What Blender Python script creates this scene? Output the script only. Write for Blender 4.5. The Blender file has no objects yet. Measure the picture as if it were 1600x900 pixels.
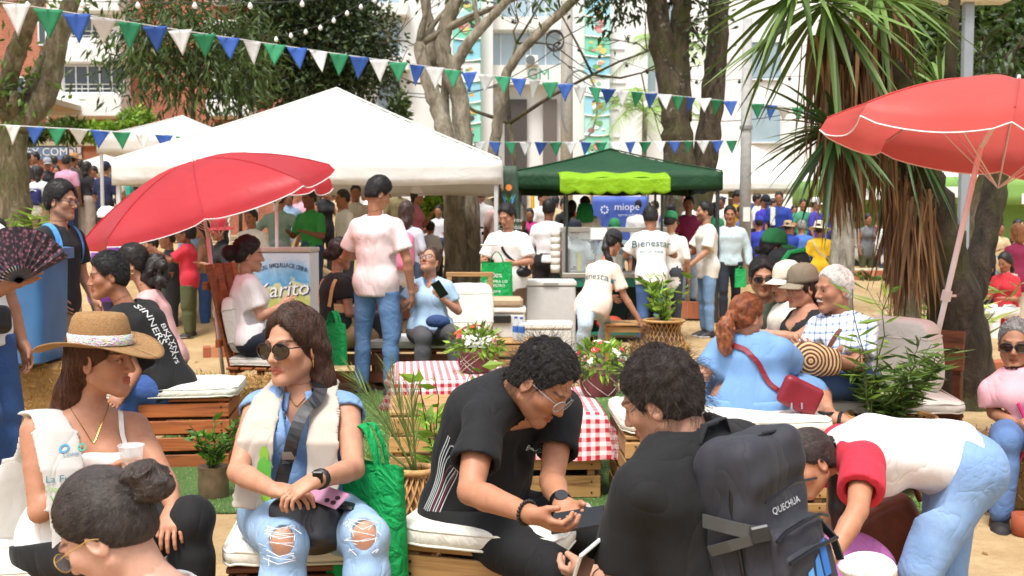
import bpy,math,random
import numpy as np
from mathutils import Vector,Matrix
random.seed(7)
RNG=np.random.default_rng(11)
SC=bpy.context.scene
COL=SC.collection
# ------ camera, sky, sun, exposure
FPX,CAMZ,PITCH=1700.0,1.42,math.radians(3.2)
cam_d=bpy.data.cameras.new('camera');cam=bpy.data.objects.new('camera',cam_d);COL.objects.link(cam)
cam.location=(0,0,CAMZ);cam.rotation_euler=(math.pi/2-PITCH,0,0)
cam_d.sensor_width=36.0;cam_d.lens=36.0*FPX/1600.0;cam_d.clip_start=0.05;cam_d.clip_end=2000
cam_d.dof.use_dof=True;cam_d.dof.focus_distance=3.7;cam_d.dof.aperture_fstop=7.0
SC.camera=cam
SUN_EL,SUN_AZ=66.0,200.0
W=bpy.data.worlds.new('World');SC.world=W;W.use_nodes=True
wn=W.node_tree.nodes;wl=W.node_tree.links;wn.clear()
sky=wn.new('ShaderNodeTexSky');sky.sky_type='NISHITA';sky.sun_disc=False
sky.sun_elevation=math.radians(SUN_EL);sky.sun_rotation=math.radians(SUN_AZ)
sky.air_density=1.0;sky.dust_density=4.0;sky.ozone_density=1.0
hs=wn.new('ShaderNodeHueSaturation');hs.inputs['Saturation'].default_value=0.35
bg=wn.new('ShaderNodeBackground');bg.inputs[1].default_value=0.15
wo=wn.new('ShaderNodeOutputWorld')
wl.new(sky.outputs[0],hs.inputs['Color']);wl.new(hs.outputs[0],bg.inputs[0]);wl.new(bg.outputs[0],wo.inputs[0])
sun_d=bpy.data.lights.new('sun','SUN');sun_d.energy=2.0;sun_d.angle=math.radians(15);sun_d.color=(1.0,0.97,0.93)
sun=bpy.data.objects.new('sun',sun_d);COL.objects.link(sun)
_e,_a=math.radians(SUN_EL),math.radians(SUN_AZ)
SUNV=Vector((math.sin(_a)*math.cos(_e),math.cos(_a)*math.cos(_e),math.sin(_e)))
sun.rotation_euler=SUNV.to_track_quat('Z','Y').to_euler();sun.location=SUNV*40
SC.view_settings.view_transform='Standard';SC.view_settings.look='None'
SC.view_settings.exposure=0.70;SC.view_settings.gamma=1.0;SC.view_settings.use_curve_mapping=False
SC.cycles.max_bounces=6;SC.cycles.diffuse_bounces=3;SC.cycles.glossy_bounces=3
SC.cycles.transmission_bounces=6;SC.cycles.transparent_max_bounces=12;SC.cycles.caustics_reflective=False;SC.cycles.caustics_refractive=False
try:
 SC.cycles.use_denoising=True
except Exception:pass
# ------ pixel <-> place
CC=np.array([0,0,CAMZ]);CF=np.array([0,math.cos(PITCH),-math.sin(PITCH)]);CU=np.array([0,math.sin(PITCH),math.cos(PITCH)]);CR=np.array([1.0,0,0])
def ray(px,py):return CF+(px-800)/FPX*CR+(450-py)/FPX*CU
def pix(px,py,D):return CC+D*ray(px,py)
def onz(px,py,z=0.0):
 r=ray(px,py);return CC+r*((z-CAMZ)/r[2])
def V3(*a):return np.array(a,float)
def nrm(v):
 v=np.asarray(v,float);return v/max(1e-9,np.linalg.norm(v))
def rotz(a):
 c,s=math.cos(a),math.sin(a);return np.array([[c,-s,0],[s,c,0],[0,0,1.0]])
def rotx(a):
 c,s=math.cos(a),math.sin(a);return np.array([[1.0,0,0],[0,c,-s],[0,s,c]])
def roty(a):
 c,s=math.cos(a),math.sin(a);return np.array([[c,0,s],[0,1.0,0],[-s,0,c]])
# ------ materials
MATS={}
def lin(c):
 if isinstance(c,str):
  c=[int(c[i:i+2],16)/255 for i in(0,2,4)]
  return tuple(x/12.92 if x<0.04045 else((x+0.055)/1.055)**2.4 for x in c)
 return tuple(c)
class NT:
 def __init__(s,name):
  s.m=bpy.data.materials.new(name);s.m.use_nodes=True;s.n=s.m.node_tree.nodes;s.l=s.m.node_tree.links
  s.b=s.n['Principled BSDF'];s.out=s.n['Material Output']
  s.tc=s.n.new('ShaderNodeTexCoord')
 def node(s,t,**kw):
  n=s.n.new(t)
  for k,v in kw.items():
   if k in n.inputs:n.inputs[k].default_value=v
   else:setattr(n,k,v)
  return n
 def link(s,a,b):s.l.new(a,b)
 def coord(s,scale=(1,1,1),which='Object',rot=(0,0,0)):
  mp=s.n.new('ShaderNodeMapping');mp.inputs['Scale'].default_value=scale;mp.inputs['Rotation'].default_value=rot
  s.link(s.tc.outputs[which],mp.inputs[0]);return mp.outputs[0]
 def noise(s,scale,detail=4,rough=0.55,vec=None,dist=0.0):
  n=s.node('ShaderNodeTexNoise',Scale=scale,Detail=detail,Roughness=rough,Distortion=dist)
  s.link(vec if vec is not None else s.tc.outputs['Object'],n.inputs['Vector']);return n.outputs['Fac']
 def ramp(s,fac,stops):
  r=s.n.new('ShaderNodeValToRGB');cr=r.color_ramp
  while len(cr.elements)<len(stops):cr.elements.new(0.5)
  for e,(p,c)in zip(cr.elements,stops):
   e.position=p;e.color=(*lin(c),1)if not isinstance(c,(int,float))else(c,c,c,1)
  s.link(fac,r.inputs[0]);return r.outputs[0]
 def mix(s,fac,a,b,mode='MIX'):
  m=s.n.new('ShaderNodeMix');m.data_type='RGBA';m.blend_type=mode
  for sock,v in((m.inputs[0],fac),(m.inputs[6],a),(m.inputs[7],b)):
   if hasattr(v,'is_output'):s.link(v,sock)
   elif sock==m.inputs[0]:sock.default_value=v
   else:sock.default_value=(*lin(v),1)
  return m.outputs[2]
 def math(s,op,a,b=None):
  m=s.n.new('ShaderNodeMath');m.operation=op
  for i,v in enumerate((a,b)):
   if v is None:continue
   if hasattr(v,'is_output'):s.link(v,m.inputs[i])
   else:m.inputs[i].default_value=v
  return m.outputs[0]
 def color(s,c):
  if hasattr(c,'is_output'):s.link(c,s.b.inputs['Base Color'])
  else:s.b.inputs['Base Color'].default_value=(*lin(c),1)
 def bump(s,h,strength=0.3,dist=0.01,prev=None):
  b=s.node('ShaderNodeBump',Strength=strength,Distance=dist);s.link(h,b.inputs['Height'])
  if prev is not None:s.link(prev,b.inputs['Normal'])
  s.link(b.outputs[0],s.b.inputs['Normal']);return b.outputs[0]
 def set(s,**kw):
  for k,v in kw.items():s.b.inputs[k.replace('_',' ')].default_value=v
def cached(f):
 def g(*a,**k):
  key=(f.__name__,str(a),str(sorted(k.items())))
  if key not in MATS:MATS[key]=f(*a,**k)
  return MATS[key]
 return g
@cached
def cloth(c,rough=0.85,wr=0.35,weave=900,sheen=0.02,var=0.04,wscale=7.0):
 t=NT('cloth');c=lin(c)
 n1=t.noise(wscale*0.8,3)
 a=tuple(x*(1-var)for x in c);b=tuple(min(1,x*(1+var))for x in c)
 t.color(t.ramp(n1,[(0.3,a),(0.7,b)]))
 w=t.noise(wscale,3,0.5,t.coord((1.0,1.0,0.55)),1.2)
 rd=t.math('POWER',t.math('ABSOLUTE',t.math('SUBTRACT',t.noise(wscale*.75,2,0.4,t.coord((1.0,1.0,0.4),'Object',(.3,.5,0)),1.4),0.5)),0.6)
 p=t.bump(rd,wr*1.3,0.035,t.bump(w,wr*.4,0.05))
 t.bump(t.noise(weave,1),0.18,0.002,p)
 t.set(Roughness=rough,Sheen_Weight=sheen);return t.m
@cached
def denim(c='3f5f8c',fade='86a3c4',k=0.5):
 t=NT('denim')
 n=t.noise(4.5,4,0.6);f=t.noise(240,2,0.6,t.coord((1,1,0.25)))
 base=t.ramp(n,[(0.32,c),(0.72,fade)])
 t.color(t.mix(t.math('MULTIPLY',f,0.45),base,fade))
 rd=t.math('POWER',t.math('ABSOLUTE',t.math('SUBTRACT',t.noise(7,2,0.4,None,1.6),0.5)),0.55);p=t.bump(rd,0.3,0.025,t.bump(t.noise(9,3,0.5,None,1.5),0.12,0.04));t.bump(f,0.2,0.002,p)
 t.set(Roughness=0.9);return t.m
@cached
def skin(c='c68d6b'):
 t=NT('skin');v=t.node('ShaderNodeVertexColor',layer_name='Col')
 n=t.noise(26,6,0.7);c=lin(c);g=sum(c)/3;c=tuple(x*.84+g*.16 for x in c)
 base=t.ramp(n,[(0.3,tuple(x*y for x,y in zip(c,(0.92,0.80,0.76)))),(0.7,tuple(min(1,x*1.10)for x in c))]);base=t.mix(t.ramp(t.noise(330,2),[(0.66,0),(0.76,0.35)]),base,tuple(x*.6 for x in c))
 t.color(t.mix(1.0,base,v.outputs[0],'MULTIPLY'))
 t.bump(t.noise(260,3,0.6),0.12,0.002)
 t.set(Roughness=0.52,Subsurface_Weight=0.12,Subsurface_Scale=0.012);t.b.inputs['Subsurface Radius'].default_value=(1,0.35,0.2);t.b.inputs['Specular IOR Level'].default_value=0.4
 return t.m
@cached
def hairm(c='120c09',c2=None,rough=0.55):
 t=NT('hair');c=lin(c);c2=lin(c2)if c2 else tuple(min(1,x*2.2+0.006)for x in c)
 n=t.noise(60,3,0.6,t.coord((1,1,0.15)))
 hi=t.node('ShaderNodeHairInfo');f=t.math('MULTIPLY',t.math('POWER',hi.outputs['Random'],2.0),hi.outputs['Is Strand'])
 t.color(t.mix(f,t.ramp(n,[(0.3,c),(0.75,c2)]),tuple(min(1,x*1.35+.006)for x in c2)));t.bump(n,0.5,0.004)
 t.set(Roughness=rough);return t.m
@cached
def plain(c,rough=0.5,metal=0.0,spec=0.5,var=0.06,scale=12,bump=0.05,coat=0.0):
 t=NT('surface');c=lin(c);n=t.noise(scale,4)
 t.color(t.ramp(n,[(0.3,tuple(x*(1-var)for x in c)),(0.7,tuple(min(1,x*(1+var))for x in c))]))
 if bump:t.bump(n,bump,0.01)
 t.set(Roughness=rough,Metallic=metal,Coat_Weight=coat);t.b.inputs['Specular IOR Level'].default_value=spec;return t.m
@cached
def printed(c,rough=0.6):
 t=NT('print');t.color(c);t.set(Roughness=rough);return t.m
@cached
def glass(c='ffffff',rough=0.05,alpha=0.25):
 t=NT('glass');t.color(c);t.set(Roughness=rough,Alpha=alpha);t.b.inputs['Specular IOR Level'].default_value=0.8;return t.m
@cached
def wood(c='a8743f',d='6b4422',scale=1.0,axis=0,rough=0.65):
 t=NT('wood');sc=[14*scale,14*scale,14*scale];sc[axis]=0.9*scale
 oi=t.node('ShaderNodeObjectInfo');add=t.n.new('ShaderNodeVectorMath');add.operation='ADD'
 t.link(t.coord(tuple(sc)),add.inputs[0]);t.link(t.math('MULTIPLY',oi.outputs['Random'],37.0),add.inputs[1])
 n=t.noise(2.2,6,0.65,add.outputs[0],1.0)
 base=t.ramp(n,[(0.28,d),(0.5,c),(0.78,tuple(min(1,x*1.25)for x in lin(c)))])
 hv=t.node('ShaderNodeHueSaturation');t.link(base,hv.inputs['Color']);t.link(t.math('ADD',t.math('MULTIPLY',oi.outputs['Random'],0.45),0.76),hv.inputs['Value'])
 t.color(hv.outputs[0]);t.bump(n,0.25,0.004);t.set(Roughness=rough);return t.m
@cached
def bark(c='6b5f4c',d='2c2519',moss=0.35,scale=1.0,light='a39c88',lich=0.6):
 t=NT('bark');n=t.noise(9*scale,6,0.7,t.coord((1,1,0.35)),0.6);m=t.noise(1.7,4,0.6);l=t.noise(6,5,0.7)
 base=t.ramp(n,[(0.3,d),(0.5,c),(0.75,light)])
 base=t.mix(t.ramp(l,[(lich,0),(lich+.08,0.6)]),base,'a9a694')
 base=t.mix(t.ramp(m,[(0.62-moss*0.4,0),(0.80-moss*0.4,0.75)]),base,'4a4d1e')
 t.color(base);p=t.bump(n,0.9,0.06);t.bump(t.noise(55,4,0.7),0.5,0.012,p);t.set(Roughness=0.95);return t.m
@cached
def leafm(c='47601f',d='27380f',tr=0.25,rough=0.5,hue=0.0):
 t=NT('leaf');v=t.node('ShaderNodeVertexColor',layer_name='Col')
 base=t.ramp(t.math('MULTIPLY',v.outputs[0],1.0),[(0.0,d),(0.6,c),(1.0,tuple(min(1,x*1.7+0.01)for x in lin(c)))])
 t.color(base);t.set(Roughness=rough)
 if tr:
  tl=t.node('ShaderNodeBsdfTranslucent');t.link(base,tl.inputs[0]);ms=t.node('ShaderNodeMixShader',Fac=tr)
  t.link(t.b.outputs[0],ms.inputs[1]);t.link(tl.outputs[0],ms.inputs[2]);t.link(ms.outputs[0],t.out.inputs[0])
 return t.m
@cached
def fabric_t(c,tr=0.35,rough=0.7,wr=0.25,ws=3.0,gloss=0.3):
 """thin sheet fabric that lets light through (umbrellas, tents, flags)"""
 t=NT('sheet_fabric');c=lin(c);n=t.noise(ws,3,0.5,None,0.8)
 base=t.ramp(n,[(0.3,tuple(x*0.93 for x in c)),(0.7,tuple(min(1,x*1.05)for x in c))])
 t.color(base);t.set(Roughness=rough);t.b.inputs['Specular IOR Level'].default_value=gloss
 t.bump(t.noise(ws*2.2,3,0.5,None,1.5),wr,0.06)
 tl=t.node('ShaderNodeBsdfTranslucent');t.link(base,tl.inputs[0]);ms=t.node('ShaderNodeMixShader',Fac=tr)
 t.link(t.b.outputs[0],ms.inputs[1]);t.link(tl.outputs[0],ms.inputs[2]);t.link(ms.outputs[0],t.out.inputs[0]);return t.m
# ------ objects
def tag(o,label=None,cat=None,group=None,kind=None):
 if label:o['label']=label
 if cat:o['category']=cat
 if group:o['group']=group
 if kind:o['kind']=kind
 return o
def empty(name,loc,label=None,cat=None,group=None,rz=0.0):
 o=bpy.data.objects.new(name,None);COL.objects.link(o);o.location=tuple(loc);o.rotation_euler=(0,0,rz)
 o.empty_display_size=0.1
 return tag(o,label,cat,group)
def mesh_obj(name,V,F,mats,parent=None,smooth=True,fm=None,col=None,uv=None):
 """V (n,3) in the parent's frame; F list/array of faces"""
 me=bpy.data.meshes.new(name)
 V=np.asarray(V,np.float32)
 if isinstance(F,tuple):
  Q,T=F;nq,nt=len(Q),len(T)
  me.vertices.add(len(V));me.vertices.foreach_set('co',V.ravel())
  me.loops.add(nq*4+nt*3);me.loops.foreach_set('vertex_index',np.concatenate([Q.ravel(),T.ravel()]).astype(np.int32))
  me.polygons.add(nq+nt);me.polygons.foreach_set('loop_start',np.concatenate([np.arange(nq)*4,nq*4+np.arange(nt)*3]).astype(np.int32))
  me.update(calc_edges=True)
 elif isinstance(F,np.ndarray):
  nf,k=F.shape
  me.vertices.add(len(V));me.vertices.foreach_set('co',V.ravel())
  me.loops.add(nf*k);me.loops.foreach_set('vertex_index',F.astype(np.int32).ravel())
  me.polygons.add(nf);me.polygons.foreach_set('loop_start',np.arange(0,nf*k,k,dtype=np.int32))
  me.update(calc_edges=True)
 else:
  me.from_pydata([tuple(map(float,v))for v in V],[],[tuple(int(i)for i in f)for f in F]);me.update()
 if not isinstance(mats,(list,tuple)):mats=[mats]
 for m in mats:me.materials.append(m)
 if fm is not None:me.polygons.foreach_set('material_index',np.asarray(fm,np.int32))
 me.polygons.foreach_set('use_smooth',np.full(len(me.polygons),smooth,bool))
 if col is not None:
  c=np.ones((len(V),4),np.float32);col=np.asarray(col,np.float32)
  if col.ndim==1:c[:,:3]=col[:,None]
  else:c[:,:3]=col
  a=me.color_attributes.new('Col','FLOAT_COLOR','POINT');a.data.foreach_set('color',c.ravel())
 if uv is not None:
  u=me.uv_layers.new(name='UVMap');li=np.empty(len(me.loops),np.int32);me.loops.foreach_get('vertex_index',li)
  u.data.foreach_set('uv',np.asarray(uv,np.float32)[li].ravel())
 o=bpy.data.objects.new(name,me);COL.objects.link(o)
 if parent is not None:o.parent=parent
 return o
class MB:
 """collects shapes into one mesh"""
 def __init__(s):s.V=[];s.F=[]
 def add(s,V,F):
  n=len(s.V);s.V+=[tuple(v)for v in V];s.F+=[tuple(i+n for i in f)for f in F];return s
 def box(s,lo,hi,R=None,c=(0,0,0),b=0.0):
  (x0,y0,z0),(x1,y1,z1)=lo,hi
  if b<=0:
   V=[(x0,y0,z0),(x1,y0,z0),(x1,y1,z0),(x0,y1,z0),(x0,y0,z1),(x1,y0,z1),(x1,y1,z1),(x0,y1,z1)]
   F=[(3,2,1,0),(4,5,6,7),(0,1,5,4),(1,2,6,5),(2,3,7,6),(3,0,4,7)]
  else:
   V=[];F=[]
   for z,i in((z0,b),(z0+b,0),(z1-b,0),(z1,b)):
    V+=[(x0+i+b*(i==0)*1,y0+i,z),(x1-i-b*(i==0),y0+i,z),(x1-i,y0+i+b*(i==0),z),(x1-i,y1-i-b*(i==0),z),(x1-i-b*(i==0),y1-i,z),(x0+i+b*(i==0),y1-i,z),(x0+i,y1-i-b*(i==0),z),(x0+i,y0+i+b*(i==0),z)]
   for k in range(3):
    for j in range(8):F.append((k*8+j,k*8+(j+1)%8,(k+1)*8+(j+1)%8,(k+1)*8+j))
   F+=[tuple(range(7,-1,-1)),tuple(range(24,32))]
  V=np.array(V,float)
  if R is not None:V=V@np.asarray(R).T
  return s.add(V+np.array(c),F)
 def tube(s,P,r,n=8,caps=True,up=None):
  P=[np.asarray(p,float)for p in P];m=len(P)
  r=[r]*m if np.isscalar(r)else list(r)
  V=[];F=[];ref=np.array([0.31,0.17,0.93])if up is None else np.asarray(up,float);a=None
  for i in range(m):
   t=nrm(P[min(i+1,m-1)]-P[max(i-1,0)])
   if a is None:
    if abs(t@nrm(ref))>0.95:ref=np.array([0.9,0.2,0.1])
    a=nrm(np.cross(ref,t))
   else:a=nrm(a-t*(a@t))
   b=np.cross(t,a)
   for j in range(n):
    th=2*math.pi*j/n;V.append(P[i]+r[i]*(math.cos(th)*a+math.sin(th)*b))
  for i in range(m-1):
   for j in range(n):F.append((i*n+j,i*n+(j+1)%n,(i+1)*n+(j+1)%n,(i+1)*n+j))
  if caps:F+=[tuple(range(n-1,-1,-1)),tuple(range((m-1)*n,m*n))]
  return s.add(V,F)
 def lathe(s,prof,n=24,c=(0,0,0),R=None,caps=True,sx=1,sy=1):
  V=[];F=[]
  for(r,z)in prof:
   for j in range(n):
    th=2*math.pi*j/n;V.append((r*math.cos(th)*sx,r*math.sin(th)*sy,z))
  for i in range(len(prof)-1):
   for j in range(n):F.append((i*n+j,i*n+(j+1)%n,(i+1)*n+(j+1)%n,(i+1)*n+j))
  if caps:F+=[tuple(range(n-1,-1,-1)),tuple(range((len(prof)-1)*n,len(prof)*n))]
  V=np.array(V,float)
  if R is not None:V=V@np.asarray(R).T
  return s.add(V+np.array(c),F)
 def build(s,name,mat,parent=None,smooth=False,origin=(0,0,0)):
  return mesh_obj(name,np.array(s.V,float)-np.array(origin,float),s.F,mat,parent,smooth)
def auto_smooth(o,deg=40):
 me=o.data
 try:me.shade_smooth()
 except Exception:pass
 try:me.set_sharp_from_angle(angle=math.radians(deg))
 except Exception:pass
 return o
def grid_sheet(fn,nu,nv):
 """fn(u,v)->(x,y,z), returns V,F arrays"""
 u,v=np.meshgrid(np.linspace(0,1,nu+1),np.linspace(0,1,nv+1),indexing='ij')
 P=np.stack(fn(u.ravel(),v.ravel()),1)
 i,j=np.meshgrid(np.arange(nu),np.arange(nv),indexing='ij');a=(i*(nv+1)+j).ravel()
 return P,np.stack([a,a+nv+1,a+nv+2,a+1],1)
def thick(V,F,t,up=None):
 """give a sheet real thickness by offsetting along vertex normals (open rims closed)"""
 V=np.asarray(V,float);F=np.asarray(F)
 n=np.zeros_like(V);fn=np.cross(V[F[:,1]]-V[F[:,0]],V[F[:,-1]]-V[F[:,0]])
 for k in range(F.shape[1]):np.add.at(n,F[:,k],fn)
 n/=np.maximum(1e-12,np.linalg.norm(n,axis=1))[:,None]
 N=len(V);V2=np.vstack([V,V-n*t]);e={}
 for f in F.tolist():
  for a,b in zip(f,f[1:]+f[:1]):e[(a,b)]=1
 rim=[(b,a,a+N,b+N)for(a,b)in e if(b,a)not in e]
 return V2,[tuple(f)for f in F.tolist()]+[tuple(i+N for i in f[::-1])for f in F.tolist()]+rim
def text_mesh(body,size=1.0,extrude=0.0,align='CENTER',shear=0.0,res=2):
 cu=bpy.data.curves.new('txt','FONT');cu.body=body;cu.size=size;cu.align_x=align;cu.align_y='CENTER';cu.shear=shear
 cu.extrude=extrude;cu.resolution_u=res
 o=bpy.data.objects.new('txt',cu);me=o.to_mesh()
 V=np.array([v.co[:]for v in me.vertices]).reshape(-1,3);F=[tuple(p.vertices)for p in me.polygons]
 o.to_mesh_clear();bpy.data.objects.remove(o);bpy.data.curves.remove(cu)
 return V,F
def lettering(name,body,O,X,Y,size,mat,parent,off=0.003,bold=0.0,**kw):
 """flat lettering in the plane through O (parent frame) spanned by X (reading direction) and Y (up)"""
 V,F=text_mesh(body,size,**kw)
 if len(V)==0:return None
 X=nrm(X);Y=nrm(Y);N=np.cross(X,Y)
 P=np.asarray(O,float)+V[:,:1]*X+V[:,1:2]*Y+N*off
 return mesh_obj(name,P,F,mat,parent,smooth=False)
# ------ implicit surfaces -> meshes
f32=np.float32
def cap(a,b,ra,rb=None):
 a=np.asarray(a,f32);b=np.asarray(b,f32);rb=ra if rb is None else rb;ba=b-a;bb=max(1e-9,float(ba@ba))
 def fn(p):
  pa=p-a;t=np.clip(pa@ba/f32(bb),0,1);q=pa-t[:,None]*ba
  return np.sqrt(np.einsum('ij,ij->i',q,q))-(f32(ra)+f32(rb-ra)*t)
 fn.lo=np.minimum(a-ra,b-rb);fn.hi=np.maximum(a+ra,b+rb);return fn
def oval(a,b,A,B,l,f):
 a=np.asarray(a,f32);b=np.asarray(b,f32);ba=b-a;bb=max(1e-9,float(ba@ba));l=np.asarray(l,f32);f=np.asarray(f,f32)
 def fn(p):
  pa=p-a;t=np.clip(pa@ba/f32(bb),0,1);q=pa-t[:,None]*ba;ql=q@l;qf=q@f
  w=f32(A[0])+f32(B[0]-A[0])*t;d=f32(A[1])+f32(B[1]-A[1])*t;m=np.minimum(w,d)
  qu2=np.maximum(0,np.einsum('ij,ij->i',q,q)-ql*ql-qf*qf)
  return(np.sqrt((ql/w)**2+(qf/d)**2+qu2/(m*m))-1)*m
 r=max(*A,*B);fn.lo=np.minimum(a,b)-r;fn.hi=np.maximum(a,b)+r;return fn
def ell(c,r,R=None):
 c=np.asarray(c,f32);r=np.asarray(r,f32);R=None if R is None else np.asarray(R,f32)
 def fn(p):
  q=p-c
  if R is not None:q=q@R
  q=q/r;k0=np.sqrt(np.einsum('ij,ij->i',q,q));k1=np.sqrt(np.einsum('ij,ij->i',q/r,q/r))
  return k0*(k0-1)/np.maximum(k1,1e-6)
 m=float(r.max());fn.lo=c-m;fn.hi=c+m;return fn
def plane(o,n):
 o=np.asarray(o,f32);n=np.asarray(nrm(n),f32)
 return lambda p:(p-o)@n
def smin(a,b,k):
 if k<=0:return np.minimum(a,b)
 h=np.maximum(k-np.abs(a-b),0)/f32(k);return np.minimum(a,b)-h*h*f32(k*0.25)
def smax(a,b,k):return-smin(-a,-b,k)
class Sdf:
 def __init__(s):s.L=[];s.off=0.0;s.nz=None
 def u(s,fn,k=0.02):s.L.append((fn,k,'u'));return s
 def sub(s,fn,k=0.004):s.L.append((fn,k,'s'));return s
 def cut(s,fn,k=0.0):s.L.append((fn,k,'c'));return s
 def copy(s):c=Sdf();c.L=list(s.L);c.off=s.off;c.nz=s.nz;return c
 def bounds(s):
  U=[f for f,k,o in s.L if o=='u' and hasattr(f,'lo')]
  return np.min([f.lo for f in U],0)-s.off,np.max([f.hi for f in U],0)+s.off
 def fine(s,p,M):
  d=np.full(len(p),M,f32);done=False
  for fn,k,o in s.L:
   if o!='u' and not done:d=s.post(d,p);done=True
   if hasattr(fn,'lo'):
    e=M+k+s.off if o=='u' else k+.01;m=np.flatnonzero(((p>fn.lo-e)&(p<fn.hi+e)).all(1))
    if len(m)==0:continue
    v=fn(p[m]);d[m]=smin(d[m],v,k)if o=='u' else smax(d[m],-v if o=='s' else v,k)
   else:v=fn(p);d=smin(d,v,k)if o=='u' else smax(d,-v if o=='s' else v,k)
  return d if done else s.post(d,p)
 def post(s,d,p):
  if s.off:d=d-f32(s.off)
  if s.nz is not None:
   m=np.flatnonzero(np.abs(d)<.04);d=d.copy();d[m]+=s.nz(p[m])
  return d
 def __call__(s,p):
  d=None;done=False
  for fn,k,o in s.L:
   if o!='u' and not done:
    if s.off:d=d-f32(s.off)
    if s.nz is not None:d=d+s.nz(p)
    done=True
   v=fn(p)
   if d is None:d=v
   elif o=='u':d=smin(d,v,k)
   elif o=='s':d=smax(d,-v,k)
   else:d=smax(d,v,k)
  if not done:
   if s.off:d=d-f32(s.off)
   if s.nz is not None:d=d+s.nz(p)
  return d
def folds(amp,freq=16.0,seed=0,n=5,foci=None,rad=0.16,zs=1.0):
 r=np.random.default_rng(seed);K=r.normal(size=(n,3));K/=np.linalg.norm(K,axis=1)[:,None];K*=r.uniform(0.6,1.7,(n,1))*freq;K[:,2]*=zs
 ph=r.uniform(0,6.28,n);K=K.astype(f32)
 Q=r.normal(size=(n,3)).astype(f32)*freq*0.5;qh=r.uniform(0,6.28,n)
 foci=None if foci is None else np.asarray(foci,f32)
 def fn(p):
  d=np.zeros(len(p),f32)
  for i in range(n):d+=np.sin(p@K[i]+ph[i]+1.3*np.sin(p@Q[i]+qh[i])).astype(f32)
  d=d/f32(n)*f32(amp)*2
  if foci is not None:
   w=np.full(len(p),0.45,f32)
   for c in foci:w=np.maximum(w,1.5*np.exp(-((p-c)**2).sum(1)/f32(rad*rad)))
   d=d*w
  return d
 return fn
def surf(fn,lo,hi,h,lip=0.55):
 """sparse surface nets: quads of the zero set of fn inside the box"""
 lo=np.asarray(lo,float)-2*h;hi=np.asarray(hi,float)+2*h;B=6
 nb=np.maximum(1,np.ceil((hi-lo)/(h*B)).astype(int));n=nb*B+1
 cx=[lo[i]+(np.arange(nb[i])+0.5)*B*h for i in range(3)]
 C=np.stack(np.meshgrid(*cx,indexing='ij'),-1).reshape(-1,3).astype(f32)
 d=fn(C);keep=np.abs(d)*lip<B*h*0.87+0.006
 kb=np.argwhere(keep.reshape(nb))
 if len(kb)==0:return np.zeros((0,3)),np.zeros((0,4),int)
 G=np.repeat(np.repeat(np.repeat(d.reshape(nb),B,0),B,1),B,2)
 G=np.pad(G,((0,1),(0,1),(0,1)),mode='edge').astype(f32)
 off=np.stack(np.meshgrid(*[np.arange(B)]*3,indexing='ij'),-1).reshape(-1,3)
 I=(kb[:,None,:]*B+off[None]).reshape(-1,3)
 P=(lo+I*h).astype(f32);vals=np.empty(len(P),f32)
 for s in range(0,len(P),100000):vals[s:s+100000]=fn.fine(P[s:s+100000],max(.06,4*h))if isinstance(fn,Sdf)else fn(P[s:s+100000])
 G[I[:,0],I[:,1],I[:,2]]=vals
 G[-1]=np.maximum(G[-1],1e-3);G[:,-1]=np.maximum(G[:,-1],1e-3);G[:,:,-1]=np.maximum(G[:,:,-1],1e-3)
 S=G<0;c=S[:-1,:-1,:-1]
 mixd=np.zeros(c.shape,bool)
 for dx in(0,1):
  for dy in(0,1):
   for dz in(0,1):mixd|=S[dx:dx+c.shape[0],dy:dy+c.shape[1],dz:dz+c.shape[2]]!=c
 A=np.argwhere(mixd)
 if len(A)==0:return np.zeros((0,3)),np.zeros((0,4),int)
 idx=np.full(c.shape,-1,np.int32);idx[A[:,0],A[:,1],A[:,2]]=np.arange(len(A))
 cor=np.array([(x,y,z)for x in(0,1)for y in(0,1)for z in(0,1)])
 gv=np.stack([G[A[:,0]+k[0],A[:,1]+k[1],A[:,2]+k[2]]for k in cor],1)
 acc=np.zeros((len(A),3));cnt=np.zeros(len(A))
 for i in range(8):
  for j in range(i+1,8):
   if np.abs(cor[i]-cor[j]).sum()!=1:continue
   m=(gv[:,i]<0)!=(gv[:,j]<0);a=gv[m,i];b=gv[m,j];t=(a/(a-b))[:,None]
   acc[m]+=cor[i]+t*(cor[j]-cor[i]);cnt[m]+=1
 V=lo+(A+acc/cnt[:,None])*h
 Q=[]
 for ax in range(3):
  sl0=[slice(None)]*3;sl1=[slice(None)]*3;sl0[ax]=slice(0,-1);sl1[ax]=slice(1,None)
  E=np.argwhere(S[tuple(sl0)]!=S[tuple(sl1)]);o1,o2=[(1,2),(2,0),(0,1)][ax]
  E=E[(E[:,o1]>0)&(E[:,o2]>0)&(E[:,o1]<c.shape[o1])&(E[:,o2]<c.shape[o2])&(E[:,ax]<c.shape[ax])]
  def at(a,b):
   K=E.copy();K[:,o1]-=a;K[:,o2]-=b;return idx[K[:,0],K[:,1],K[:,2]]
  q=np.stack([at(1,1),at(0,1),at(0,0),at(1,0)],1)
  fl=S[E[:,0],E[:,1],E[:,2]];q[~fl]=q[~fl][:,::-1];Q.append(q)
 Q=np.vstack(Q);Q=Q[(Q>=0).all(1)]
 return V,Q
def drop(V,F,bad):
 F=F[~bad];u=np.unique(F);m=np.full(len(V),-1);m[u]=np.arange(len(u));return V[u],m[F]
def relax(V,F,it=1,w=0.5):
 for _ in range(it):
  acc=np.zeros_like(V);cnt=np.zeros(len(V))
  for k in range(4):
   a=F[:,k];b=F[:,(k+1)%4];np.add.at(acc,a,V[b]);np.add.at(acc,b,V[a]);np.add.at(cnt,a,1);np.add.at(cnt,b,1)
  V=V*(1-w)+w*acc/np.maximum(cnt,1)[:,None]
 return V
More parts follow.
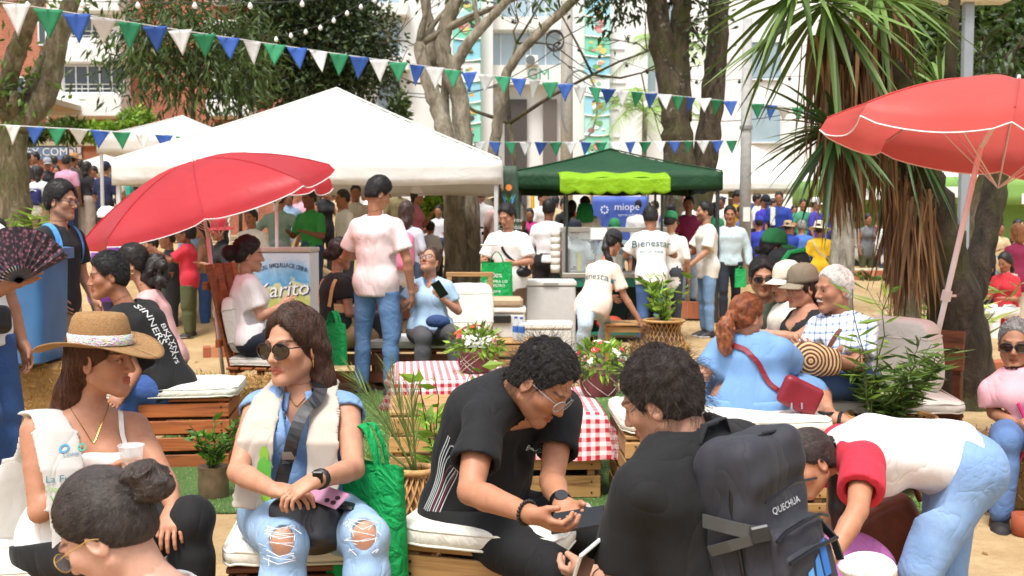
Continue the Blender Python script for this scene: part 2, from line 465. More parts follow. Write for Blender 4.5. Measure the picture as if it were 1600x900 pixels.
# ------ people
def head_sdf(sex='m',age=0,chub=0.0):
 s=Sdf();fw=1.0 if sex=='m' else 0.94
 s.u(ell((0,-.016,.034),(.076*fw,.094,.086)))
 s.u(ell((0,.024,-.028),((.060+chub)*fw,.064,.084)),.03)
 for x in(-1,1):
  s.u(cap((x*(.052+chub)*fw,-.004,-.058),(x*.012,.064,-.1),.019,.017),.035)
  s.u(ell((x*(.044+chub*.5)*fw,.052,-.024),(.022,.024,.022)),.025)
 s.u(ell((0,.071,-.1),(.020,.018,.017)),.02)
 s.u(cap((-.036,.079,.021),(.036,.079,.021),.011 if sex=='m' else.009),.016)
 for x in(-1,1):s.sub(ell((x*.0315,.0985,.003),(.0185,.0175,.0115)),.014)
 for x in(-1,1):s.u(ell((x*.0315,.0735,.002),(.0135,.0125,.0115)),.003)
 s.u(cap((0,.086,.008),(0,.105,-.031),.0075,.0115),.012)
 for x in(-1,1):s.u(ell((x*.0115,.0945,-.036),(.0085,.010,.0075)),.008)
 for x in(-1,1):s.sub(ell((x*.0065,.099,-.0435),(.0035,.005,.003)),.003)
 for x in(-1,1):s.u(cap((0,.0915,-.0615),(x*.0215,.080,-.066),.0058,.0035),.007)
 for x in(-1,1):s.u(cap((0,.0905,-.0735),(x*.019,.080,-.0695),.0068,.0035),.006)
 s.sub(cap((-.021,.0875,-.0675),(0,.0985,-.0675),.0018),.003);s.sub(cap((.021,.0875,-.0675),(0,.0985,-.0675),.0018),.003)
 for x in(-1,1):
  Re=rotz(x*-.35);s.u(ell((x*.0765*fw,-.014,-.012),(.0085,.0205,.033),Re),.006)
  s.sub(ell((x*.0845*fw,-.010,-.009),(.006,.0115,.019),Re),.004)
 return s
def face_paint(q,lips=(.80,.50,.48),brow=(.16,.11,.09),eye=True,beard=0.0,iris=(.10,.06,.04),shut=False):
 c=np.ones((len(q),3));x,y,z=np.abs(q[:,0]),q[:,1],q[:,2];fr=y>.03
 def put(w,col):c[:]=c*(1-w[:,None])+np.array(col)*c*w[:,None]
 if beard:
  w=np.clip((-.030-z)/.02,0,1)*np.clip((y-.0)/.03,0,1)*(1-np.clip((z+.09)/.02,0,1)*(x<.02)*(z>-.08)*0)*beard
  put(w*(z>-.125),(.42,.38,.38))
 put(np.exp(-((x-.045)**2+(z+.03)**2)/.0005)*fr*.5,(1.0,.82,.80))
 put(np.exp(-(x**2+(z+.034)**2)/.0002)*(y>.09)*.4,(1.0,.84,.82))
 w=np.clip(1.35-((x/.023)**2+((z+.0675)/.0125)**2),0,1)*(y>.074);put(np.minimum(1,w*1.6),lips)
 w=np.exp(-((z+.0675)/.0016)**2)*(x<.022)*(y>.078);put(w*.85,(.35,.2,.2))
 bz=.0245+.006*np.sin(np.clip((x-.012)/.038,0,1)*2.6)-.004;w=np.clip(1.5-((x-.032)/.021)**2-((z-bz)/.0048)**2,0,1)*(y>.045);put(np.minimum(1,w*1.3)*.88,brow)
 if eye:
  e=((x-.0315)/.0132)**2+((z-.001)/(.0058 if not shut else.0022))**2;on=(y>.060)
  put(np.clip(1.6-e,0,1)*on*.45,(.55,.42,.4))
  if not shut:
   w=(e<1)*on;c[w]=(1.15,1.25,1.3);w2=(((x-.0315)**2+(z-.0015)**2)<.0056**2)&w;c[w2]=iris
  w=np.exp(-((e-1.0)/.28)**2)*on*(z>-.001);put(w*.9,(.10,.07,.06))
 put(np.clip(1-((x-.0065)/.0045)**2-((z+.0435)/.004)**2,0,1)*(y>.088),(.3,.18,.16))
 return c
def hand_prims(s,W,d,n,left,S,curl=0.5,spread=1.0,thumb=0.5,point=None):
 d=nrm(d);n=nrm(np.asarray(n)-d*(np.asarray(n)@d));t=nrm(np.cross(d,n))*(-1 if left else 1)
 W=np.asarray(W,float)
 s.u(oval(W+d*.012*S,W+d*.074*S,(.028*S,.019*S),(.039*S,.0145*S),t,n),.02*S)
 s.u(cap(W+d*.02*S+t*.02*S,W+d*.055*S+t*.033*S+n*.008*S,.016*S,.011*S),.018*S)
 K=[]
 for i,(o,L,r)in enumerate(((.029,.074,.0086),(.0095,.083,.0088),(-.0105,.077,.0084),(-.029,.06,.0075))):
  cu=curl if point is None or i!=0 else point
  b=W+d*(.082-.006*abs(i-1.2))*S+t*o*spread*S;a=0.25*cu*1.6
  for j,fr in enumerate((.46,.31,.23)):
   dd=nrm(d*math.cos(a)+n*math.sin(a)+t*(.10*(1.3-i)*(1-cu)*spread));e=b+dd*L*fr*S
   s.u(cap(b,e,r*S*(1-.07*j),r*S*(.93-.09*j)),.006*S if j==0 else.002*S);b=e;a+=cu*(1.35 if j==0 else.9)
  K.append(b)
 b=W+d*.03*S+t*.028*S+n*.004*S
 dd=nrm(d*.72+t*(.75-.45*thumb)+n*(.15+.55*thumb));e=b+dd*.036*S;s.u(cap(b,e,.0125*S,.0102*S),.012*S)
 dd=nrm(d*.85+t*(.35-.45*thumb)+n*(.1+.6*thumb));g=e+dd*.031*S;s.u(cap(e,g,.0100*S,.0078*S),.003*S)
 return K
PEOPLE={}
def solve(parent,px,py,L,sign):
 v=ray(px,py);w=CC-parent;a=v@v;b=2*v@w;c=w@w-L*L;disc=b*b-4*a*c
 if disc<0:t=-b/(2*a)
 else:t=(-b+sign*math.sqrt(disc))/(2*a)
 return CC+t*v
def frame_from(yaw,pitch=0.0,roll=0.0):
 """columns: left, forward, up. yaw 0 looks at the camera, +90 to the picture's right; pitch>0 looks down"""
 R=rotz(math.radians(yaw))@np.array([[1,0,0],[0,-1,0],[0,0,1.0]])
 f=R[:,1];u=np.array([0,0,1.0]);l=R[:,0];p=math.radians(pitch);r=math.radians(roll)
 f2=f*math.cos(p)-u*math.sin(p);u2=u*math.cos(p)+f*math.sin(p)
 l2=l*math.cos(r)+u2*math.sin(r);u3=u2*math.cos(r)-l*math.sin(r)
 return np.stack([l2,f2,u3],1)
def skeleton(P):
 """joints in the world from a person's specification"""
 S=P.get('H',1.7)/1.72;fem=P.get('sex','m')=='f';w=P.get('w',1.0);J={'S':S}
 yaw=P['yaw'];Rb=frame_from(yaw);l,f=Rb[:,0],Rb[:,1]
 if 'pel' in P:
  p=P['pel'];J['pel']=pix(p[0],p[1],P['D'])if len(p)==2 else np.array(p,float)
 else:
  x,y=P['at'];gz=P.get('gz',0.0);J['pel']=np.array([x,y,gz+P.get('pz',.93*S)])
 def loc(o,base):return base+l*o[0]*S+f*o[1]*S+np.array([0,0,1.0])*o[2]*S
 def get(key,parent,L,default):
  q=P.get(key)
  if q is None:return loc(default,parent)
  if len(q)==3 and q[0]=='w':return np.array(q[1],float)
  if q[0]=='r':return loc(q[1:],parent)
  if q[2]==0:
   D=(parent-CC)@CF;return pix(q[0],q[1],D+(q[3]if len(q)>3 else 0))
  return solve(parent,q[0],q[1],L*S*(q[3]if len(q)>3 else 1),q[2])
 tl=.50 if not fem else.485
 J['neck']=get('neck',J['pel'],tl,(0,P.get('lean',.02),tl-.005))
 u=nrm(J['neck']-J['pel'])
 tw=math.radians(P.get('twist',0));lt=frame_from(yaw+P.get('twist',0))[:,0]
 lt=nrm(lt-u*(lt@u));fs=np.cross(u,lt)*-1
 fs=nrm(np.cross(lt,u))*-1
 if fs@f<0:fs=-fs
 lh=nrm(l-u*(l@u)*.6);sr=math.radians(P.get('sroll',0));lt=nrm(lt*math.cos(sr)+u*math.sin(sr))
 J.update(l=lt,f=fs,u=u,lh=nrm(l),fh=f)
 sw=(.178 if not fem else.155)*S*(1+.25*(w-1))
 dr=P.get('shdrop',.062)*S
 for sd,sg in(('L',1),('R',-1)):
  o=P.get('sh'+sd,(0,0));J['sh'+sd]=J['neck']+lt*sg*sw-u*(dr-o[1])+fs*o[0]
  hw=(.092 if not fem else.1)*S*(1+.5*(w-1));J['hip'+sd]=J['pel']+nrm(l)*sg*hw-np.array([0,0,.02*S])
  J['el'+sd]=get('e'+sd,J['sh'+sd],.285,(sg*.07,.0,-.27));J['wr'+sd]=get('h'+sd,J['el'+sd],.25,(-sg*.01,.08,-.235))
  J['kn'+sd]=get('k'+sd,J['hip'+sd],.43,(sg*.01,.015,-.425));J['an'+sd]=get('a'+sd,J['kn'+sd],.41,(0,-.02,-.405))
 hd=P.get('head',(yaw,5,0));J['hR']=frame_from(hd[0],hd[1],hd[2]if len(hd)>2 else 0)
 if len(hd)>4:
  pv=J['neck'];J['head']=solve(pv,hd[3],hd[4],.205,hd[5]if len(hd)>5 else-1)if not(len(hd)>5 and hd[5]==0)else pix(hd[3],hd[4],(pv-CC)@CF+(hd[6]if len(hd)>6 else 0))
 else:
  J['head']=J['neck']+nrm(u*.75+np.array([0,0,.5])+J['hR'][:,1]*.16)*.198*S
 return J
def body_parts(P,J):
 S=J['S'];w=P.get('w',1.0);fem=P.get('sex','m')=='f';l,f,u=J['l'],J['f'],J['u'];lh,fh=J['lh'],J['fh']
 hun=P.get('hunch',0.0);pel,neck=J['pel'],J['neck'];L=np.linalg.norm(neck-pel)
 def sp(t):return pel+(neck-pel)*t-f*hun*4*t*(1-t)
 B={};g=w
 b=P.get('belly',0.0)
 T=[]
 hw,hd=(.140,.102)if not fem else(.152,.108)
 ww,wd=(.138,.100)if not fem else(.118,.088)
 cw,cd=(.160,.112)if not fem else(.135,.098)
 lm,fm_=nrm(l+lh),nrm(f+fh);fm_=nrm(fm_-lm*(fm_@lm))
 T.append((oval(sp(-.02),sp(.16),(hw*S*g,hd*S*g),(hw*.97*S*g,hd*.95*S*g),lm,fm_),.0))
 T.append((oval(sp(.16),sp(.45),(hw*.95*S*g,hd*.93*S*g),(ww*S*g,wd*S*g),lm,fm_),.05))
 T.append((oval(sp(.45),sp(.76),(ww*S*g,wd*S*g),(cw*S*g,cd*S*g),l,f),.06))
 T.append((oval(sp(.76),sp(.90),(cw*S*g,cd*S*g),(cw*.62*S,cd*.62*S),l,f),.05))
 sl,sr_=J['shL'],J['shR']
 T.append((cap(sl+(sr_-sl)*.06,sp(.97),.046*S,.052*S),.04));T.append((cap(sr_+(sl-sr_)*.06,sp(.97),.046*S,.052*S),.04))
 if b:T.append((ell(sp(.30)+f*(.05+.3*b)*S,(.13*S*g,(.09+b*.5)*S,.13*S*g),np.stack([l,f,u],1)),.07))
 if fem:
  br=P.get('bust',1.0)
  for sg in(-1,1):T.append((ell(sp(.66)+l*sg*.068*S+f*(.078*g)*S,(.058*br*S,.058*br*S,.062*br*S),np.stack([l,f,u],1)),.04))
 for sg,sd in((1,'L'),(-1,'R')):
  T.append((ell(J['hip'+sd]-fh*.038*S+np.array([0,0,.015*S]),(.080*S*g,.080*S*g,.092*S*g),np.stack([lh,fh,np.array([0,0,1.])],1)),.05))
 B['torso']=T
 nr=(.056 if not fem else.047)*S*(1+.4*(w-1))
 hb=J['head']+J['hR']@np.array([0,-.026,-.045])*S
 B['neck']=[(cap(neck-u*.02*S,hb,nr*1.06,nr*.96),.03)]
 ag=(.9 if fem else 1.0)*(1+.75*(w-1))
 for sd in 'LR':
  a,e,h=J['sh'+sd],J['el'+sd],J['wr'+sd]
  B['ua'+sd]=[(cap(a,a+(e-a)*.45,.050*S*ag,.046*S*ag),.04),(cap(a+(e-a)*.45,e,.046*S*ag,.037*S*ag),.006)]
  B['fa'+sd]=[(cap(e,e+(h-e)*.28,.037*S*ag,.0395*S*ag),.012),(cap(e+(h-e)*.28,h,.0395*S*ag,.0255*S*(1+.3*(ag-1))),.006)]
  p,k,n=J['hip'+sd],J['kn'+sd],J['an'+sd];lg=(1.03 if fem else 1.0)*(1+.85*(w-1))
  B['th'+sd]=[(cap(p,p+(k-p)*.5,.089*S*lg,.074*S*lg),.05),(cap(p+(k-p)*.5,k,.074*S*lg,.054*S*lg),.008)]
  bk=nrm(np.cross(np.cross(k-p,n-k),n-k))if np.linalg.norm(np.cross(k-p,n-k))>1e-3 else-fh
  if bk@fh>0.2 and abs((n-k)[2])>.2:bk=-bk
  m=k+(n-k)*.3
  B['sh'+sd]=[(cap(k,m+bk*.012*S,.052*S*lg,.054*S*lg),.014),(cap(m+bk*.012*S,n,.054*S*lg,.034*S),.008)]
  fd=P.get('foot'+sd);fd=nrm(frame_from(fd)[:,1])if fd is not None else fh
  if P.get('footpitch'+sd):fd=nrm(fd-np.array([0,0,math.tan(math.radians(P['footpitch'+sd]))]))
  up=nrm(np.array([0,0,1.])-fd*fd[2]);lf=np.cross(up,fd)
  B['ft'+sd]=[(cap(n-fd*.035*S-up*.045*S,n+fd*.07*S-up*.052*S,.034*S,.034*S),.03),(oval(n+fd*.05*S-up*.058*S,n+fd*.145*S-up*.066*S,(.038*S,.027*S),(.035*S,.020*S),lf,up),.03)]
  J['sole'+sd]=(n-up*.082*S,-up,fd)
 return B,sp
def merge(parts):
 V=[];F=[];C=[];n=0
 for v,f,c in parts:V.append(v);F.append(f+n);C.append(c if c is not None else np.ones((len(v),3)));n+=len(v)
 return np.vstack(V),np.vstack(F),np.vstack(C)
def zipper(pieces):
 """joins the open rims of the pieces of one body with triangles, so that it is one surface"""
 V,F,C=merge(pieces);off=np.cumsum([0]+[len(p[0])for p in pieces]);rims=[]
 for(v,f,c),o in zip(pieces,off):
  e=np.vstack([f[:,[k,(k+1)%4]]for k in range(4)]).astype(np.int64);key=e.min(1)*len(v)+e.max(1);u,inv,cnt=np.unique(key,return_inverse=True,return_counts=True)
  rims.append(e[cnt[inv.ravel()]==1]+o)
 T=[];m=len(pieces)-1;tgt=np.unique(rims[m])if len(rims[m])else np.arange(off[m],off[m+1])
 for i in range(m):
  if len(rims[i])==0:continue
  pool=tgt;mid_=(V[rims[i][:,0]]+V[rims[i][:,1]])/2
  d=np.linalg.norm(V[pool][None]-mid_[:,None],axis=2);j=d.argmin(1)
  if d.min()>.05:
   pool=np.arange(off[m],off[m+1]);d=np.linalg.norm(V[pool][None]-mid_[:1,None],axis=2);T.append((rims[i][0,1],rims[i][0,0],pool[d[0].argmin()]));continue
  ok=d.min(1)<.03
  T+=[(b,a,pool[jj])for(a,b),jj,k in zip(rims[i],j,ok)if k]
 return V,F,C,np.array(T,int).reshape(-1,3)
LODS={3:(.036,.018,.012),0:(.011,.0033,.0040),1:(.018,.0060,.0075),2:(.028,.0135,.012)}
def hair_strands(sd,lo,hi,V,F,n,length,flow,mat,parent,base_fix,seed=0,rad=.0009,lift=0.25,steps=6,curl=0.0,jit=.25):
 """strands that follow the hair surface; sd and V are in head space, base_fix maps to the parent's frame"""
 r=np.random.default_rng(seed);c=V[F].mean(1);a=np.linalg.norm(np.cross(V[F[:,2]]-V[F[:,0]],V[F[:,3]]-V[F[:,1]]),axis=1)
 pick=r.choice(len(F),n,p=a/a.sum());wts=r.dirichlet(np.ones(4),n);p=np.einsum('nk,nkj->nj',wts,V[F[pick]])
 fn=np.cross(V[F[:,2]]-V[F[:,0]],V[F[:,3]]-V[F[:,1]]);fn/=np.maximum(1e-12,np.linalg.norm(fn,axis=1))[:,None]
 nr=fn[pick];out=np.empty((n,steps+1,3));L=length*r.uniform(.55,1.2,n);g0=r.normal(size=(n,3))*jit;out[:,0]=p-nr*.002
 cur=p.copy();ph=r.uniform(0,6.28,(n,1));wave=r.normal(size=(n,3))
 for s in range(steps):
  g=flow(cur)+g0;g=g-nr*np.einsum('ij,ij->i',g,nr)[:,None];g/=np.maximum(1e-6,np.linalg.norm(g,axis=1))[:,None]
  if curl:g=g+curl*(np.sin(ph+s*1.9)*wave);g/=np.maximum(1e-6,np.linalg.norm(g,axis=1))[:,None]
  cur=cur+g*(L/steps)[:,None]+nr*(lift*L/steps*(0.6 if s<2 else 0.1))[:,None]
  d=sd(cur.astype(f32));e=.002;gr=np.stack([sd((cur+np.eye(3)[k]*e).astype(f32))-d for k in range(3)],1).astype(float)
  nr=gr/np.maximum(1e-9,np.linalg.norm(gr,axis=1))[:,None];tgt=.0015+.006*lift*(s/steps);over=np.clip(d-tgt,-.02,.02*(1-lift))
  cur=cur-nr*np.where(over<0,over,over*(1-min(1,lift)*.7))[:,None];out[:,s+1]=cur
 W_=base_fix(out.reshape(-1,3))
 hc=bpy.data.hair_curves.new('hair_strands');hc.add_curves([steps+1]*n)
 hc.attributes['position'].data.foreach_set('vector',np.ascontiguousarray(W_,f32).ravel())
 ra=hc.attributes.get('radius')or hc.attributes.new('radius','FLOAT','POINT')
 rr=np.tile(np.linspace(1,.25,steps+1),n)*rad;ra.data.foreach_set('value',rr.astype(f32))
 hc.materials.append(mat);o=bpy.data.objects.new('hair_strands',hc);COL.objects.link(o);o.parent=parent
 o['kind']='stuff';return o
def hair_sdf(H,fem,grav):
 st=H.get('style','short');t=H.get('t',.009);s=Sdf()
 fw=.94 if fem else 1.0;top=H.get('top',.006)
 s.u(ell((0,-.018,.034+top*.5),(.076*fw+t,.094+t,.086+t+top)))
 s.u(ell((0,-.045,-.02),(.066*fw+t*.8,.056+t*.8,.06)),.03)
 T=H.get('tie')
 for ch in H.get('chains',[]):
  for(a,ra),(b,rb)in zip(ch[:-1],ch[1:]):s.u(oval(a,b,(ra if np.isscalar(ra)else ra[0],ra*.75 if np.isscalar(ra)else ra[1]),(rb if np.isscalar(rb)else rb[0],rb*.75 if np.isscalar(rb)else rb[1]),(1,0,0),(0,1,0)),.03)
 for c,r in H.get('balls',[]):s.u(ell(c,(r,r,r)if np.isscalar(r)else r),.012)
 amp,fr=H.get('nz',(.0025,90));amp=min(amp,.0045)if st!='curly' else amp;s.nz=folds(amp,fr,H.get('seed',3))
 ht=H.get('hairline',.074);sl=(.80,.60)if st!='long' else(.90,.44)
 def fc(p):
  x,y,z=p[:,0],p[:,1],p[:,2];return-((y-f32(.060))*f32(sl[0])-(z-f32(ht))*f32(sl[1])-f32(H.get('temple',3.0))*x*x-f32(.0035)*np.sin(x*140+z*60)*np.sin(x*63+1))
 s.sub(fc,.016)
 if H.get('part')is None and st in('short','crop','curlyshort'):
  s.cut(plane((0,-.03,-.038),(0,.45,-1)),.008)
  for x in(-1,1):s.sub(ell((x*.085,.0,-.022),(.03,.03,.04)),.008)
 elif st in('back',):
  s.cut(plane((0,-.03,-.046),(0,.75,-1)),.03)
  for x in(-1,1):s.sub(ell((x*.09,.004,-.025),(.03,.026,.04)),.008)
 return s
def make_person(P):
 if not P.get('shoe')and P.get('bottom',{}).get('kind')!='skirt':P['shoe']=dict(c='2a2626')
 lod=P.get('lod',1);hb,hh,hn=LODS[lod];hb=P.get('hb',hb);J=skeleton(P);S=J['S'];fem=P.get('sex','m')=='f'
 B,sp=body_parts(P,J);seed=P.get('seed',abs(hash(P['label']))%1000 if False else sum(map(ord,P['label']))%997)
 gz=P.get('gz',0.0);base=np.array([J['pel'][0],J['pel'][1],gz]);J['base']=base
 root=empty('person',base,P['label'],'person',P.get('group'));J['root']=root
 sk=skin(P.get('skin','bd8560'));hR=J['hR'];hc=J['head'];l,f,u=J['l'],J['f'],J['u']
 hS=S**.5*P.get('hs',1.0)
 toh=lambda p:((np.asarray(p)-hc)@hR)/hS
 toW=lambda q:(np.asarray(q)@hR.T)*hS+hc
 J['toW']=toW
 up_c,lo_c=P.get('top'),P.get('bottom')
# --- head in head space
 hs_=head_sdf('f' if fem else 'm',chub=P.get('chub',0.0));na,nb_=toh(J['neck']-u*.02*S),toh(hc+hR@np.array([0,-.026,-.045])*S)
 nr=(.056 if not fem else.047)*S/hS*(1+.4*(P.get('w',1.0)-1));hs_.u(cap(na+(nb_-na)*.2,nb_,nr*1.04,nr*.96),.022)
 mid=na+(nb_-na)*.5;nd=nrm(nb_-na)
 hlo=np.minimum((-.095,-.125,-.135),mid-nr*1.1-.01);hhi=np.maximum((.095,.125,.135),mid+nr)
 hv,hf=surf(hs_,hlo,hhi,hh)
 bad=((hv[hf].mean(1)-mid)@nd)<-.012;hv,hf=drop(hv,hf,bad)
 hcol=face_paint(hv,**P.get('face',{}));parts=[(toW(hv),hf,hcol)]
# --- hands
 if lod<2 or P.get('hands'):
  for sd in 'LR':
   h=P.get('hand'+sd,{})
   if h is None:continue
   e,wr=J['el'+sd],J['wr'+sd];d=nrm(wr-e)
   if 'd' in h:d=nrm(l*h['d'][0]+f*h['d'][1]+np.array([0,0,1.])*h['d'][2])
   if 'dw' in h:d=nrm(h['dw'])
   n=h.get('nw')
   if n is None:n=h.get('n',(-1 if sd=='L' else 1,0,0));n=l*n[0]+f*n[1]+np.array([0,0,1.])*n[2]
   s=Sdf();s.u(cap(e+(wr-e)*.7,wr,.0335*S*(.9 if fem else 1),.0255*S*(.9 if fem else 1)))
   hsz=S*(.93 if fem else 1.0)
   J['tips'+sd]=hand_prims(s,wr,d,n,sd=='L',hsz,h.get('curl',.45),h.get('spread',1.0),h.get('thumb',.5),h.get('point'))
   J['hd'+sd]=(wr,d,nrm(n-d*(n@d)))
   blo,bhi=s.bounds();v,q=surf(s,blo,bhi,hn)
   ad=nrm(wr-e);bad=((v[q].mean(1)-wr)@ad)<-.03*S;v,q=drop(v,q,bad);parts.append((v,q,None))
# --- trunk and limbs
 s=Sdf();names=['torso','neck','uaL','uaR','faL','faR','thL','thR','shL','shR','ftL','ftR']
 skip=P.get('skip',())
 mats=[sk];fm=None
 if lod<2:
  hide=set()
  if up_c and not P.get('keep'):hide|={'torso'}
  if lo_c and lo_c.get('kind','pants')=='pants' and lo_c.get('end',.93)>.8:hide|={'thL','thR','shL','shR'}
  for nm in names:
   if nm in hide or nm in skip:continue
   if nm[:2]=='ft' and P.get('shoe')and not P['shoe'].get('open'):continue
   for fn,k in B[nm]:s.u(fn,k)
  if 'torso' in hide:
   s.u(oval(sp(.55),sp(.9),(.09*S,.06*S),(.10*S,.055*S),l,f),.04);s.u(cap(J['shL']-l*.02,J['shR']+l*.02,.045*S),.04)
  v,q=surf(s,*s.bounds(),hb)
  wn_=J['neck']-u*.02*S;wm=toW(mid);wd_=nrm(toW(nb_)-toW(na));cen=v[q].mean(1)
  bad=(((cen-wm)@wd_)>.004)&(np.linalg.norm(cen-wm,axis=1)<.2)
  v,q=drop(v,q,bad);parts.append((v,q,None))
  v,q,c,tr=zipper(parts);body=mesh_obj('body',v-base,(q,tr),sk,root,col=c)
 else:
  groups=[(sk,['neck']+['fa'+x for x in 'LR']+['ua'+x for x in 'LR']+['hn'])]
  G={0:[(fn,k)for nm in('neck','uaL','uaR','faL','faR')for fn,k in B[nm]]}
  hsd=Sdf()
  for sd in 'LR':
   wr=J['wr'+sd];d=nrm(wr-J['el'+sd]);G[0].append((oval(wr+d*.01,wr+d*.11*S,(.034*S,.03*S),(.026*S,.02*S),f,np.cross(f,d)),.02))
  if lo_c and lo_c.get('end',.93)<.8:G[0]+=[x for nm in('thL','thR','shL','shR')for x in B[nm]]
  mats=[sk]
  if up_c:
   mats.append(cloth(up_c['c']));sl_=up_c.get('sleeve',.55);L_=list(B['torso'][:-2]);T2=[]
   for fn,k in L_:T2.append(((lambda fn:(lambda p:fn(p)-f32(.014)))(fn),k))
   hem=up_c.get('hem',.1)
   T2.append((oval(J['pel'],J['pel']-u*hem*S,(.165*S*P.get('w',1),.13*S),(.165*S*P.get('w',1),.13*S),l,f),.03))
   for sd in 'LR':
    a,e,h_=J['sh'+sd],J['el'+sd],J['wr'+sd]
    if sl_>0:T2.append((cap(a,a+(e-a)*min(1,sl_),.064*S,.060*S),.03))
    if sl_>1:T2.append((cap(e,e+(h_-e)*(sl_-1),.056*S,.042*S),.02))
   G[len(mats)-1]=T2
  if lo_c:
   mats.append(denim(*lo_c['denim'])if 'denim' in lo_c else cloth(lo_c['c']));en=lo_c.get('end',.95);T3=[(oval(J['pel']-u*.02,sp(.15),(.155*S*P.get('w',1),.118*S),(.15*S,.115*S),J['lh'],J['fh']),.02)]
   T3+=B['torso'][-2:]
   if lo_c.get('kind')=='skirt':
    T3.append((oval(J['pel'],J['pel']-np.array([0,0,lo_c.get('len',.5)]),(.17*S,.14*S),(.19*S,.17*S),J['lh'],J['fh']),.03))
   else:
    lw=lo_c.get('loose',.012)
    for sd in 'LR':
     p,k,n_=J['hip'+sd],J['kn'+sd],J['an'+sd];e1=min(1,en*2)if en<.5 else 1
     T3.append((cap(p,p+(k-p)*e1,.092*S+lw*.3,.060*S+lw),.03))
     if en>.5:T3.append((cap(k,k+(n_-k)*((en-.5)*2),.060*S+lw,.044*S+lw),.02))
   G[len(mats)-1]=T3
  mats.append(plain(P.get('shoe',{}).get('c','1c1a1a'),.6));G[len(mats)-1]=[x for nm in('ftL','ftR')for x in B[nm]]
  s=Sdf()
  for i in G:
   for fn,k in G[i]:s.u(fn,min(k,.02)if i==0 else min(k,.03))
  los,his=[],[]
  for nm in names:
   for fn,k in B[nm]:los.append(fn.lo);his.append(fn.hi)
  v,q=surf(s,np.min(los,0)-.05,np.max(his,0)+.05,hb)
  lab=np.stack([np.min([fn(v.astype(f32))for fn,k in G[i]],0)for i in G],1).argmin(1)
  wm=toW(mid);wd_=nrm(toW(nb_)-toW(na));cen=v[q].mean(1);bad=(((cen-wm)@wd_)>.008)&(np.linalg.norm(cen-wm,axis=1)<.2)&(lab[q[:,0]]==0)
  keepq=~bad;fmat=lab[q[:,0]][keepq];v,q=drop(v,q,bad)
  v2,q2,c2,tr=zipper(parts+[(v,q,None)]);nf0=sum(len(x[1])for x in parts)
  fm=np.concatenate([np.zeros(nf0,int),fmat,np.zeros(len(tr),int)]);body=mesh_obj('body',v2-base,(q2,tr),mats,root,col=c2,fm=fm)
 J['body']=body
# --- clothes
 if lod<2 and up_c:J['shirt']=make_top(P,J,B,sp,up_c,root,base,seed)
 if lod<2 and lo_c:J['pants']=make_bottom(P,J,B,sp,lo_c,root,base,seed+1)
 if lod<2 and P.get('shoe'):
  for sd in 'LR':
   if 'ft'+sd in skip:continue
   c=P['shoe'];s=Sdf()
   for fn,k in B['ft'+sd]:s.u(fn,k)
   n=J['an'+sd];so,dn,fd=J['sole'+sd];s.u(cap(n-fd*.012*S,n-fd*.012*S-dn*-.0+dn*.05*S,.040*S,.043*S),.02);s.off=.007
   s.cut(plane(so,dn),.004);s.cut(plane(n+(-dn)*.02*S,-dn),.004)
   v,q=surf(s,*s.bounds(),.008 if lod==0 else.011);sh=mesh_obj('shoe',v-base,q,plain(c.get('c','1c1a1a'),.55),root)
   if c.get('sole'):
    s2=Sdf()
    for fn,k in B['ft'+sd]:s2.u(fn,k)
    s2.off=.014;s2.cut(plane(so,dn),.003);s2.cut(plane(so-dn*.022*S,-dn),.003);v,q=surf(s2,*s2.bounds(),.008 if lod==0 else.011);mesh_obj('sole',v-base,q,plain(c['sole'],.6),sh)
# --- hair
 H=P.get('hair')
 if H:
  H=dict(H)
  if H.get('style','short')=='short':H.setdefault('jit',.5);H['lift']=H.get('lift',.3)*1.4;H['nz']=H.get('nzk')or((.0032,170)if lod<1 else(.0016,120)if lod<2 else(.004,110))
  grav=hR.T@np.array([0,0,-1.]);hsd=hair_sdf(H,fem,grav);blo,bhi=hsd.bounds();hv,hf=surf(hsd,blo-.01,bhi+.01,H.get('h',hh*1.35 if lod<2 else.015))
  hm=hairm(H.get('c','120c09'),H.get('c2'));ho=mesh_obj('hair',toW(hv)-base,hf,hm,root);J['hair']=ho
  ns=H.get('n',{0:3500,1:900,2:0}[min(2,lod)])
  if ns:
   st=H.get('style','short');T=H.get('tie');wh=np.array((0.01,-.075,.105))
   def flow(p):
    if T is not None:
     d=np.asarray(T)-p;near=np.linalg.norm(d,axis=1)[:,None];g=d/np.maximum(near,1e-4)
     return np.where(near<.03,grav+np.sin(p[:,[1,2,0]]*150),g)
    if st in('long',):return np.where((p[:,2]>.05)[:,None],(p-wh*np.array((1,.3,1)))*np.array((1.2,.3,.6))*8,grav[None]*1.0)
    g=(p-wh);g/=np.maximum(1e-4,np.linalg.norm(g,axis=1))[:,None];return g+H.get('bias',np.array((0,.1,-.1)))
   hair_strands(hsd,blo,bhi,hv,hf,ns,H.get('len',.035),flow,hm,ho,lambda q:toW(q)-base,seed,H.get('rad',.0009 if lod==0 else.0016),H.get('lift',.2),6,H.get('curl',0.0),H.get('jit',.25))
   if lod==0:sh_=st=='short';hair_strands(hsd,blo,bhi,hv,hf,900 if sh_ else 450,.04 if sh_ else.035,flow,hm,ho,lambda q:toW(q)-base,seed+9,.00045 if sh_ else.0003,1.3 if sh_ else.55,6,.5 if sh_ else.25,.8 if sh_ else.35)
 return J
def cloth_of(c):
 if 'mat' in c:return c['mat']
 return denim(*c['denim'])if 'denim' in c else cloth(c['c'],wr=c.get('wr',.3))
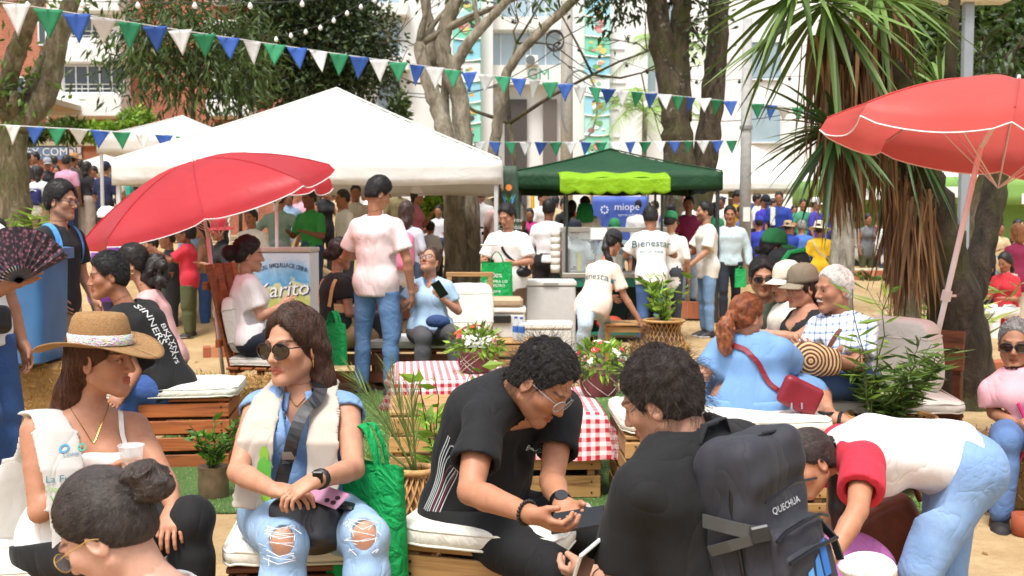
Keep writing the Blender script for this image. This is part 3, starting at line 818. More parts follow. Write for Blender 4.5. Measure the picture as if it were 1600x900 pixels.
def make_top(P,J,B,sp,c,root,base,seed):
 S=J['S'];l,f,u=J['l'],J['f'],J['u'];lod=P.get('lod',1);h=c.get('h',.0085 if lod==0 else.015);w=P.get('w',1.0);fem=P.get('sex','m')=='f'
 s=Sdf();k2=c.get('drape',.05)
 for fn,k in B['torso']:s.u(fn,max(k,k2))
 hem=c.get('hem',.10);hw=(.145 if not fem else.155)*S*w;fl=c.get('flare',1.0)
 s.u(oval(J['pel'],J['pel']-u*max(.0,hem)*S,(hw,.112*S*w),(hw*fl,.114*S*w*fl),J['lh'],nrm(J['fh']-u*(J['fh']@u))),.05)
 for sd in 'LR':
  if(J['kn'+sd]-J['hip'+sd])@(-u)>.36*S and hem>.04 and not c.get('tuck'):s.u(cap(J['hip'+sd],J['hip'+sd]-u*hem*S,.084*S*w,.080*S*w),.02)
 lo_=c.get('loose',.014 if not c.get('tuck')else.008);ag=(.9 if fem else 1.0)*(1+.75*(w-1));sl=c.get('sleeve',.55);ends=[]
 for sd in 'LR':
  if 'ua'+sd in P.get('skip',()):continue
  a,e,wr=J['sh'+sd],J['el'+sd],J['wr'+sd];fl2=c.get('sflare',.010)
  if sl>0:
   t=min(1,sl);q=a+(e-a)*t;s.u(cap(a,a+(e-a)*t*.55,.049*S*ag,.049*S*ag+fl2*.4),.03);s.u(cap(a+(e-a)*t*.55,q,.049*S*ag+fl2*.4,(.047 if t<1 else.040)*S*ag+fl2),.006);end,dr=q,nrm(e-a);rr=(.047 if t<1 else.040)*S*ag+fl2
   if sl>1:
    q2=e+(wr-e)*(sl-1);s.u(cap(e,q2,.041*S*ag+fl2,.030*S*ag+fl2*.7),.012);end,dr=q2,nrm(wr-e);rr=.03*S*ag+fl2
   ends.append((end,dr,rr))
 s.off=lo_
 foci=[J['elL'],J['elR'],J['shL']-u*.08,J['shR']-u*.08,sp(.22)+f*.1]
 s.nz=folds(c.get('fold',.006)*.8,c.get('ff',24)*1.25,seed,6,foci,zs=.4)
 s.cut(plane(J['pel']-u*hem*S,-u),.004)
 for end,dr,rr in ends:
  def tr(p,end=np.asarray(end,f32),dr=np.asarray(dr,f32),rr=rr+lo_+.03):
   a=(p-end)@dr;q=p-end-a[:,None]*dr;rad=np.sqrt((q*q).sum(1));return np.where((a>-.03)&(a<.11),np.minimum(a,(f32(rr)+f32(.02)-rad)),-1.0).astype(f32)
  s.cut(tr,0)
  if lod==0:s.sub(cap(end-dr*.012,end+dr*.05,rr*.90+lo_*.2),.003)
 nk=c.get('neck','crew');nr=(.056 if not fem else.047)*S
 s.sub(cap(J['neck']-u*.005,J['head'],nr*1.15+.012+c.get('nw',0),nr*1.15+.012+c.get('nw',0)),.006)
 if nk=='v':s.sub(oval(J['neck']+f*.06,J['neck']-u*c.get('vd',.12)*S+f*.13*S,(.055*S,.06),(.006,.06),l,f),.006)
 if nk=='scoop':s.sub(ell(J['neck']+f*.075*S-u*.02*S,(.085*S,.085*S,c.get('vd',.09)*S),np.stack([l,f,u],1)),.006)
 if nk=='strap':
  s.cut(plane(sp(c.get('st',.80)),u),.01)
 v,q=surf(s,*s.bounds(),h);v=relax(v,q,1,.5);o=mesh_obj(c.get('name','shirt'),v-base,q,cloth_of(c),root)
 if c.get('collar'):
  m=cloth(c['collar'])if isinstance(c['collar'],str)else cloth_of(c);nb=J['neck'];ax=nrm(J['head']-J['neck']);ax=nrm(ax*.6+u*.6);fx=nrm(f-ax*(f@ax));lx=np.cross(fx,ax)
  def cf(a,v_):
   th=(a-.5)*2*math.pi*.86+math.pi;fr=np.cos(th)
   r=nr*1.12+.010+.020*v_;z=.030*S-.012*S*(fr+1)*.5-(v_**1.3)*.040*S*(1+.35*(fr+1)*.5)
   z=z+.022*S*(1-v_)**2*.3
   return[(nb[i]-u[i]*.004*S+lx[i]*np.sin(th)*r+fx[i]*fr*r+ax[i]*z)for i in range(3)]
  Vc,Fc=grid_sheet(cf,30,4);Vc,Fc=thick(Vc,Fc,.004);mesh_obj('collar',Vc-base,Fc,m,o)
 return o
def make_bottom(P,J,B,sp,c,root,base,seed):
 S=J['S'];u=J['u'];lod=P.get('lod',1);h=c.get('h',.0095 if lod==0 else.016);w=P.get('w',1.0);s=Sdf();kind=c.get('kind','pants')
 for fn,k in B['torso'][:2]+B['torso'][-2:]:s.u(fn,max(k,.04))
 en=c.get('end',.95);lg=(1.03 if P.get('sex')=='f' else 1.0)*(1+.85*(w-1));lw=c.get('loose',.008)
 if kind=='skirt':
  for sd in 'LR':
   for fn,k in B['th'+sd]:s.u(fn,.12)
  if c.get('len'):s.u(oval(J['pel'],J['pel']-np.array([0,0,c['len']]),(.16*S*w,.13*S*w),(.17*S*w*c.get('flare',1.1),.15*S*w*c.get('flare',1.1)),J['lh'],J['fh']),.08)
  s.off=.012
  if c.get('kcut'):
   for sd in 'LR':d=nrm(J['kn'+sd]-J['hip'+sd]);s.cut(plane(J['hip'+sd]+(J['kn'+sd]-J['hip'+sd])*c['kcut'],d),.01)
 else:
  for sd in 'LR':
   if 'th'+sd in P.get('skip',()):continue
   p,k,n=J['hip'+sd],J['kn'+sd],J['an'+sd]
   s.u(cap(p,p+(k-p)*.5,.090*S*lg,.076*S*lg),.05)
   if en>=.5:
    s.u(cap(p+(k-p)*.5,k,.076*S*lg,.056*S*lg+lw*.5),.01);t=(en-.5)*2
    for fn,kk in B['sh'+sd][:1]:s.u(fn,.016)
    s.u(cap(k+(n-k)*.3,k+(n-k)*t,.055*S*lg+lw*.3,(.036+c.get('cuff',.012))*S),.01)
   else:s.u(cap(p+(k-p)*.5,p+(k-p)*en*2,.076*S*lg,.07*S*lg+lw),.04)
  s.off=.007+lw*.5
 foci=[J['knL'],J['knR'],J['hipL']+J['fh']*.06,J['hipR']+J['fh']*.06,J['anL'],J['anR']]
 s.nz=folds(c.get('fold',.0042)*.75,30,seed,6,foci,.13,.6)
 tp=P.get('top');td=nrm(nrm(J['knL']-J['hipL'])+nrm(J['knR']-J['hipR']));cn=u if u@td<-.3 else nrm(u-td*max(0,u@td)*1.15)
 ro=np.asarray(sp(c.get('rise',.22 if(not tp or tp.get('tuck')or tp.get('hem',.1)<.04)else.03 if u@td>-.5 or tp.get('hem',.1)<.1 else-(tp['hem']-.05)/.5)),f32);cn=np.asarray(cn,f32);u3=np.asarray(u,f32)
 if u@td<-.5:s.cut(plane(ro,u),.004)
 else:s.cut(lambda p:np.minimum((p-ro)@cn,f32(.20*w)-np.linalg.norm((p-ro)-((p-ro)@u3)[:,None]*u3,axis=1)).astype(f32),.004)
 for hole in c.get('holes',[]):s.sub(hole,.004)
 v,q=surf(s,*s.bounds(),h);v=relax(v,q,1,.4);o=mesh_obj(c.get('name','trousers' if kind=='pants' else 'skirt'),v-base,q,cloth_of(c),root)
 if c.get('belt'):
  s2=Sdf()
  for fn,k in B['torso'][:2]:s2.u(fn,k)
  s2.off=.013;s2.cut(plane(sp(.235),u));s2.cut(plane(sp(.155),-u));v,q=surf(s2,*s2.bounds(),h);mesh_obj('belt',v-base,q,plain(c['belt'],.5),o)
 return o
def to_world(J,q):return J['toW'](q)
def add_hat(J,style,c,band=None,**k):
 """hats are shaped in head space and hang from the person"""
 root,base,toW=J['root'],J['base'],J['toW']
 def put(nm,mb,m,par,smooth=True):
  V=toW(np.array(mb.V))-base;return mesh_obj(nm,V,mb.F,m,par,smooth)
 m=k.get('mat')or cloth(c)
 if style=='cap':
  mb=MB();n=28;prof=[(.0,.152),(.03,.149),(.058,.137),(.076,.115),(.086,.085),(.090,.055),(.0905,.038),(.086,.038)]
  mb.lathe(prof[::-1],n,(0,-.018,k.get('dz',.0)),sx=.98,sy=1.14,caps=True);hat=put('cap',mb,m,root)
  def vis(a,v_):
   th=(a-.5)*2.2;r0=np.array([.086,.1]);x=np.sin(th)*(.083+.012*v_);y=-.018+np.cos(th)*.098+v_*(.075*np.cos(th*1.05)**.5 if False else.075*np.clip(np.cos(th*1.25),0,1)**.6)
   z=.045+k.get('dz',0)-.020*v_-.018*(x/.08)**2
   return[x,y,z]
  Vv,Fv=grid_sheet(vis,16,6);Vv,Fv=thick(Vv,Fv,.004);mesh_obj('visor',toW(Vv)-base,Fv,cloth(k.get('visor',c)),hat)
  b=MB();b.lathe([(.0,.157),(.007,.155),(.008,.150)][::-1],10,(0,-.018,k.get('dz',0)));put('button',b,m,hat)
  return hat
 if style=='straw':
  mb=MB();n=36
  prof=[(.086,.045),(.088,.060),(.084,.10),(.076,.135),(.066,.150),(.040,.152),(.0,.140)]
  mb.lathe([(r,z)for r,z in prof],n,(0,-.01,k.get('dz',0)),sx=1.0,sy=1.18,caps=False);hat=put('hat',mb,m,root)
  bw=k.get('brim',.10)
  def brim(a,v_):
   th=a*2*math.pi;r=.087+v_*bw;x=np.sin(th)*r;y=-.01+np.cos(th)*(r+.016);z=.047+k.get('dz',0)+v_*k.get('droop',-.012)+k.get('wav',.014)*v_*np.cos(2*th+k.get('ph',0))
   return[x,y,z]
  Vb,Fb=grid_sheet(brim,40,6);Vb,Fb=thick(Vb,Fb,.004);mesh_obj('brim',toW(Vb)-base,Fb,m,hat)
  if band is not None:
   b=MB();b.lathe([(.0895,.050),(.0905,.052),(.0895,.082),(.0865,.084)],n,(0,-.01,k.get('dz',0)),sx=1.0,sy=1.18,caps=False);put('hat_band',b,band,hat)
  return hat
 if style=='bucket':
  mb=MB();mb.lathe([(.096,.03),(.094,.06),(.088,.10),(.076,.125),(.04,.136),(.0,.138)],28,(0,-.012,0),sx=1,sy=1.12,caps=False);hat=put('hat',mb,m,root)
  def brim(a,v_):
   th=a*2*math.pi;r=.094+v_*k.get('brim',.075);return[np.sin(th)*r,-.012+np.cos(th)*(r+.012),.034-v_*k.get('drop',.032)+.008*v_*np.sin(3*th)]
  Vb,Fb=grid_sheet(brim,36,5);Vb,Fb=thick(Vb,Fb,.004);mesh_obj('brim',toW(Vb)-base,Fb,m,hat);return hat
def add_glasses(J,dark=True,c='1a1412',w=.030,hgt=.024,rim=True,wire=False):
 root,base,toW=J['root'],J['base'],J['toW'];fr=MB();gl=MB()
 R=.0022 if not wire else.0013
 for x in(-1,1):
  pts=[(x*.033+math.cos(t)*w*(1+.08*x*math.cos(t)),.1015-.05*(x*.033+math.cos(t)*w)**2/.004*.12,-.002+math.sin(t)*hgt*(.92 if math.sin(t)>0 else 1.05))for t in np.linspace(0,2*math.pi,21)]
  fr.tube(pts,R,6,False);c0=np.mean(pts[:-1],0);n=len(gl.V);gl.V+=[tuple(p)for p in pts[:-1]]+[tuple(c0+np.array((0,.004,0)))]
  gl.F+=[(n+i,n+(i+1)%20,n+20)for i in range(20)]
  fr.tube([(x*(.033+w*.97),.094,.006),(x*.0755,.06,.006),(x*.081,-.01,.003),(x*.080,-.028,-.008)],R,6)
 fr.tube([(-.006,.101,.004),(0,.105,.006),(.006,.101,.004)],R,6)
 g=mesh_obj('glasses',toW(np.array(fr.V))-base,fr.F,plain(c,.35),root)
 t=glass('0c0807',.08,.93)if dark else glass('e8f0f4',.02,.12)
 mesh_obj('lens',toW(np.array(gl.V))-base,gl.F,t,g);return g
def conform(J,obj,name,body,O,dirn,X,Y,size,mat,off=.003,**kw):
 """print lettering on a garment: project along dirn onto the garment's surface"""
 from mathutils.bvhtree import BVHTree
 if isinstance(body,str):V,F=text_mesh(body,size,**kw)
 else:V,F=body
 base=J['base'];me=obj.data
 vs=[v.co.copy()for v in me.vertices];bvh=BVHTree.FromPolygons(vs,[tuple(p.vertices)for p in me.polygons])
 X=nrm(X);Y=nrm(Y-X*(np.asarray(Y)@X));dirn=nrm(dirn);out=[]
 for v in V:
  p=np.asarray(O)-base+X*v[0]+Y*v[1];hit=bvh.ray_cast(Vector(p-dirn*.5),Vector(dirn),1.2)
  out.append(np.array(hit[0])-dirn*off if hit[0]is not None else None)
 good=[np.array(o)for o in out if o is not None]
 if not good:return None
 dm=np.mean([g@dirn for g in good])
 out=[o if o is not None else(np.asarray(O)-base+X*v[0]+Y*v[1])+dirn*(dm-((np.asarray(O)-base+X*v[0]+Y*v[1])@dirn))for o,v in zip(out,V)]
 return mesh_obj(name,np.array(out),F,mat,obj,smooth=True)
def strap(J,pts,width,mat,name='strap',parent=None,th=.003,target=None,nrmls=None):
 """a ribbon along world points"""
 P=[np.asarray(p,float)for p in pts];V=[];F=[];base=J['base']if J else np.zeros(3)
 for i,p in enumerate(P):
  t=nrm(P[min(i+1,len(P)-1)]-P[max(i-1,0)]);n=nrm(nrmls[i]if nrmls is not None else np.array([0,-1,.2]));s=nrm(np.cross(t,n));n=np.cross(s,t)
  V+=[p-s*width/2-base,p+s*width/2-base,p+s*width/2+n*th-base,p-s*width/2+n*th-base]
 for i in range(len(P)-1):
  for a in range(4):F.append((i*4+a,i*4+(a+1)%4,i*4+4+(a+1)%4,i*4+4+a))
 F+=[(3,2,1,0),tuple(len(V)-4+i for i in range(4))]
 return mesh_obj(name,V,F,mat,parent if parent is not None else(J['root']if J else None),smooth=False)
def hug(J,obj,pts,off=.006,n=24,toward=None):
 """resample world points as a path pulled onto a garment's surface"""
 from mathutils.bvhtree import BVHTree
 base=J['base'];me=obj.data;bvh=BVHTree.FromPolygons([v.co.copy()for v in me.vertices],[tuple(p.vertices)for p in me.polygons])
 P=np.array(pts,float);d=np.r_[0,np.cumsum(np.linalg.norm(np.diff(P,axis=0),axis=1))];t=np.linspace(0,d[-1],n)
 Q=np.stack([np.interp(t,d,P[:,i])for i in range(3)],1);out=[];N=[]
 for q in Q:
  h=bvh.find_nearest(Vector(q-base))
  if h[0]is None:out.append(q);N.append(np.array([0,-1,0]));continue
  nn=np.array(h[1]);out.append(np.array(h[0])+base+nn*off);N.append(nn)
 out=np.array(out)
 for _ in range(2):out[1:-1]=out[1:-1]*.5+(out[:-2]+out[2:])*.25
 return out,N
# ------ the ground
def sstep(a,b,x):t=np.clip((x-a)/(b-a),0,1);return t*t*(3-2*t)
def gh(x,y):
 x=np.asarray(x,float);y=np.asarray(y,float)
 L=sstep(-1.6,-4.2,x)*sstep(12.5,18.5,y)*1.12
 M=sstep(16.15,16.3,y)*.12+sstep(16.3,19,y)*.30
 R=sstep(2.5,4.5,x)*(sstep(21.0,24,y)*.25)
 b=.012*np.sin(x*1.7+y*.9)+.010*np.sin(x*.8-y*2.1)
 return np.maximum(L,M)+R*.5+b*sstep(9.4,11,y)
@cached
def dirt():
 t=NT('dirt');n=t.noise(0.9,6,0.6);m=t.noise(7,6,0.7);p=t.noise(75,4,0.7)
 b=t.ramp(n,[(0.3,'a08458'),(0.52,'b89c70'),(0.72,'c9b189')])
 b=t.mix(t.ramp(m,[(0.42,0),(0.75,0.55)]),b,'8a6b42');b=t.mix(t.ramp(p,[(0.6,0),(0.8,0.5)]),b,'dcc79c')
 t.color(b);q=t.bump(m,0.6,0.05);t.bump(p,0.6,0.012,q);t.set(Roughness=0.95);return t.m
xs=np.concatenate([np.linspace(-70,-12,16),np.linspace(-11.5,11.5,90),np.linspace(12,70,16)])
ys=np.concatenate([np.linspace(-8,9,30),np.linspace(9.3,26,80),np.linspace(27,140,24)])
gx,gy=np.meshgrid(xs,ys,indexing='ij');gV=np.stack([gx.ravel(),gy.ravel(),gh(gx,gy).ravel()],1)
_i,_j=np.meshgrid(np.arange(len(xs)-1),np.arange(len(ys)-1),indexing='ij');_a=(_i*len(ys)+_j).ravel()
tag(mesh_obj('ground',gV,np.stack([_a,_a+len(ys),_a+len(ys)+1,_a+1],1),dirt()),'packed tan earth of the park with pebbles','ground',kind='structure')
@cached
def turfm():
 t=NT('turf');n=t.noise(2.2,4);m=t.noise(140,4,0.7)
 b=t.ramp(n,[(0.3,'5a8038'),(0.7,'7c9f56')]);t.color(t.mix(t.ramp(m,[(0.4,0.7),(0.65,0)]),b,'2f5119'));t.bump(m,1.0,0.02);t.set(Roughness=0.8);return t.m
def turf(x0,x1,y0,y1,n,lab,seed):
 V,F=grid_sheet(lambda u,v:[x0+(x1-x0)*u,y0+(y1-y0)*v,.014+.006*np.sin(u*9+v*5)*np.sin(v*7)],24,24);V,F=thick(V,F,.012)
 o=tag(mesh_obj('turf_mat',V,F,turfm()),lab,'artificial turf',kind='structure')
 r=np.random.default_rng(seed);p=np.stack([r.uniform(x0,x1,n),r.uniform(y0,y1,n),np.full(n,.012)],1);a=r.uniform(0,6.28,n);h=r.uniform(.006,.014,n)
 d=np.stack([np.cos(a),np.sin(a),np.zeros(n)],1)*.0035;t=p+np.stack([r.normal(0,.008,n),r.normal(0,.008,n),h],1)
 V=np.stack([p-d,p+d,t],1).reshape(-1,3);F=np.arange(3*n).reshape(-1,3)
 g=mesh_obj('turf_blades',V,F,leafm('7f9f5c','55763a',0.2),o,False,col=np.repeat(r.uniform(.2,1,n),3));g['kind']='stuff'
turf(-2.35,.98,5.32,9.3,60000,'green artificial turf mat under the gingham tables',1)
turf(-.72,-.30,4.05,4.95,8000,'small offcut of green turf under the wicker vase',2)
turf(1.35,2.1,5.32,5.9,5000,'patch of green turf beside the right crate bench',3)
def tufts(pts,name,lab,seed):
 r=np.random.default_rng(seed);V=[];C=[]
 for(x,y,R,n)in pts:
  for _ in range(n):
   a=r.uniform(0,6.28);q=R*math.sqrt(r.uniform());X,Y=x+q*math.cos(a),y+q*math.sin(a);z=float(gh(X,Y));b=r.uniform(0,6.28);w=.006
   h=r.uniform(.02,.06);V+=[(X-w*math.cos(b),Y-w*math.sin(b),z),(X+w*math.cos(b),Y+w*math.sin(b),z),(X+r.normal(0,.02),Y+r.normal(0,.02),z+h)];C+=[r.uniform(.3,1)]*3
 return tag(mesh_obj(name,V,np.arange(len(V)).reshape(-1,3),leafm('7d8a3c','4c5a22',.2),None,False,col=C),lab,'grass',kind='stuff')
tufts([(-3.1,10.2,.5,260),(-2.3,10.9,.4,200),(-4.6,9.0,.5,160),(4.2,13,.6,200),(5,20,1.2,400),(4.6,17.5,.8,200),(3,11.5,.3,80)],'weeds','sparse yellow green weeds on the bare earth',5)
# ------ kerbs of bricks on end
@cached
def brickm(c='b0603f'):
 t=NT('brick');oi=t.node('ShaderNodeObjectInfo');n=t.noise(30,4);b=t.ramp(oi.outputs['Random'],[(0,tuple(x*.75 for x in lin(c))),(.5,c),(1,'c98a63')])
 t.color(t.mix(t.ramp(n,[(.45,0),(.8,.5)]),b,'8d7a62'));t.bump(n,.5,.01);t.set(Roughness=.9);return t.m
def kerb(a,b,h,label,bw=.085,dep=.20,z0=None):
 a=np.array(a,float);b=np.array(b,float);L=np.linalg.norm(b-a);n=max(3,int(L/bw));d=(b-a)/L;ang=math.atan2(d[1],d[0])
 za=float(gh(*a))if z0 is None else z0;o=empty('brick_kerb',(a[0],a[1],za),label,'kerb',rz=ang)
 m=MB().box((0,.012,-.05),(L,dep-.012,h-.012));m.build('mortar',plain('a2937c',.95),o)
 me=None;r=random.Random(int(L*97))
 for i in range(n):
  w=L/n;
  if me is None:
   br=MB().box((-w*.44,0,-.05),(w*.44,dep,h),b=.006).build('brick',brickm(),o);me=br.data
  else:br=bpy.data.objects.new('brick',me);COL.objects.link(br);br.parent=o
  br.location=((i+.5)*w,r.uniform(-.008,.008),r.uniform(-.006,.006));br.rotation_euler=(0,0,r.uniform(-.03,.03))
 return o
kerb((-2.25,16.1),(3.2,16.1),.20,'long low brick kerb behind the food cart and benches')
kerb((4.35,10.3),(5.7,10.6),.13,'short brick step behind the woman at the right edge',z0=0)
kerb((5.0,20.9),(7.6,20.9),.16,'brick edge of the bare earth mound behind the old man')
kerb((8.0,18.9),(9.6,18.9),.14,'brick kerb beside the standing woman in burgundy',z0=0)
kerb((-5.0,11.4),(-4.0,11.7),.12,'brick edging behind the seated teenager')
kerb((-3.4,11.9),(-2.7,12.1),.12,'brick edging between the boy and the umbrella pole')
m=MB().box((-12,18.4,.7),(-7.2,18.7,float(gh(-9,18.6))+.13),b=.02);tag(m.build('concrete_kerb',plain('a39a86',.9,var=.15)),'grey concrete kerb under the left crowd','kerb')
# ------ buildings
@cached
def brickwall(c1='b5664a',c2='9c5238',sc=1.0):
 t=NT('brick_wall');b=t.node('ShaderNodeTexBrick');b.inputs['Color1'].default_value=(*lin(c1),1);b.inputs['Color2'].default_value=(*lin(c2),1);b.inputs['Mortar'].default_value=(*lin('b9a08c'),1)
 b.inputs['Scale'].default_value=4.0*sc;b.inputs['Mortar Size'].default_value=.02
 t.link(t.coord((1,1,1),'Object',(math.pi/2,0,0)),b.inputs['Vector']);n=t.noise(1.3,4)
 t.color(t.mix(t.ramp(n,[(.4,0),(.8,.35)]),b.outputs[0],'7a3f2b'));t.bump(b.outputs[1],-.4,.02);t.set(Roughness=.9);return t.m
WHITE=plain('e9e7e0',.8,var=.04,scale=1.5);GLASSD=plain('39434a',.12,spec=.8,var=.25,scale=.7,bump=0)
def win(root,x0,x1,z0,z1,y,cols=3,depth=.18,frame='dfe3e4',g=None,rows=1,rail=None):
 w=MB().box((x0,y+depth*.6,z0),(x1,y+depth,z1)).build('window',g or GLASSD,root)
 f=MB();t=.05
 for i in range(cols+1):
  x=x0+(x1-x0)*i/cols;f.box((x-t/2,y+depth*.35,z0),(x+t/2,y+depth*.62,z1))
 for j in range(rows+1):
  z=z0+(z1-z0)*j/rows;f.box((x0,y+depth*.3,z-t/2),(x1,y+depth*.6,z+t/2))
 f.build('window_frame',plain(frame,.5),w)
 if rail:
  r=MB()
  for dz in(.0,.16):r.tube([(x0-.1,y-.08,z0+rail+dz),(x1+.1,y-.08,z0+rail+dz)],.02,6)
  for k in range(4):x=x0-.05+(x1-x0+.1)*k/3;r.tube([(x,y-.08,z0-.05),(x,y-.08,z0+rail+.18)],.018,6)
  r.build('railing',plain('d5d5d0',.4,.6),w)
 return w
bD=40.0;sB=FPX/bD
def bx(px):return(px-800)/sB
def bz(py):return CAMZ+(355-py)/sB
h=empty('apartment_building',(0,bD,0),'red brick apartment building with white balcony bays and tinted windows','building')
MB().box((bx(-160),.6,0),(bx(470),9,bz(-230))).build('brick_wall',brickwall(),h)
def bay(x0,x1,levels,y=-.6):
 for(pt,pb,mat)in levels:
  MB().box((bx(x0),y,bz(pb)),(bx(x1),.9,bz(pt)),b=.03).build('balcony_parapet',mat,h)
bay(92,203,[(-20,27,WHITE),(67,104,WHITE),(150,186,WHITE),(-110,-60,WHITE)])
MB().box((bx(94),.15,bz(150)),(bx(201),.55,bz(104))).build('bay_wall',WHITE,h);MB().box((bx(94),.15,bz(67)),(bx(201),.55,bz(27))).build('bay_wall',WHITE,h)
win(h,bx(107),bx(199),bz(147),bz(106),-.1,5,rail=.12);win(h,bx(120),bx(168),bz(66),bz(29),-.1,3,rail=.12)
bay(331,400,[(-30,10,WHITE),(40,70,WHITE),(161,186,WHITE)])
MB().box((bx(333),.15,bz(161)),(bx(398),.55,bz(70))).build('bay_wall',WHITE,h);win(h,bx(334),bx(397),bz(159),bz(128),-.1,4,rail=.12)
win(h,bx(336),bx(396),bz(110),bz(78),-.1,4)
win(h,bx(59),bx(82),bz(70),bz(25),.45,2);win(h,bx(340),bx(395),bz(8),bz(-20),-.1,3);win(h,bx(425),bx(450),bz(110),bz(60),.45,2);win(h,bx(20),bx(50),bz(160),bz(120),.45,2)
m=MB().box((bx(50),-3.2,bz(178)),(bx(142),.4,bz(170)));m.box((bx(56),-3.1,0),(bx(58),-3.0,bz(178)));m.box((bx(134),-3.1,0),(bx(136),-3.0,bz(178)));m.build('entrance_canopy',plain('b7b09c',.8),h)
gw=empty('street_wall',(0,35,0),'long brick street wall with advertising panels behind the crowd','wall');sW=FPX/35.
wx=lambda p:(p-800)/sW;wz=lambda p:CAMZ+(355-p)/sW
MB().box((wx(-200),0,0),(wx(330),.35,wz(229))).build('wall',brickwall('b86a4e','a65c41',1.2),gw)
MB().box((wx(-200),-.08,wz(229)),(wx(330),.43,wz(222))).build('coping',plain('b9ad94',.9),gw)
r_=MB()
for p in range(-180,330,30):r_.tube([(wx(p),.2,wz(222)),(wx(p),.2,wz(212))],.03,6)
r_.tube([(wx(-190),.2,wz(212)),(wx(330),.2,wz(212))],.035,6);r_.build('handrail',plain('c9c2b0',.6),gw)
b1=MB().box((wx(20),-.06,wz(250)),(wx(110),-.02,wz(230))).build('sign_panel',plain('6f88ad',.5),gw);lettering('lettering','YREX.COM',(wx(68),-.065,wz(239)),(1,0,0),(0,0,1),.36,printed('eef1f4'),b1)
b2=MB().box((wx(111),-.06,wz(250)),(wx(132),-.02,wz(230))).build('sign_panel',plain('d9d5dd',.5),gw);lettering('lettering','DU',(wx(122),-.065,wz(238)),(1,0,0),(0,0,1),.34,printed('2b3a66'),b2)
b3=MB().box((wx(184),-.06,wz(262)),(wx(240),-.02,wz(232))).build('sign_panel',plain('8c1f2b',.5),gw);lettering('lettering','Coc',(wx(200),-.065,wz(243)),(1,0,0),(0,0,1),.42,printed('f5f2ef'),b3,shear=.3)
wD=38.;sC=FPX/wD
cx_=lambda p:(p-800)/sC;cz_=lambda p:CAMZ+(355-p)/sC
cb=empty('white_building',(0,wD,0),'bright white modern building with glass front and two tall printed banners','building')
PAINT=plain('ecebe8',.85,var=.05,scale=.8);PANE=plain('9fb3bd',.1,spec=.9,var=.2,scale=.5,bump=0)
MB().box((cx_(560),.5,0),(cx_(770),8,cz_(-250))).build('wall',PAINT,cb)
MB().box((cx_(770),1.6,0),(cx_(890),8,cz_(-250))).build('wall',PAINT,cb)
MB().box((cx_(890),.0,0),(cx_(1010),8,cz_(-250))).build('wall',PAINT,cb)
MB().box((cx_(1010),1.2,0),(cx_(1400),8,cz_(-250))).build('wall',PAINT,cb)
for(a,b,c,d,n)in((588,626,10,-60,2),(588,626,90,28,2),(588,626,182,95,2)):win(cb,cx_(a),cx_(b),cz_(c),cz_(d),.35,n,g=PANE,rows=1)
MB().box((cx_(556),-.1,cz_(28)),(cx_(640),.6,cz_(10))).build('floor_band',WHITE,cb);MB().box((cx_(556),-.1,cz_(112)),(cx_(640),.6,cz_(92))).build('floor_band',WHITE,cb)
win(cb,cx_(758),cx_(878),cz_(97),cz_(43),1.45,5,g=PANE);win(cb,cx_(758),cx_(800),cz_(130),cz_(108),1.45,2,g=PANE);win(cb,cx_(758),cx_(878),cz_(20),cz_(-60),1.45,5,g=PANE)
MB().box((cx_(752),1.0,cz_(42)),(cx_(892),1.6,cz_(22))).build('floor_band',WHITE,cb);MB().box((cx_(752),1.0,cz_(128)),(cx_(892),1.6,cz_(98))).build('floor_band',WHITE,cb)
MB().box((cx_(788),1.35,0),(cx_(824),1.58,cz_(150))).build('doorway',plain('4a4643',.6),cb);MB().box((cx_(850),1.35,0),(cx_(872),1.58,cz_(150))).build('doorway',plain('6a625c',.6),cb)
for(a,b,c,d)in((950,975,132,80),(1010,1030,140,50),(950,966,215,172),(1040,1060,60,0),(1180,1230,120,60),(1180,1230,220,160)):win(cb,cx_(a),cx_(b),cz_(c),cz_(d),-.1 if a<1000 else 1.05,1,g=PANE)
ac=MB().box((cx_(822),.75,cz_(99)),(cx_(841),1.1,cz_(84)),b=.02);acu=ac.build('air_conditioner',plain('e8e8e4',.5),cb);MB().lathe([(.16,0),(.16,.02),(.03,.02),(.03,.03),(.0,.03)],16,(cx_(829),.75,cz_(91.5)),rotx(math.pi/2)).build('fan_grille',plain('6b6f70',.5),acu)
lettering('wall_lettering','BG',(cx_(772),1.44,cz_(163)),(1,0,0),(0,0,1),.9,printed('d4d6d2'),cb);lettering('wall_lettering','GM',(cx_(842),.99,cz_(113)),(1,0,0),(0,0,1),.55,printed('5fb79a'),cb)
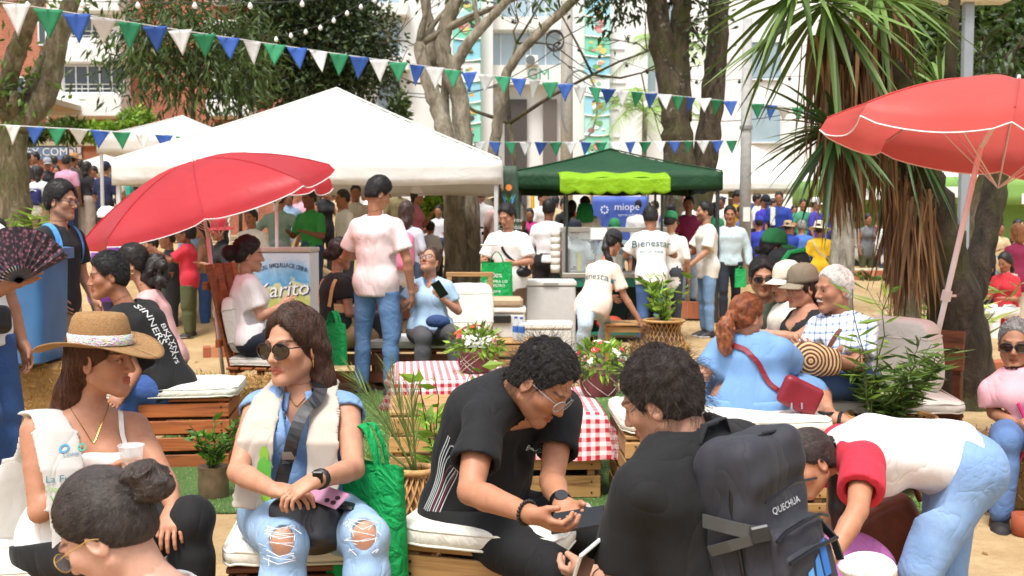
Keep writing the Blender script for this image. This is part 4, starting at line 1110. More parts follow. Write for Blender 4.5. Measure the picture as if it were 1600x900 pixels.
def long_banner(px0,px1,y0,y1,off,lab,seed):
 r=random.Random(seed);x0,x1=cx_(px0),cx_(px1);z0,z1=cz_(y1),cz_(y0);n=9
 o=empty('hanging_banner',(0,wD+off,0),lab,'banner','printed banners on the white building')
 V,F=grid_sheet(lambda u,v:[x0+(x1-x0)*u,.02*np.sin(v*14)*1.0+0*u,z0+(z1-z0)*v],4,40);V,F=thick(V,F,.02);mesh_obj('sheet',V,F,plain('86d2bb',.6,var=.1,scale=.4),o)
 cols=['8fcfe0','7fd0b0','aee0d8','98d2e4','eef2f2'];fr=['dccb7a','d99a9a','b5655c','f0f0ea','d9b66a','6fa866','4a4a44','8fc5a0']
 for k in range(n):
  zc=z0+(z1-z0)*(k+.5)/n;hh_=(z1-z0)/n;w=x1-x0
  MB().add([(x0+.02*w,-.05,zc-hh_*.48),(x1-.02*w,-.05,zc-hh_*.40),(x1-.02*w,-.05,zc+hh_*.40),(x0+.02*w,-.05,zc+hh_*.46)],[(0,1,2,3)]).build('picture_panel',printed(cols[k%5]),o)
  for q in range(7):
   cxq,czq,rr=x0+w*r.uniform(.25,.75),zc+hh_*r.uniform(-.25,.25),hh_*r.uniform(.07,.17);pts=[(cxq+rr*1.3*math.cos(t)*r.uniform(.7,1.1),-.055-.004*q,czq+rr*math.sin(t)*r.uniform(.7,1.1))for t in np.linspace(0,6.28,9)[:-1]]
   MB().add(pts,[tuple(range(8))]).build('print',printed(r.choice(fr)),o)
  a=[(x0+w*t,-.075,zc-hh_*.42-hh_*.08*math.sin(t*3.14))for t in np.linspace(0,1,8)];MB().tube(a,.03,5).build('print',printed('f4f7f4'),o)
long_banner(709,752,-30,260,-.05,'tall turquoise printed banner on the white wall behind forked trunks',3)
long_banner(911,950,5,275,-.4,'tall green printed banner hanging right of the concrete utility pole',9)
# ------ poles and wires
def pole(px,D,w,top,lab,col='b4b0a8',z0=None):
 p=pix(px,355,D);g=float(gh(p[0],p[1]))if z0 is None else z0;o=empty('utility_pole',(p[0],p[1],g),lab,'pole')
 MB().tube([(0,0,-.1),(0,0,top)],[w/2*1.15,w/2*.85],14).build('shaft',plain(col,.9,var=.15),o,True);return o
up1=pole(885,31,.34,11,'tall concrete utility pole with coiled cables before the white building')
mb=MB()
for k in range(4):mb.tube([(.25*math.cos(t)+.35*(-1),-.25,6.2+.27*math.sin(t)+.02*k)for t in np.linspace(0,6.2,20)],.015,5)
mb.build('cable_coil',plain('2c2c2e',.6),up1)
for(a,b,sg)in(((885,60),(640,150),.6),((885,110),(1130,175),.5),((885,130),(1290,160),.8),((885,20),(940,-60),.1),((885,95),(560,130),.6)):
 A=pix(*a,31)-np.array(up1.location);B=pix(*b,33)-np.array(up1.location);MB().tube([A+(B-A)*t-np.array([0,0,sg*4*t*(1-t)])for t in np.linspace(0,1,16)],.014,5).build('cable',plain('3a3a3c',.6),up1)
mb=MB();mb.tube([pix(905+28*math.sin(t),165+55*math.cos(t*1.0),30.5)-np.array(up1.location)for t in np.linspace(.0,5.6,26)],.03,5);mb.build('cable',plain('77797a',.6),up1)
up2=pole(1164,19,.19,4.6,'slim grey concrete pole beside the man in the light blue shirt','a9a8a4');MB().tube([(0,0,2.7),(0,0,2.76)],.115,12).build('clamp',plain('8a8a88',.6),up2);MB().box((-.06,-.12,1.1),(.06,-.11,1.35)).build('paper_notice',plain('e5e5e0',.8),up2)
lp=empty('street_lamp',(pix(1504,355,13)[0],13,0),'grey square lamp post with flat white lamp head above the right umbrella','street lamp')
MB().box((-.055,-.055,0),(.055,.055,4.3),b=.01).build('post',plain('8f979c',.5),lp);MB().box((-.42,-.16,4.06),(.48,.16,4.2),b=.04).build('lamp_head',plain('d9d6cc',.4),lp)
# ------ trees
def limb(mb,P,r0,r1,n=12,sub=5,wob=.03,seed=0):
 r=np.random.default_rng(seed);P=np.array(P,float);t=np.linspace(0,len(P)-1,(len(P)-1)*sub+1);Q=np.stack([np.interp(t,range(len(P)),P[:,i])for i in range(3)],1)
 for _ in range(3):Q[1:-1]=(Q[:-2]+2*Q[1:-1]+Q[2:])/4
 Q[1:-1]+=r.normal(0,wob*r0,Q[1:-1].shape);R=np.linspace(r0,r1,len(Q))*(1+r.normal(0,.05,len(Q)));s=len(mb.V);mb.tube(Q,R,n)
 for k in range(s,len(mb.V)):mb.V[k]=tuple(np.array(mb.V[k])+r.normal(0,.025*min(r0,.2),3))
 return Q
def leaves(C,N,size,asp=.4,droop=.3,seed=0,fold=True,bend=.2,dirs=None):
 """leaf blades at points C (n,3): two-quad folded leaves; returns V,F,col"""
 r=np.random.default_rng(seed);n=len(C);d=r.normal(size=(n,3))if dirs is None else dirs+r.normal(size=(n,3))*.35;d[:,2]-=droop*1.5;d/=np.linalg.norm(d,axis=1)[:,None]
 s=np.cross(d,r.normal(size=(n,3)));s/=np.linalg.norm(s,axis=1)[:,None];nn=np.cross(s,d);L=size*r.uniform(.6,1.25,n)[:,None]
 a=C;m1=C+d*L*.38+s*L*asp*.5-nn*L*.06;m2=C+d*L*.38-s*L*asp*.5-nn*L*.06;mid=C+d*L*.42;tip=C+d*L-nn*L*bend
 V=np.stack([a,m1,tip,m2,mid],1).reshape(-1,3);i=np.arange(n)[:,None]*5
 F=np.vstack([i+np.array([[0,1,4]]),i+np.array([[1,2,4]]),i+np.array([[0,4,3]]),i+np.array([[4,2,3]])])
 return V,F,np.repeat(r.uniform(0,1,n),5)
def crown_pts(blobs,n,seed,shell=.55,clump=.0):
 r=np.random.default_rng(seed);vol=np.array([b[1][0]*b[1][1]*b[1][2]for b in blobs])**.8;pick=r.choice(len(blobs),n,p=vol/vol.sum());d=r.normal(size=(n,3));d/=np.linalg.norm(d,axis=1)[:,None]
 q=(shell+(1-shell)*r.uniform(size=n)**.6)[:,None];C=np.array([b[0]for b in blobs])[pick]+d*q*np.array([b[1]for b in blobs])[pick]
 return C,d
def tree(name,base,lab,trunkP,blobs,nleaf,lsize,lm,bm,seed=0,r0=.2,r1=.08,twigs=14,asp=.4,droop=.3,limbs=(),group=None,shell=.5,cat='tree'):
 base=np.array(base,float);o=empty(name,base,lab,cat,group);mb=MB();limb(mb,np.array(trunkP)-base,r0,r1,seed=seed)
 for k,(P,a,b)in enumerate(limbs):limb(mb,np.array(P)-base,a,b,seed=seed+k+1)
 r=np.random.default_rng(seed+5)
 if blobs:
  top=np.array(trunkP[-1])-base
  for k in range(twigs):
   b=blobs[k%len(blobs)];e=np.array(b[0])-base+r.normal(size=3)*np.array(b[1])*.5;limb(mb,[top+(e-top)*0,top+(e-top)*.5+r.normal(size=3)*.15,e],r1*.6,.012,6,4,seed=seed+40+k)
 mb.build('trunk',bm,o,True)
 if blobs:
  nc=max(30,nleaf//26);cc,cd=crown_pts(blobs,nc,seed+2,shell);r2=np.random.default_rng(seed+3);rep=nleaf//nc
  C=np.repeat(cc,rep,0)+r2.normal(size=(nc*rep,3))*lsize*1.5;dirs=np.repeat(cd,rep,0)*.6
  V,F,c=leaves(C,None,lsize,asp,droop,seed+4,dirs=dirs);bright=np.repeat(np.repeat(r2.uniform(.15,.9,nc),rep),5);mesh_obj('crown',V-base,F,lm,o,False,col=np.clip(bright*.65+c*.45-.05,0,1))
 return o
DARKLEAF=leafm('33451c','18230c',.18);MIDLEAF=leafm('4b6322','26360f',.25);LIME=leafm('86a83a','4c7020',.35);MANGO=leafm('4a5f26','222f10',.22)
BARK1=bark('75684f','3a3122',.45);BARK2=bark('8a7f6b','554b3c',.15,light='b5ac99');BARK3=bark('4d4233','1d1812',.35,light='75694f')
p=lambda x,y,D:pix(x,y,D)
b_=p(22,355,18.2);b_[2]=.9
tree('forked_tree',b_,'mossy forked tree trunk at the left edge above the crowd',[b_,p(22,300,18.2),p(20,230,18.2),p(24,190,18.2)],[(p(30,118,18.3),(.5,.4,.5)),(p(38,145,18.1),(.3,.3,.35)),(p(-30,-90,18),(2.2,2,1.0))],2600,.17,leafm('5d7a28','2c4012',.3),BARK1,3,.27,.2,limbs=[([p(24,195,18.2),p(8,150,18.2),p(22,90,18.0),p(42,40,17.8),p(62,-10,17.6),p(100,-80,17.5)],.18,.11),([p(24,200,18.2),p(66,165,18.3),p(84,110,18.4),p(92,60,18.4),p(112,0,18.5),p(135,-70,18.6)],.21,.12)],twigs=6)
b_=p(302,300,28);b_[2]=1.1
tree('mango_tree',b_,'slender mango tree with long drooping leaves before the brick building',[b_,p(302,230,28),p(302,165,28),p(300,120,28)],[(p(300,100,28),(1.2,1.0,.8)),(p(225,90,28),(.6,.7,.75)),(p(352,115,28),(.65,.7,.5)),(p(270,35,28),(.7,.8,.7)),(p(330,45,28),(.6,.6,.6)),(p(225,30,28.2),(.5,.5,.6))],3400,.34,MANGO,BARK3,11,.07,.05,asp=.22,droop=.55)
b_=p(375,300,29);b_[2]=1.1
tree('young_tree',b_,'thin young tree beside the mango tree with a narrow crown',[b_,p(375,200,29),p(374,120,29),p(370,60,29)],[(p(385,110,29),(.5,.5,.6)),(p(372,60,29),(.6,.6,.8)),(p(400,140,29),(.4,.4,.3))],800,.32,MANGO,BARK3,13,.05,.03,asp=.22,droop=.5,twigs=6)
b_=p(500,330,33);b_[2]=.8
tree('dense_dark_tree',b_,'broad dense dark green tree behind the white tent',[b_,p(500,200,33),p(495,120,33)],[(p(490,60,33),(1.9,1.6,1.5)),(p(560,70,33),(1.15,1.2,1.3)),(p(430,60,33.2),(1.3,1.2,1.4)),(p(470,135,33),(1.5,1.2,.6)),(p(565,120,33),(.8,.8,.55)),(p(480,-10,33),(2.2,1.5,1.0)),(p(430,140,33.4),(1.0,.8,.5))],16000,.20,DARKLEAF,BARK3,17,.25,.15,asp=.55,droop=.15)
b_=p(716,418,17.8);b_[2]=float(gh(b_[0],b_[1]))
tree('pale_forked_tree',b_,'pale barked tree with several forking trunks beside the woman in light blue',[b_+np.array([-.06,0,-.15]),p(712,380,17.8),p(708,300,17.8),p(704,230,17.8),p(690,185,17.8),p(676,145,17.8),p(664,110,17.8),p(655,70,18)],[(p(800,-30,18.0),(.8,.6,.35)),(p(700,-60,18),(1.6,1.2,.5)),(p(815,8,18),(.18,.2,.14))],700,.16,MIDLEAF,BARK2,23,.20,.10,twigs=4,limbs=[([b_+np.array([.18,.05,-.15]),p(734,380,18),p(733,310,18),p(724,240,18),p(722,180,18),p(716,140,18),p(700,108,18),p(690,70,18),p(697,35,18),p(712,0,18),p(722,-60,18)],.19,.11),([p(708,112,18),p(722,80,17.9),p(748,48,17.8),p(770,24,17.8),p(794,0,17.7),p(812,-40,17.7)],.10,.06),([p(700,230,18.1),p(694,170,18.2),p(698,110,18.3)],.09,.07),([p(749,50,17.8),p(744,20,17.8),p(735,-30,17.8)],.05,.035),([p(675,104,19),p(672,50,19),p(664,0,19),p(660,-50,19)],.10,.09)])
b_=p(764,400,20);b_[2]=float(gh(b_[0],b_[1]))
tree('leaning_tree',b_,'slim pale tree trunk curving right in front of the white building',[b_,p(764,330,20),p(768,250,20),p(778,195,20),p(786,140,20),p(792,110,20),p(818,75,20),p(858,36,20),p(905,-8,20),p(950,-50,20)],[(p(960,-60,20),(1.0,.8,.4)),(p(960,4,20.4),(.55,.4,.18))],500,.18,MIDLEAF,BARK2,29,.12,.07,twigs=4)
def bare(base,lab,seed,n=16):
 r=np.random.default_rng(seed);o=empty('bare_shrub',base,lab,'tree');mb=MB()
 def grow(a,d,L,rad,k):
  e=a+d*L+r.normal(size=3)*L*.12;mb.tube([a,(a+e)/2+r.normal(size=3)*L*.06,e],[rad,rad*.8,rad*.6],5)
  if k:
   for _ in range(3):grow(e,nrm(d+r.normal(size=3)*.55),L*.68,rad*.6,k-1)
 grow(np.zeros(3),np.array([0,0,1.]),2.9,.09,4);mb.build('trunk',BARK3,o,True);return o
bb=p(811,300,26);bare((bb[0],26,.4),'leafless thin branched tree before the glass front',4)
b_=p(1068,420,20.5);b_[2]=float(gh(b_[0],b_[1]))
tree('dark_twin_tree',b_,'thick dark twin trunk tree rising behind the green tent',[b_,p(1066,330,20.5),p(1062,250,20.5),p(1058,200,20.5),p(1050,140,20.5),p(1034,70,20.5),p(1026,0,20.5),p(1020,-60,20.5)],[(p(975,-5,20.6),(.55,.5,.25)),(p(1040,25,20.3),(.22,.3,.25)),(p(1000,-60,20.5),(1.6,1.2,.5)),(p(1100,60,20.3),(.28,.3,.45)),(p(1120,20,20.3),(.3,.3,.3))],2600,.17,DARKLEAF,BARK3,31,.36,.17,twigs=6,limbs=[([p(1062,190,20.5),p(1060,120,20.5),p(1062,50,20.5),p(1066,0,20.5),p(1070,-60,20.5)],.24,.15),([p(1078,420,20.7),p(1092,320,20.7),p(1104,230,20.7),p(1116,130,20.7),p(1122,60,20.7),p(1124,-60,20.7)],.26,.19)])
def frond(mb,o,d,L,droop,n,lw,r,up=np.array([0,0,1.])):
 P=[o+d*L*t+np.array([0,0,-droop*L*t*t])for t in np.linspace(0,1,9)];mb.tube(P,np.linspace(.012,.004,9)*max(1,L),5)
 for i in range(n):
  t=.15+.85*i/n;q=o+d*L*t+np.array([0,0,-droop*L*t*t]);tg=nrm(d+np.array([0,0,-2*droop*t]));s=nrm(np.cross(tg,up))
  for sg in(-1,1):
   e=q+(s*sg*.8+tg*.75+np.array([0,0,-.35+r.normal()*.12]))*lw*(1-.55*abs(t-.4));w=tg*.012*L;k=len(mb.V);mb.V+=[tuple(q-w),tuple(q+w),tuple(e)];mb.F+=[(k,k+1,k+2)]
def palm(base,H,lab,n,L,seed,lm,dr=.5,name='palm_tree',r0=.09):
 r=np.random.default_rng(seed);base=np.array(base,float);o=empty(name,base,lab,'palm');MB().tube([(0,0,-.1),(0,0,H*.5),(.02,0,H)],[r0,r0*.85,r0*.8],10).build('trunk',BARK2,o,True)
 for k in range(n):
  a=2*math.pi*k/n+r.uniform(-.2,.2);el=r.uniform(.2,1.2);d=np.array([math.cos(a)*math.cos(el),math.sin(a)*math.cos(el),math.sin(el)]);mb=MB();frond(mb,np.array([0,0,H]),d,L*r.uniform(.8,1.15),dr,26,L*.28,r)
  mesh_obj('frond',mb.V,mb.F,lm,o,False,col=np.full(len(mb.V),r.uniform(.3,1)))
 return o
PALE=leafm('8fae62','55783a',.4)
q=p(1005,300,30);palm((q[0],30,.4),4.2,'pale feathery palm left of the dark twin trunk',13,2.0,3,PALE,.7);q=p(1140,300,31);palm((q[0],31,.4),2.4,'small feathery palm right of the dark twin trunk',11,1.5,5,PALE,.7);q=p(1040,230,32);palm((q[0],32,.4),6.2,'taller feathery palm behind the dark twin trunk',12,1.8,6,PALE,.6)
q=p(272,340,33);palm((q[0],33,1.2),2.6,'yellow leaved areca palm beside the mango trunk',12,1.1,8,leafm('c9c13a','8c8a25',.4),.5);q=p(345,340,33);palm((q[0],33,1.2),2.3,'second yellow areca palm right of the mango trunk',10,1.0,9,leafm('c9c13a','8c8a25',.4),.5)
def bush(base,R,n,size,lab,lm,seed,name='shrub',asp=.4,droop=.1,cat='shrub'):
 r=np.random.default_rng(seed);base=np.array(base,float);o=empty(name,base,lab,cat);mb=MB()
 for k in range(7):a=r.uniform(0,6.28);mb.tube([(0,0,-.02),(R[0]*.3*math.cos(a),R[1]*.3*math.sin(a),R[2]*.8),(R[0]*.7*math.cos(a),R[1]*.7*math.sin(a),R[2]*1.5)],[.02,.014,.006],5)
 mb.build('stem',BARK3,o);C,d=crown_pts([((0,0,R[2]),R)],n,seed,.35);V,F,c=leaves(C,None,size,asp,droop,seed,dirs=d*.6);mesh_obj('foliage',V,F,lm,o,False,col=c);return o
for(px,py,D,R,lab,lm,sd)in((625,195,36,(.35,.35,1.15),'tall narrow dracaena before the grey wall above the tent',MIDLEAF,2),(218,200,34,(.55,.5,.6),'loose light green bush above the street wall',LIME,3),(115,205,34,(.8,.5,.35),'flowering garden bush under the entrance canopy',MIDLEAF,4),(165,208,34,(.7,.5,.3),'low garden bush right of the entrance canopy',LIME,5),(40,210,34,(.7,.5,.3),'low garden bush left of the entrance canopy',MIDLEAF,6),(682,330,24,(.35,.3,.35),'yellow green bush behind the man in the tank top',LIME,7)):
 q=p(px,py,D);z=q[2]-R[2];bush((q[0],D,z),R,900,.22,lab,lm,sd)
q=p(1520,300,30);bq=np.array([q[0],30,.3])
tree('shade_tree',bq,'wide dark green shade tree filling the upper right corner',[bq,p(1530,200,30),p(1530,100,30)],[(p(1520,40,30),(2.4,2,1.5)),(p(1440,60,30),(1.3,1.5,1.3)),(p(1600,60,30),(1.8,1.8,1.6)),(p(1480,-30,30),(2.6,2,1.0)),(p(1590,130,30),(1.2,1,.6)),(p(1460,110,30),(.9,1,.6)),(p(1380,30,31),(1.2,1,1.2))],17000,.24,leafm('4f6a25','1d2a0d',.2),BARK3,41,.22,.15,asp=.5,droop=.2)
def blade_leaf(mb,o,d,L,w,droop,r,col,C):
 s=nrm(np.cross(d,np.array([0,0,1.])+r.normal(size=3)*.2));k=len(mb.V);n=5
 for i in range(n+1):
  t=i/n;c=o+d*L*t+np.array([0,0,-droop*L*t*t]);ww=w*(.55+.9*t if t<.35 else 1.0*(1-t)**.7*1.15)
  up_=np.cross(s,d)*ww*.22;mb.V+=[tuple(c-s*ww/2+up_),tuple(c),tuple(c+s*ww/2+up_)];C+=[col*(1-.12*t)]*3
 for i in range(n):
  a=k+3*i;mb.F+=[(a,a+1,a+4,a+3),(a+1,a+2,a+5,a+4)]
yb=p(1512,640,8.6);yb[2]=0
yu=empty('yucca_tree',yb,'giant yucca with thick leaning trunk, sword leaves and hanging dry leaves','tree')
tm=MB()
for k,(P,a,b)in enumerate([([yb+np.array([0,0,-.1]),p(1505,560,8.6),p(1490,470,8.5),p(1470,390,8.5),p(1445,300,8.4),p(1425,220,8.3),p(1405,150,8.2),p(1380,100,8.1)],.24,.12),([p(1500,540,8.7),p(1515,470,8.8),p(1540,370,8.9),p(1556,290,9),p(1570,200,9)],.12,.09),([p(1365,150,8.2),p(1335,115,8.0),p(1312,75,7.8),p(1302,30,7.7)],.075,.05),([p(1412,135,8.4),p(1410,60,8.4),p(1420,-40,8.4)],.055,.05),([p(1484,130,8.4),p(1488,60,8.4),p(1494,-40,8.4)],.048,.045),([p(1390,120,8.2),p(1378,70,8.1),p(1372,20,8.1)],.06,.045)]):limb(tm,[np.array(q)-yb for q in P],a,b,14,6,seed=50+k)
tm.build('trunk',bark('352a1e','120d09',.35,1.2,'52463a',.72),yu,True)
r=np.random.default_rng(77)
def rosette(name,o,n,L,w,axis,mat,lo=-.9,hi=1.0,dr=.25):
 o=np.array(o)-yb;mb=MB();C=[];ax=nrm(axis)
 for k in range(n):
  a=r.uniform(0,6.28);el=lo+(hi-lo)*r.uniform()**.8;e1=nrm(np.cross(ax,(0.3,0.9,.2)));e2=np.cross(ax,e1);d=nrm(math.cos(el)*(math.cos(a)*e1+math.sin(a)*e2)+math.sin(el)*ax);blade_leaf(mb,o+d*.05,d,L*r.uniform(.7,1.15),w*r.uniform(.8,1.2),dr*r.uniform(.3,1.5),r,r.uniform(.3,1),C)
 g=mesh_obj(name,mb.V,mb.F,mat,yu,True,col=C);return g
YL=leafm('64803c','36501f',.25,.4);YD=leafm('44612e','24391b',.2,.4)
rosette('leaf_rosette',p(1290,5,7.6),75,.85,.06,(-.3,-.2,.6),YL,-.9,.9);rosette('leaf_rosette',p(1370,-10,8.0),55,.75,.055,(.3,-.2,.6),YL,-.9,.8);rosette('leaf_rosette',p(1305,205,7.9),48,.62,.05,(-.7,-.2,-.25),YD,-.1,1.1,.3);rosette('leaf_rosette',p(1395,190,8.3),45,.75,.05,(.5,-.2,.2),YD,-.8,.8,.4);rosette('leaf_rosette',p(1470,140,8.8),30,.6,.045,(.5,-.1,.5),YL,-.5,.9,.3)
rosette('leaf_rosette',p(1250,-20,7.6),40,.8,.055,(-.7,-.1,-.2),YL,.0,1.0,.3)
def dry(name,spots,n,L,seed,mat):
 rr=np.random.default_rng(seed);mb=MB();C=[]
 for k in range(n):
  (px,py,D,sp_)=spots[rr.integers(len(spots))];o=p(px+rr.normal()*sp_,py+rr.normal()*sp_*.6,D)+rr.normal(size=3)*.03-yb;d=nrm(np.array([rr.normal()*.10,rr.normal()*.10,-1.0]));blade_leaf(mb,o,d,L*rr.uniform(.5,1.2),.035*rr.uniform(.5,1.3),rr.uniform(-.02,.02),rr,rr.uniform(.05,1),C)
 mesh_obj(name,mb.V,mb.F,mat,yu,True,col=C)
DRY=leafm('96754e','553a20',.25,.7);DRY2=leafm('876543','452d1a',.2,.7)
dry('dry_leaves',[(1290,60,7.9,14),(1330,90,7.95,16),(1350,130,8.0,14),(1310,150,7.95,16),(1370,60,8.1,14),(1345,40,7.9,16)],520,.85,1,DRY);dry('dry_leaves',[(1402,280,8.25,8),(1425,290,8.25,11),(1440,315,8.25,10),(1415,330,8.25,10),(1405,0,8.3,7)],420,.8,2,DRY2);dry('dry_leaves',[(1340,200,8.0,16),(1310,230,7.95,12),(1370,200,8.1,10)],260,.6,3,DRY)
b_=p(1316,412,15);b_[2]=.1
tree('grey_trunk_tree',b_,'straight grey lichen spotted trunk behind the person in yellow',[b_,p(1316,340,15),p(1314,260,15),p(1312,180,15),p(1310,60,15),p(1308,-60,15)],[(p(1310,-120,15),(1.2,1,.5))],400,.2,DARKLEAF,bark('8d887c','4f4a40',.2,1.0,'c0bcae'),61,.17,.14,twigs=3)
b_=p(1418,500,10);b_[2]=0
tree('mossy_trunk_tree',b_,'mossy trunk hung with dry leaves left of the leaning yucca',[b_,p(1417,440,10),p(1416,370,10),p(1412,300,10),p(1404,200,10)],[],0,.2,DARKLEAF,bark('6f6a58','363225',.55,1.0,'9a9683'),63,.13,.1)
b_=p(1520,440,15);b_[2]=0
tree('dark_leaning_trunk',b_,'dark slim leaning trunk behind the umbrella pole',[b_,p(1512,400,15),p(1518,350,15),p(1536,300,15),p(1550,250,15),p(1570,150,15)],[(p(1580,90,15),(.8,.8,.5))],500,.2,DARKLEAF,BARK3,65,.14,.11,twigs=4)
r=np.random.default_rng(8);n=900;X=r.uniform(-7,7,n);Y=r.uniform(3.2,20,n);C=np.stack([X,Y,gh(X,Y)+.006+.012*((X>-2.4)&(X<1)&(Y>5.3)&(Y<9.3))],1);d=np.stack([r.normal(size=n),r.normal(size=n),r.normal(size=n)*.12],1)
V,F,c=leaves(C,None,.055,.5,0,3,dirs=d*4);V[:,2]=np.maximum(V[:,2]*.0+np.repeat(C[:,2],5)+(V[:,2]-np.repeat(C[:,2],5))*.25,np.repeat(C[:,2],5)-.004)
tag(mesh_obj('fallen_leaves',V,F,leafm('9a7a42','5c4022',.1,.8),None,False,col=c),'dry fallen leaves scattered over the earth','leaves',kind='stuff')
# ------ tents
def tent(x0,x1,y0,y1,zg,eave,peak,fas,mat,lab,postm=None,group=None,fasm=None,name='canopy_tent',sag=.10,post=True,cat='tent'):
 cx,cy=(x0+x1)/2,(y0+y1)/2;o=empty(name,(cx,cy,zg),lab,cat,group);hx,hy=(x1-x0)/2,(y1-y0)/2
 def roof(u,v):
  a,b=u*2-1,v*2-1;m=np.maximum(np.abs(a),np.abs(b));z=eave+(peak-eave)*(1-m)-sag*np.sin(np.pi*m)*(.2+.8*np.cos(np.pi*.5*(np.minimum(np.abs(a),np.abs(b))/np.maximum(m,1e-6))));return[a*hx,b*hy,z]
 V,F=grid_sheet(roof,28,28);V,F=thick(V,F,.01);mesh_obj('roof',V,F,mat,o)
 def val(u,v):
  t=u*4;s=np.floor(np.minimum(t,3.999));q=t-s;X=np.choose(s.astype(int),[-1+2*q,np.ones_like(q),1-2*q,-np.ones_like(q)]);Y=np.choose(s.astype(int),[-np.ones_like(q),-1+2*q,np.ones_like(q),1-2*q])
  k=1+.006*np.sin(u*150)*v;return[X*(hx+.01)*k,Y*(hy+.01)*k,eave-v*fas+.012*np.sin(u*60)*v]
 V,F=grid_sheet(val,120,3);V,F=thick(V,F,.006);mesh_obj('valance',V,F,fasm or mat,o)
 for sx in(-1,1):
  for sy in(-1,1):MB().tube([(sx*hx*m_,sy*hy*m_,eave+(peak-eave)*(1-m_)-sag*math.sin(math.pi*m_)*.2+.012)for m_ in np.linspace(0,1,12)],.012,5).build('ridge_seam',mat,o)
 if post:
  for sx in(-1,1):
   for sy in(-1,1):MB().box((sx*(hx-.05)-.025,sy*(hy-.05)-.025,-.1),(sx*(hx-.05)+.025,sy*(hy-.05)+.025,eave-.03),b=.004).build('post',postm or plain('cfcfcc',.4,.3),o)
 return o
WSHEET=fabric_t('f4f2ec',.3,.6,.3,1.6);GREENT=fabric_t('22492d',.12,.6,.35,2.0)
tent(-4.75,-.14,13.0,17.6,.2,2.02,3.15,.30,WSHEET,'large white peaked canopy tent behind the left red umbrella')
tent(.05,2.98,15.5,18.3,.15,2.06,2.47,.26,GREENT,'dark green folding canopy tent behind the food cart',plain('2f3533',.5))
tent(-10.9,-8.6,27,29.5,1.2,1.75,2.35,.2,WSHEET,'small white tent peak behind the left queue',group=None)
tent(-8.3,-5.6,23.5,26,1.0,1.85,2.4,.25,WSHEET,'white tent at the end of the left queue');tent(-7.2,-4.9,19.0,21.2,1.1,1.9,2.35,.3,WSHEET,'white tent tucked behind the large tent on its left')
tent(-2.6,-.8,21,24,.4,2.0,2.4,.2,WSHEET,'pale low tent behind the woman in the pink tank top');tent(4.2,8.3,28,31,.4,2.2,3.3,.25,WSHEET,'white tent behind the people in blue, nearest the pole')
LIMEF=plain('7ba552',.7,var=.06)
tent(7.2,13.2,24.5,28,.3,2.25,3.0,.62,WSHEET,'long white tent with lime green fascia behind the sitting group',fasm=LIMEF,cat='tent');tent(13.3,19.5,24.2,28,.3,2.2,2.9,.7,WSHEET,'white tent with lime green fascia at the far right',fasm=LIMEF)
st=empty('market_counter',(9.2,25.4,.3),'lime green stall counter wall with small white name plates','market stall');MB().box((-2.0,0,0),(10,.1,2.2)).build('back_wall',LIMEF,st)
for i,(x,z)in enumerate(((-1.3,1.85),(.5,1.9),(2.6,1.75),(4.2,1.85),(6.4,1.6))):
 q=MB().box((x-.38,-.96,z-.12),(x+.38,-.94,z+.12),b=.01).build('name_plate',plain('e4e8df',.6),st);lettering('lettering',['MERCADOS','SAN PABLO','CAMPO','LA HUERTA','SABORES'][i][:4]+'  '+'....',(x,-.965,z+.03),(1,0,0),(0,0,1),.12,printed('8f9c88'),q)
for x in(-.2,1.0,3.2):MB().box((x-.45,-.5,.1),(x+.45,-.05,.95),b=.01).build('display_crate',wood('8f6a42','5a3d22',.6),st)
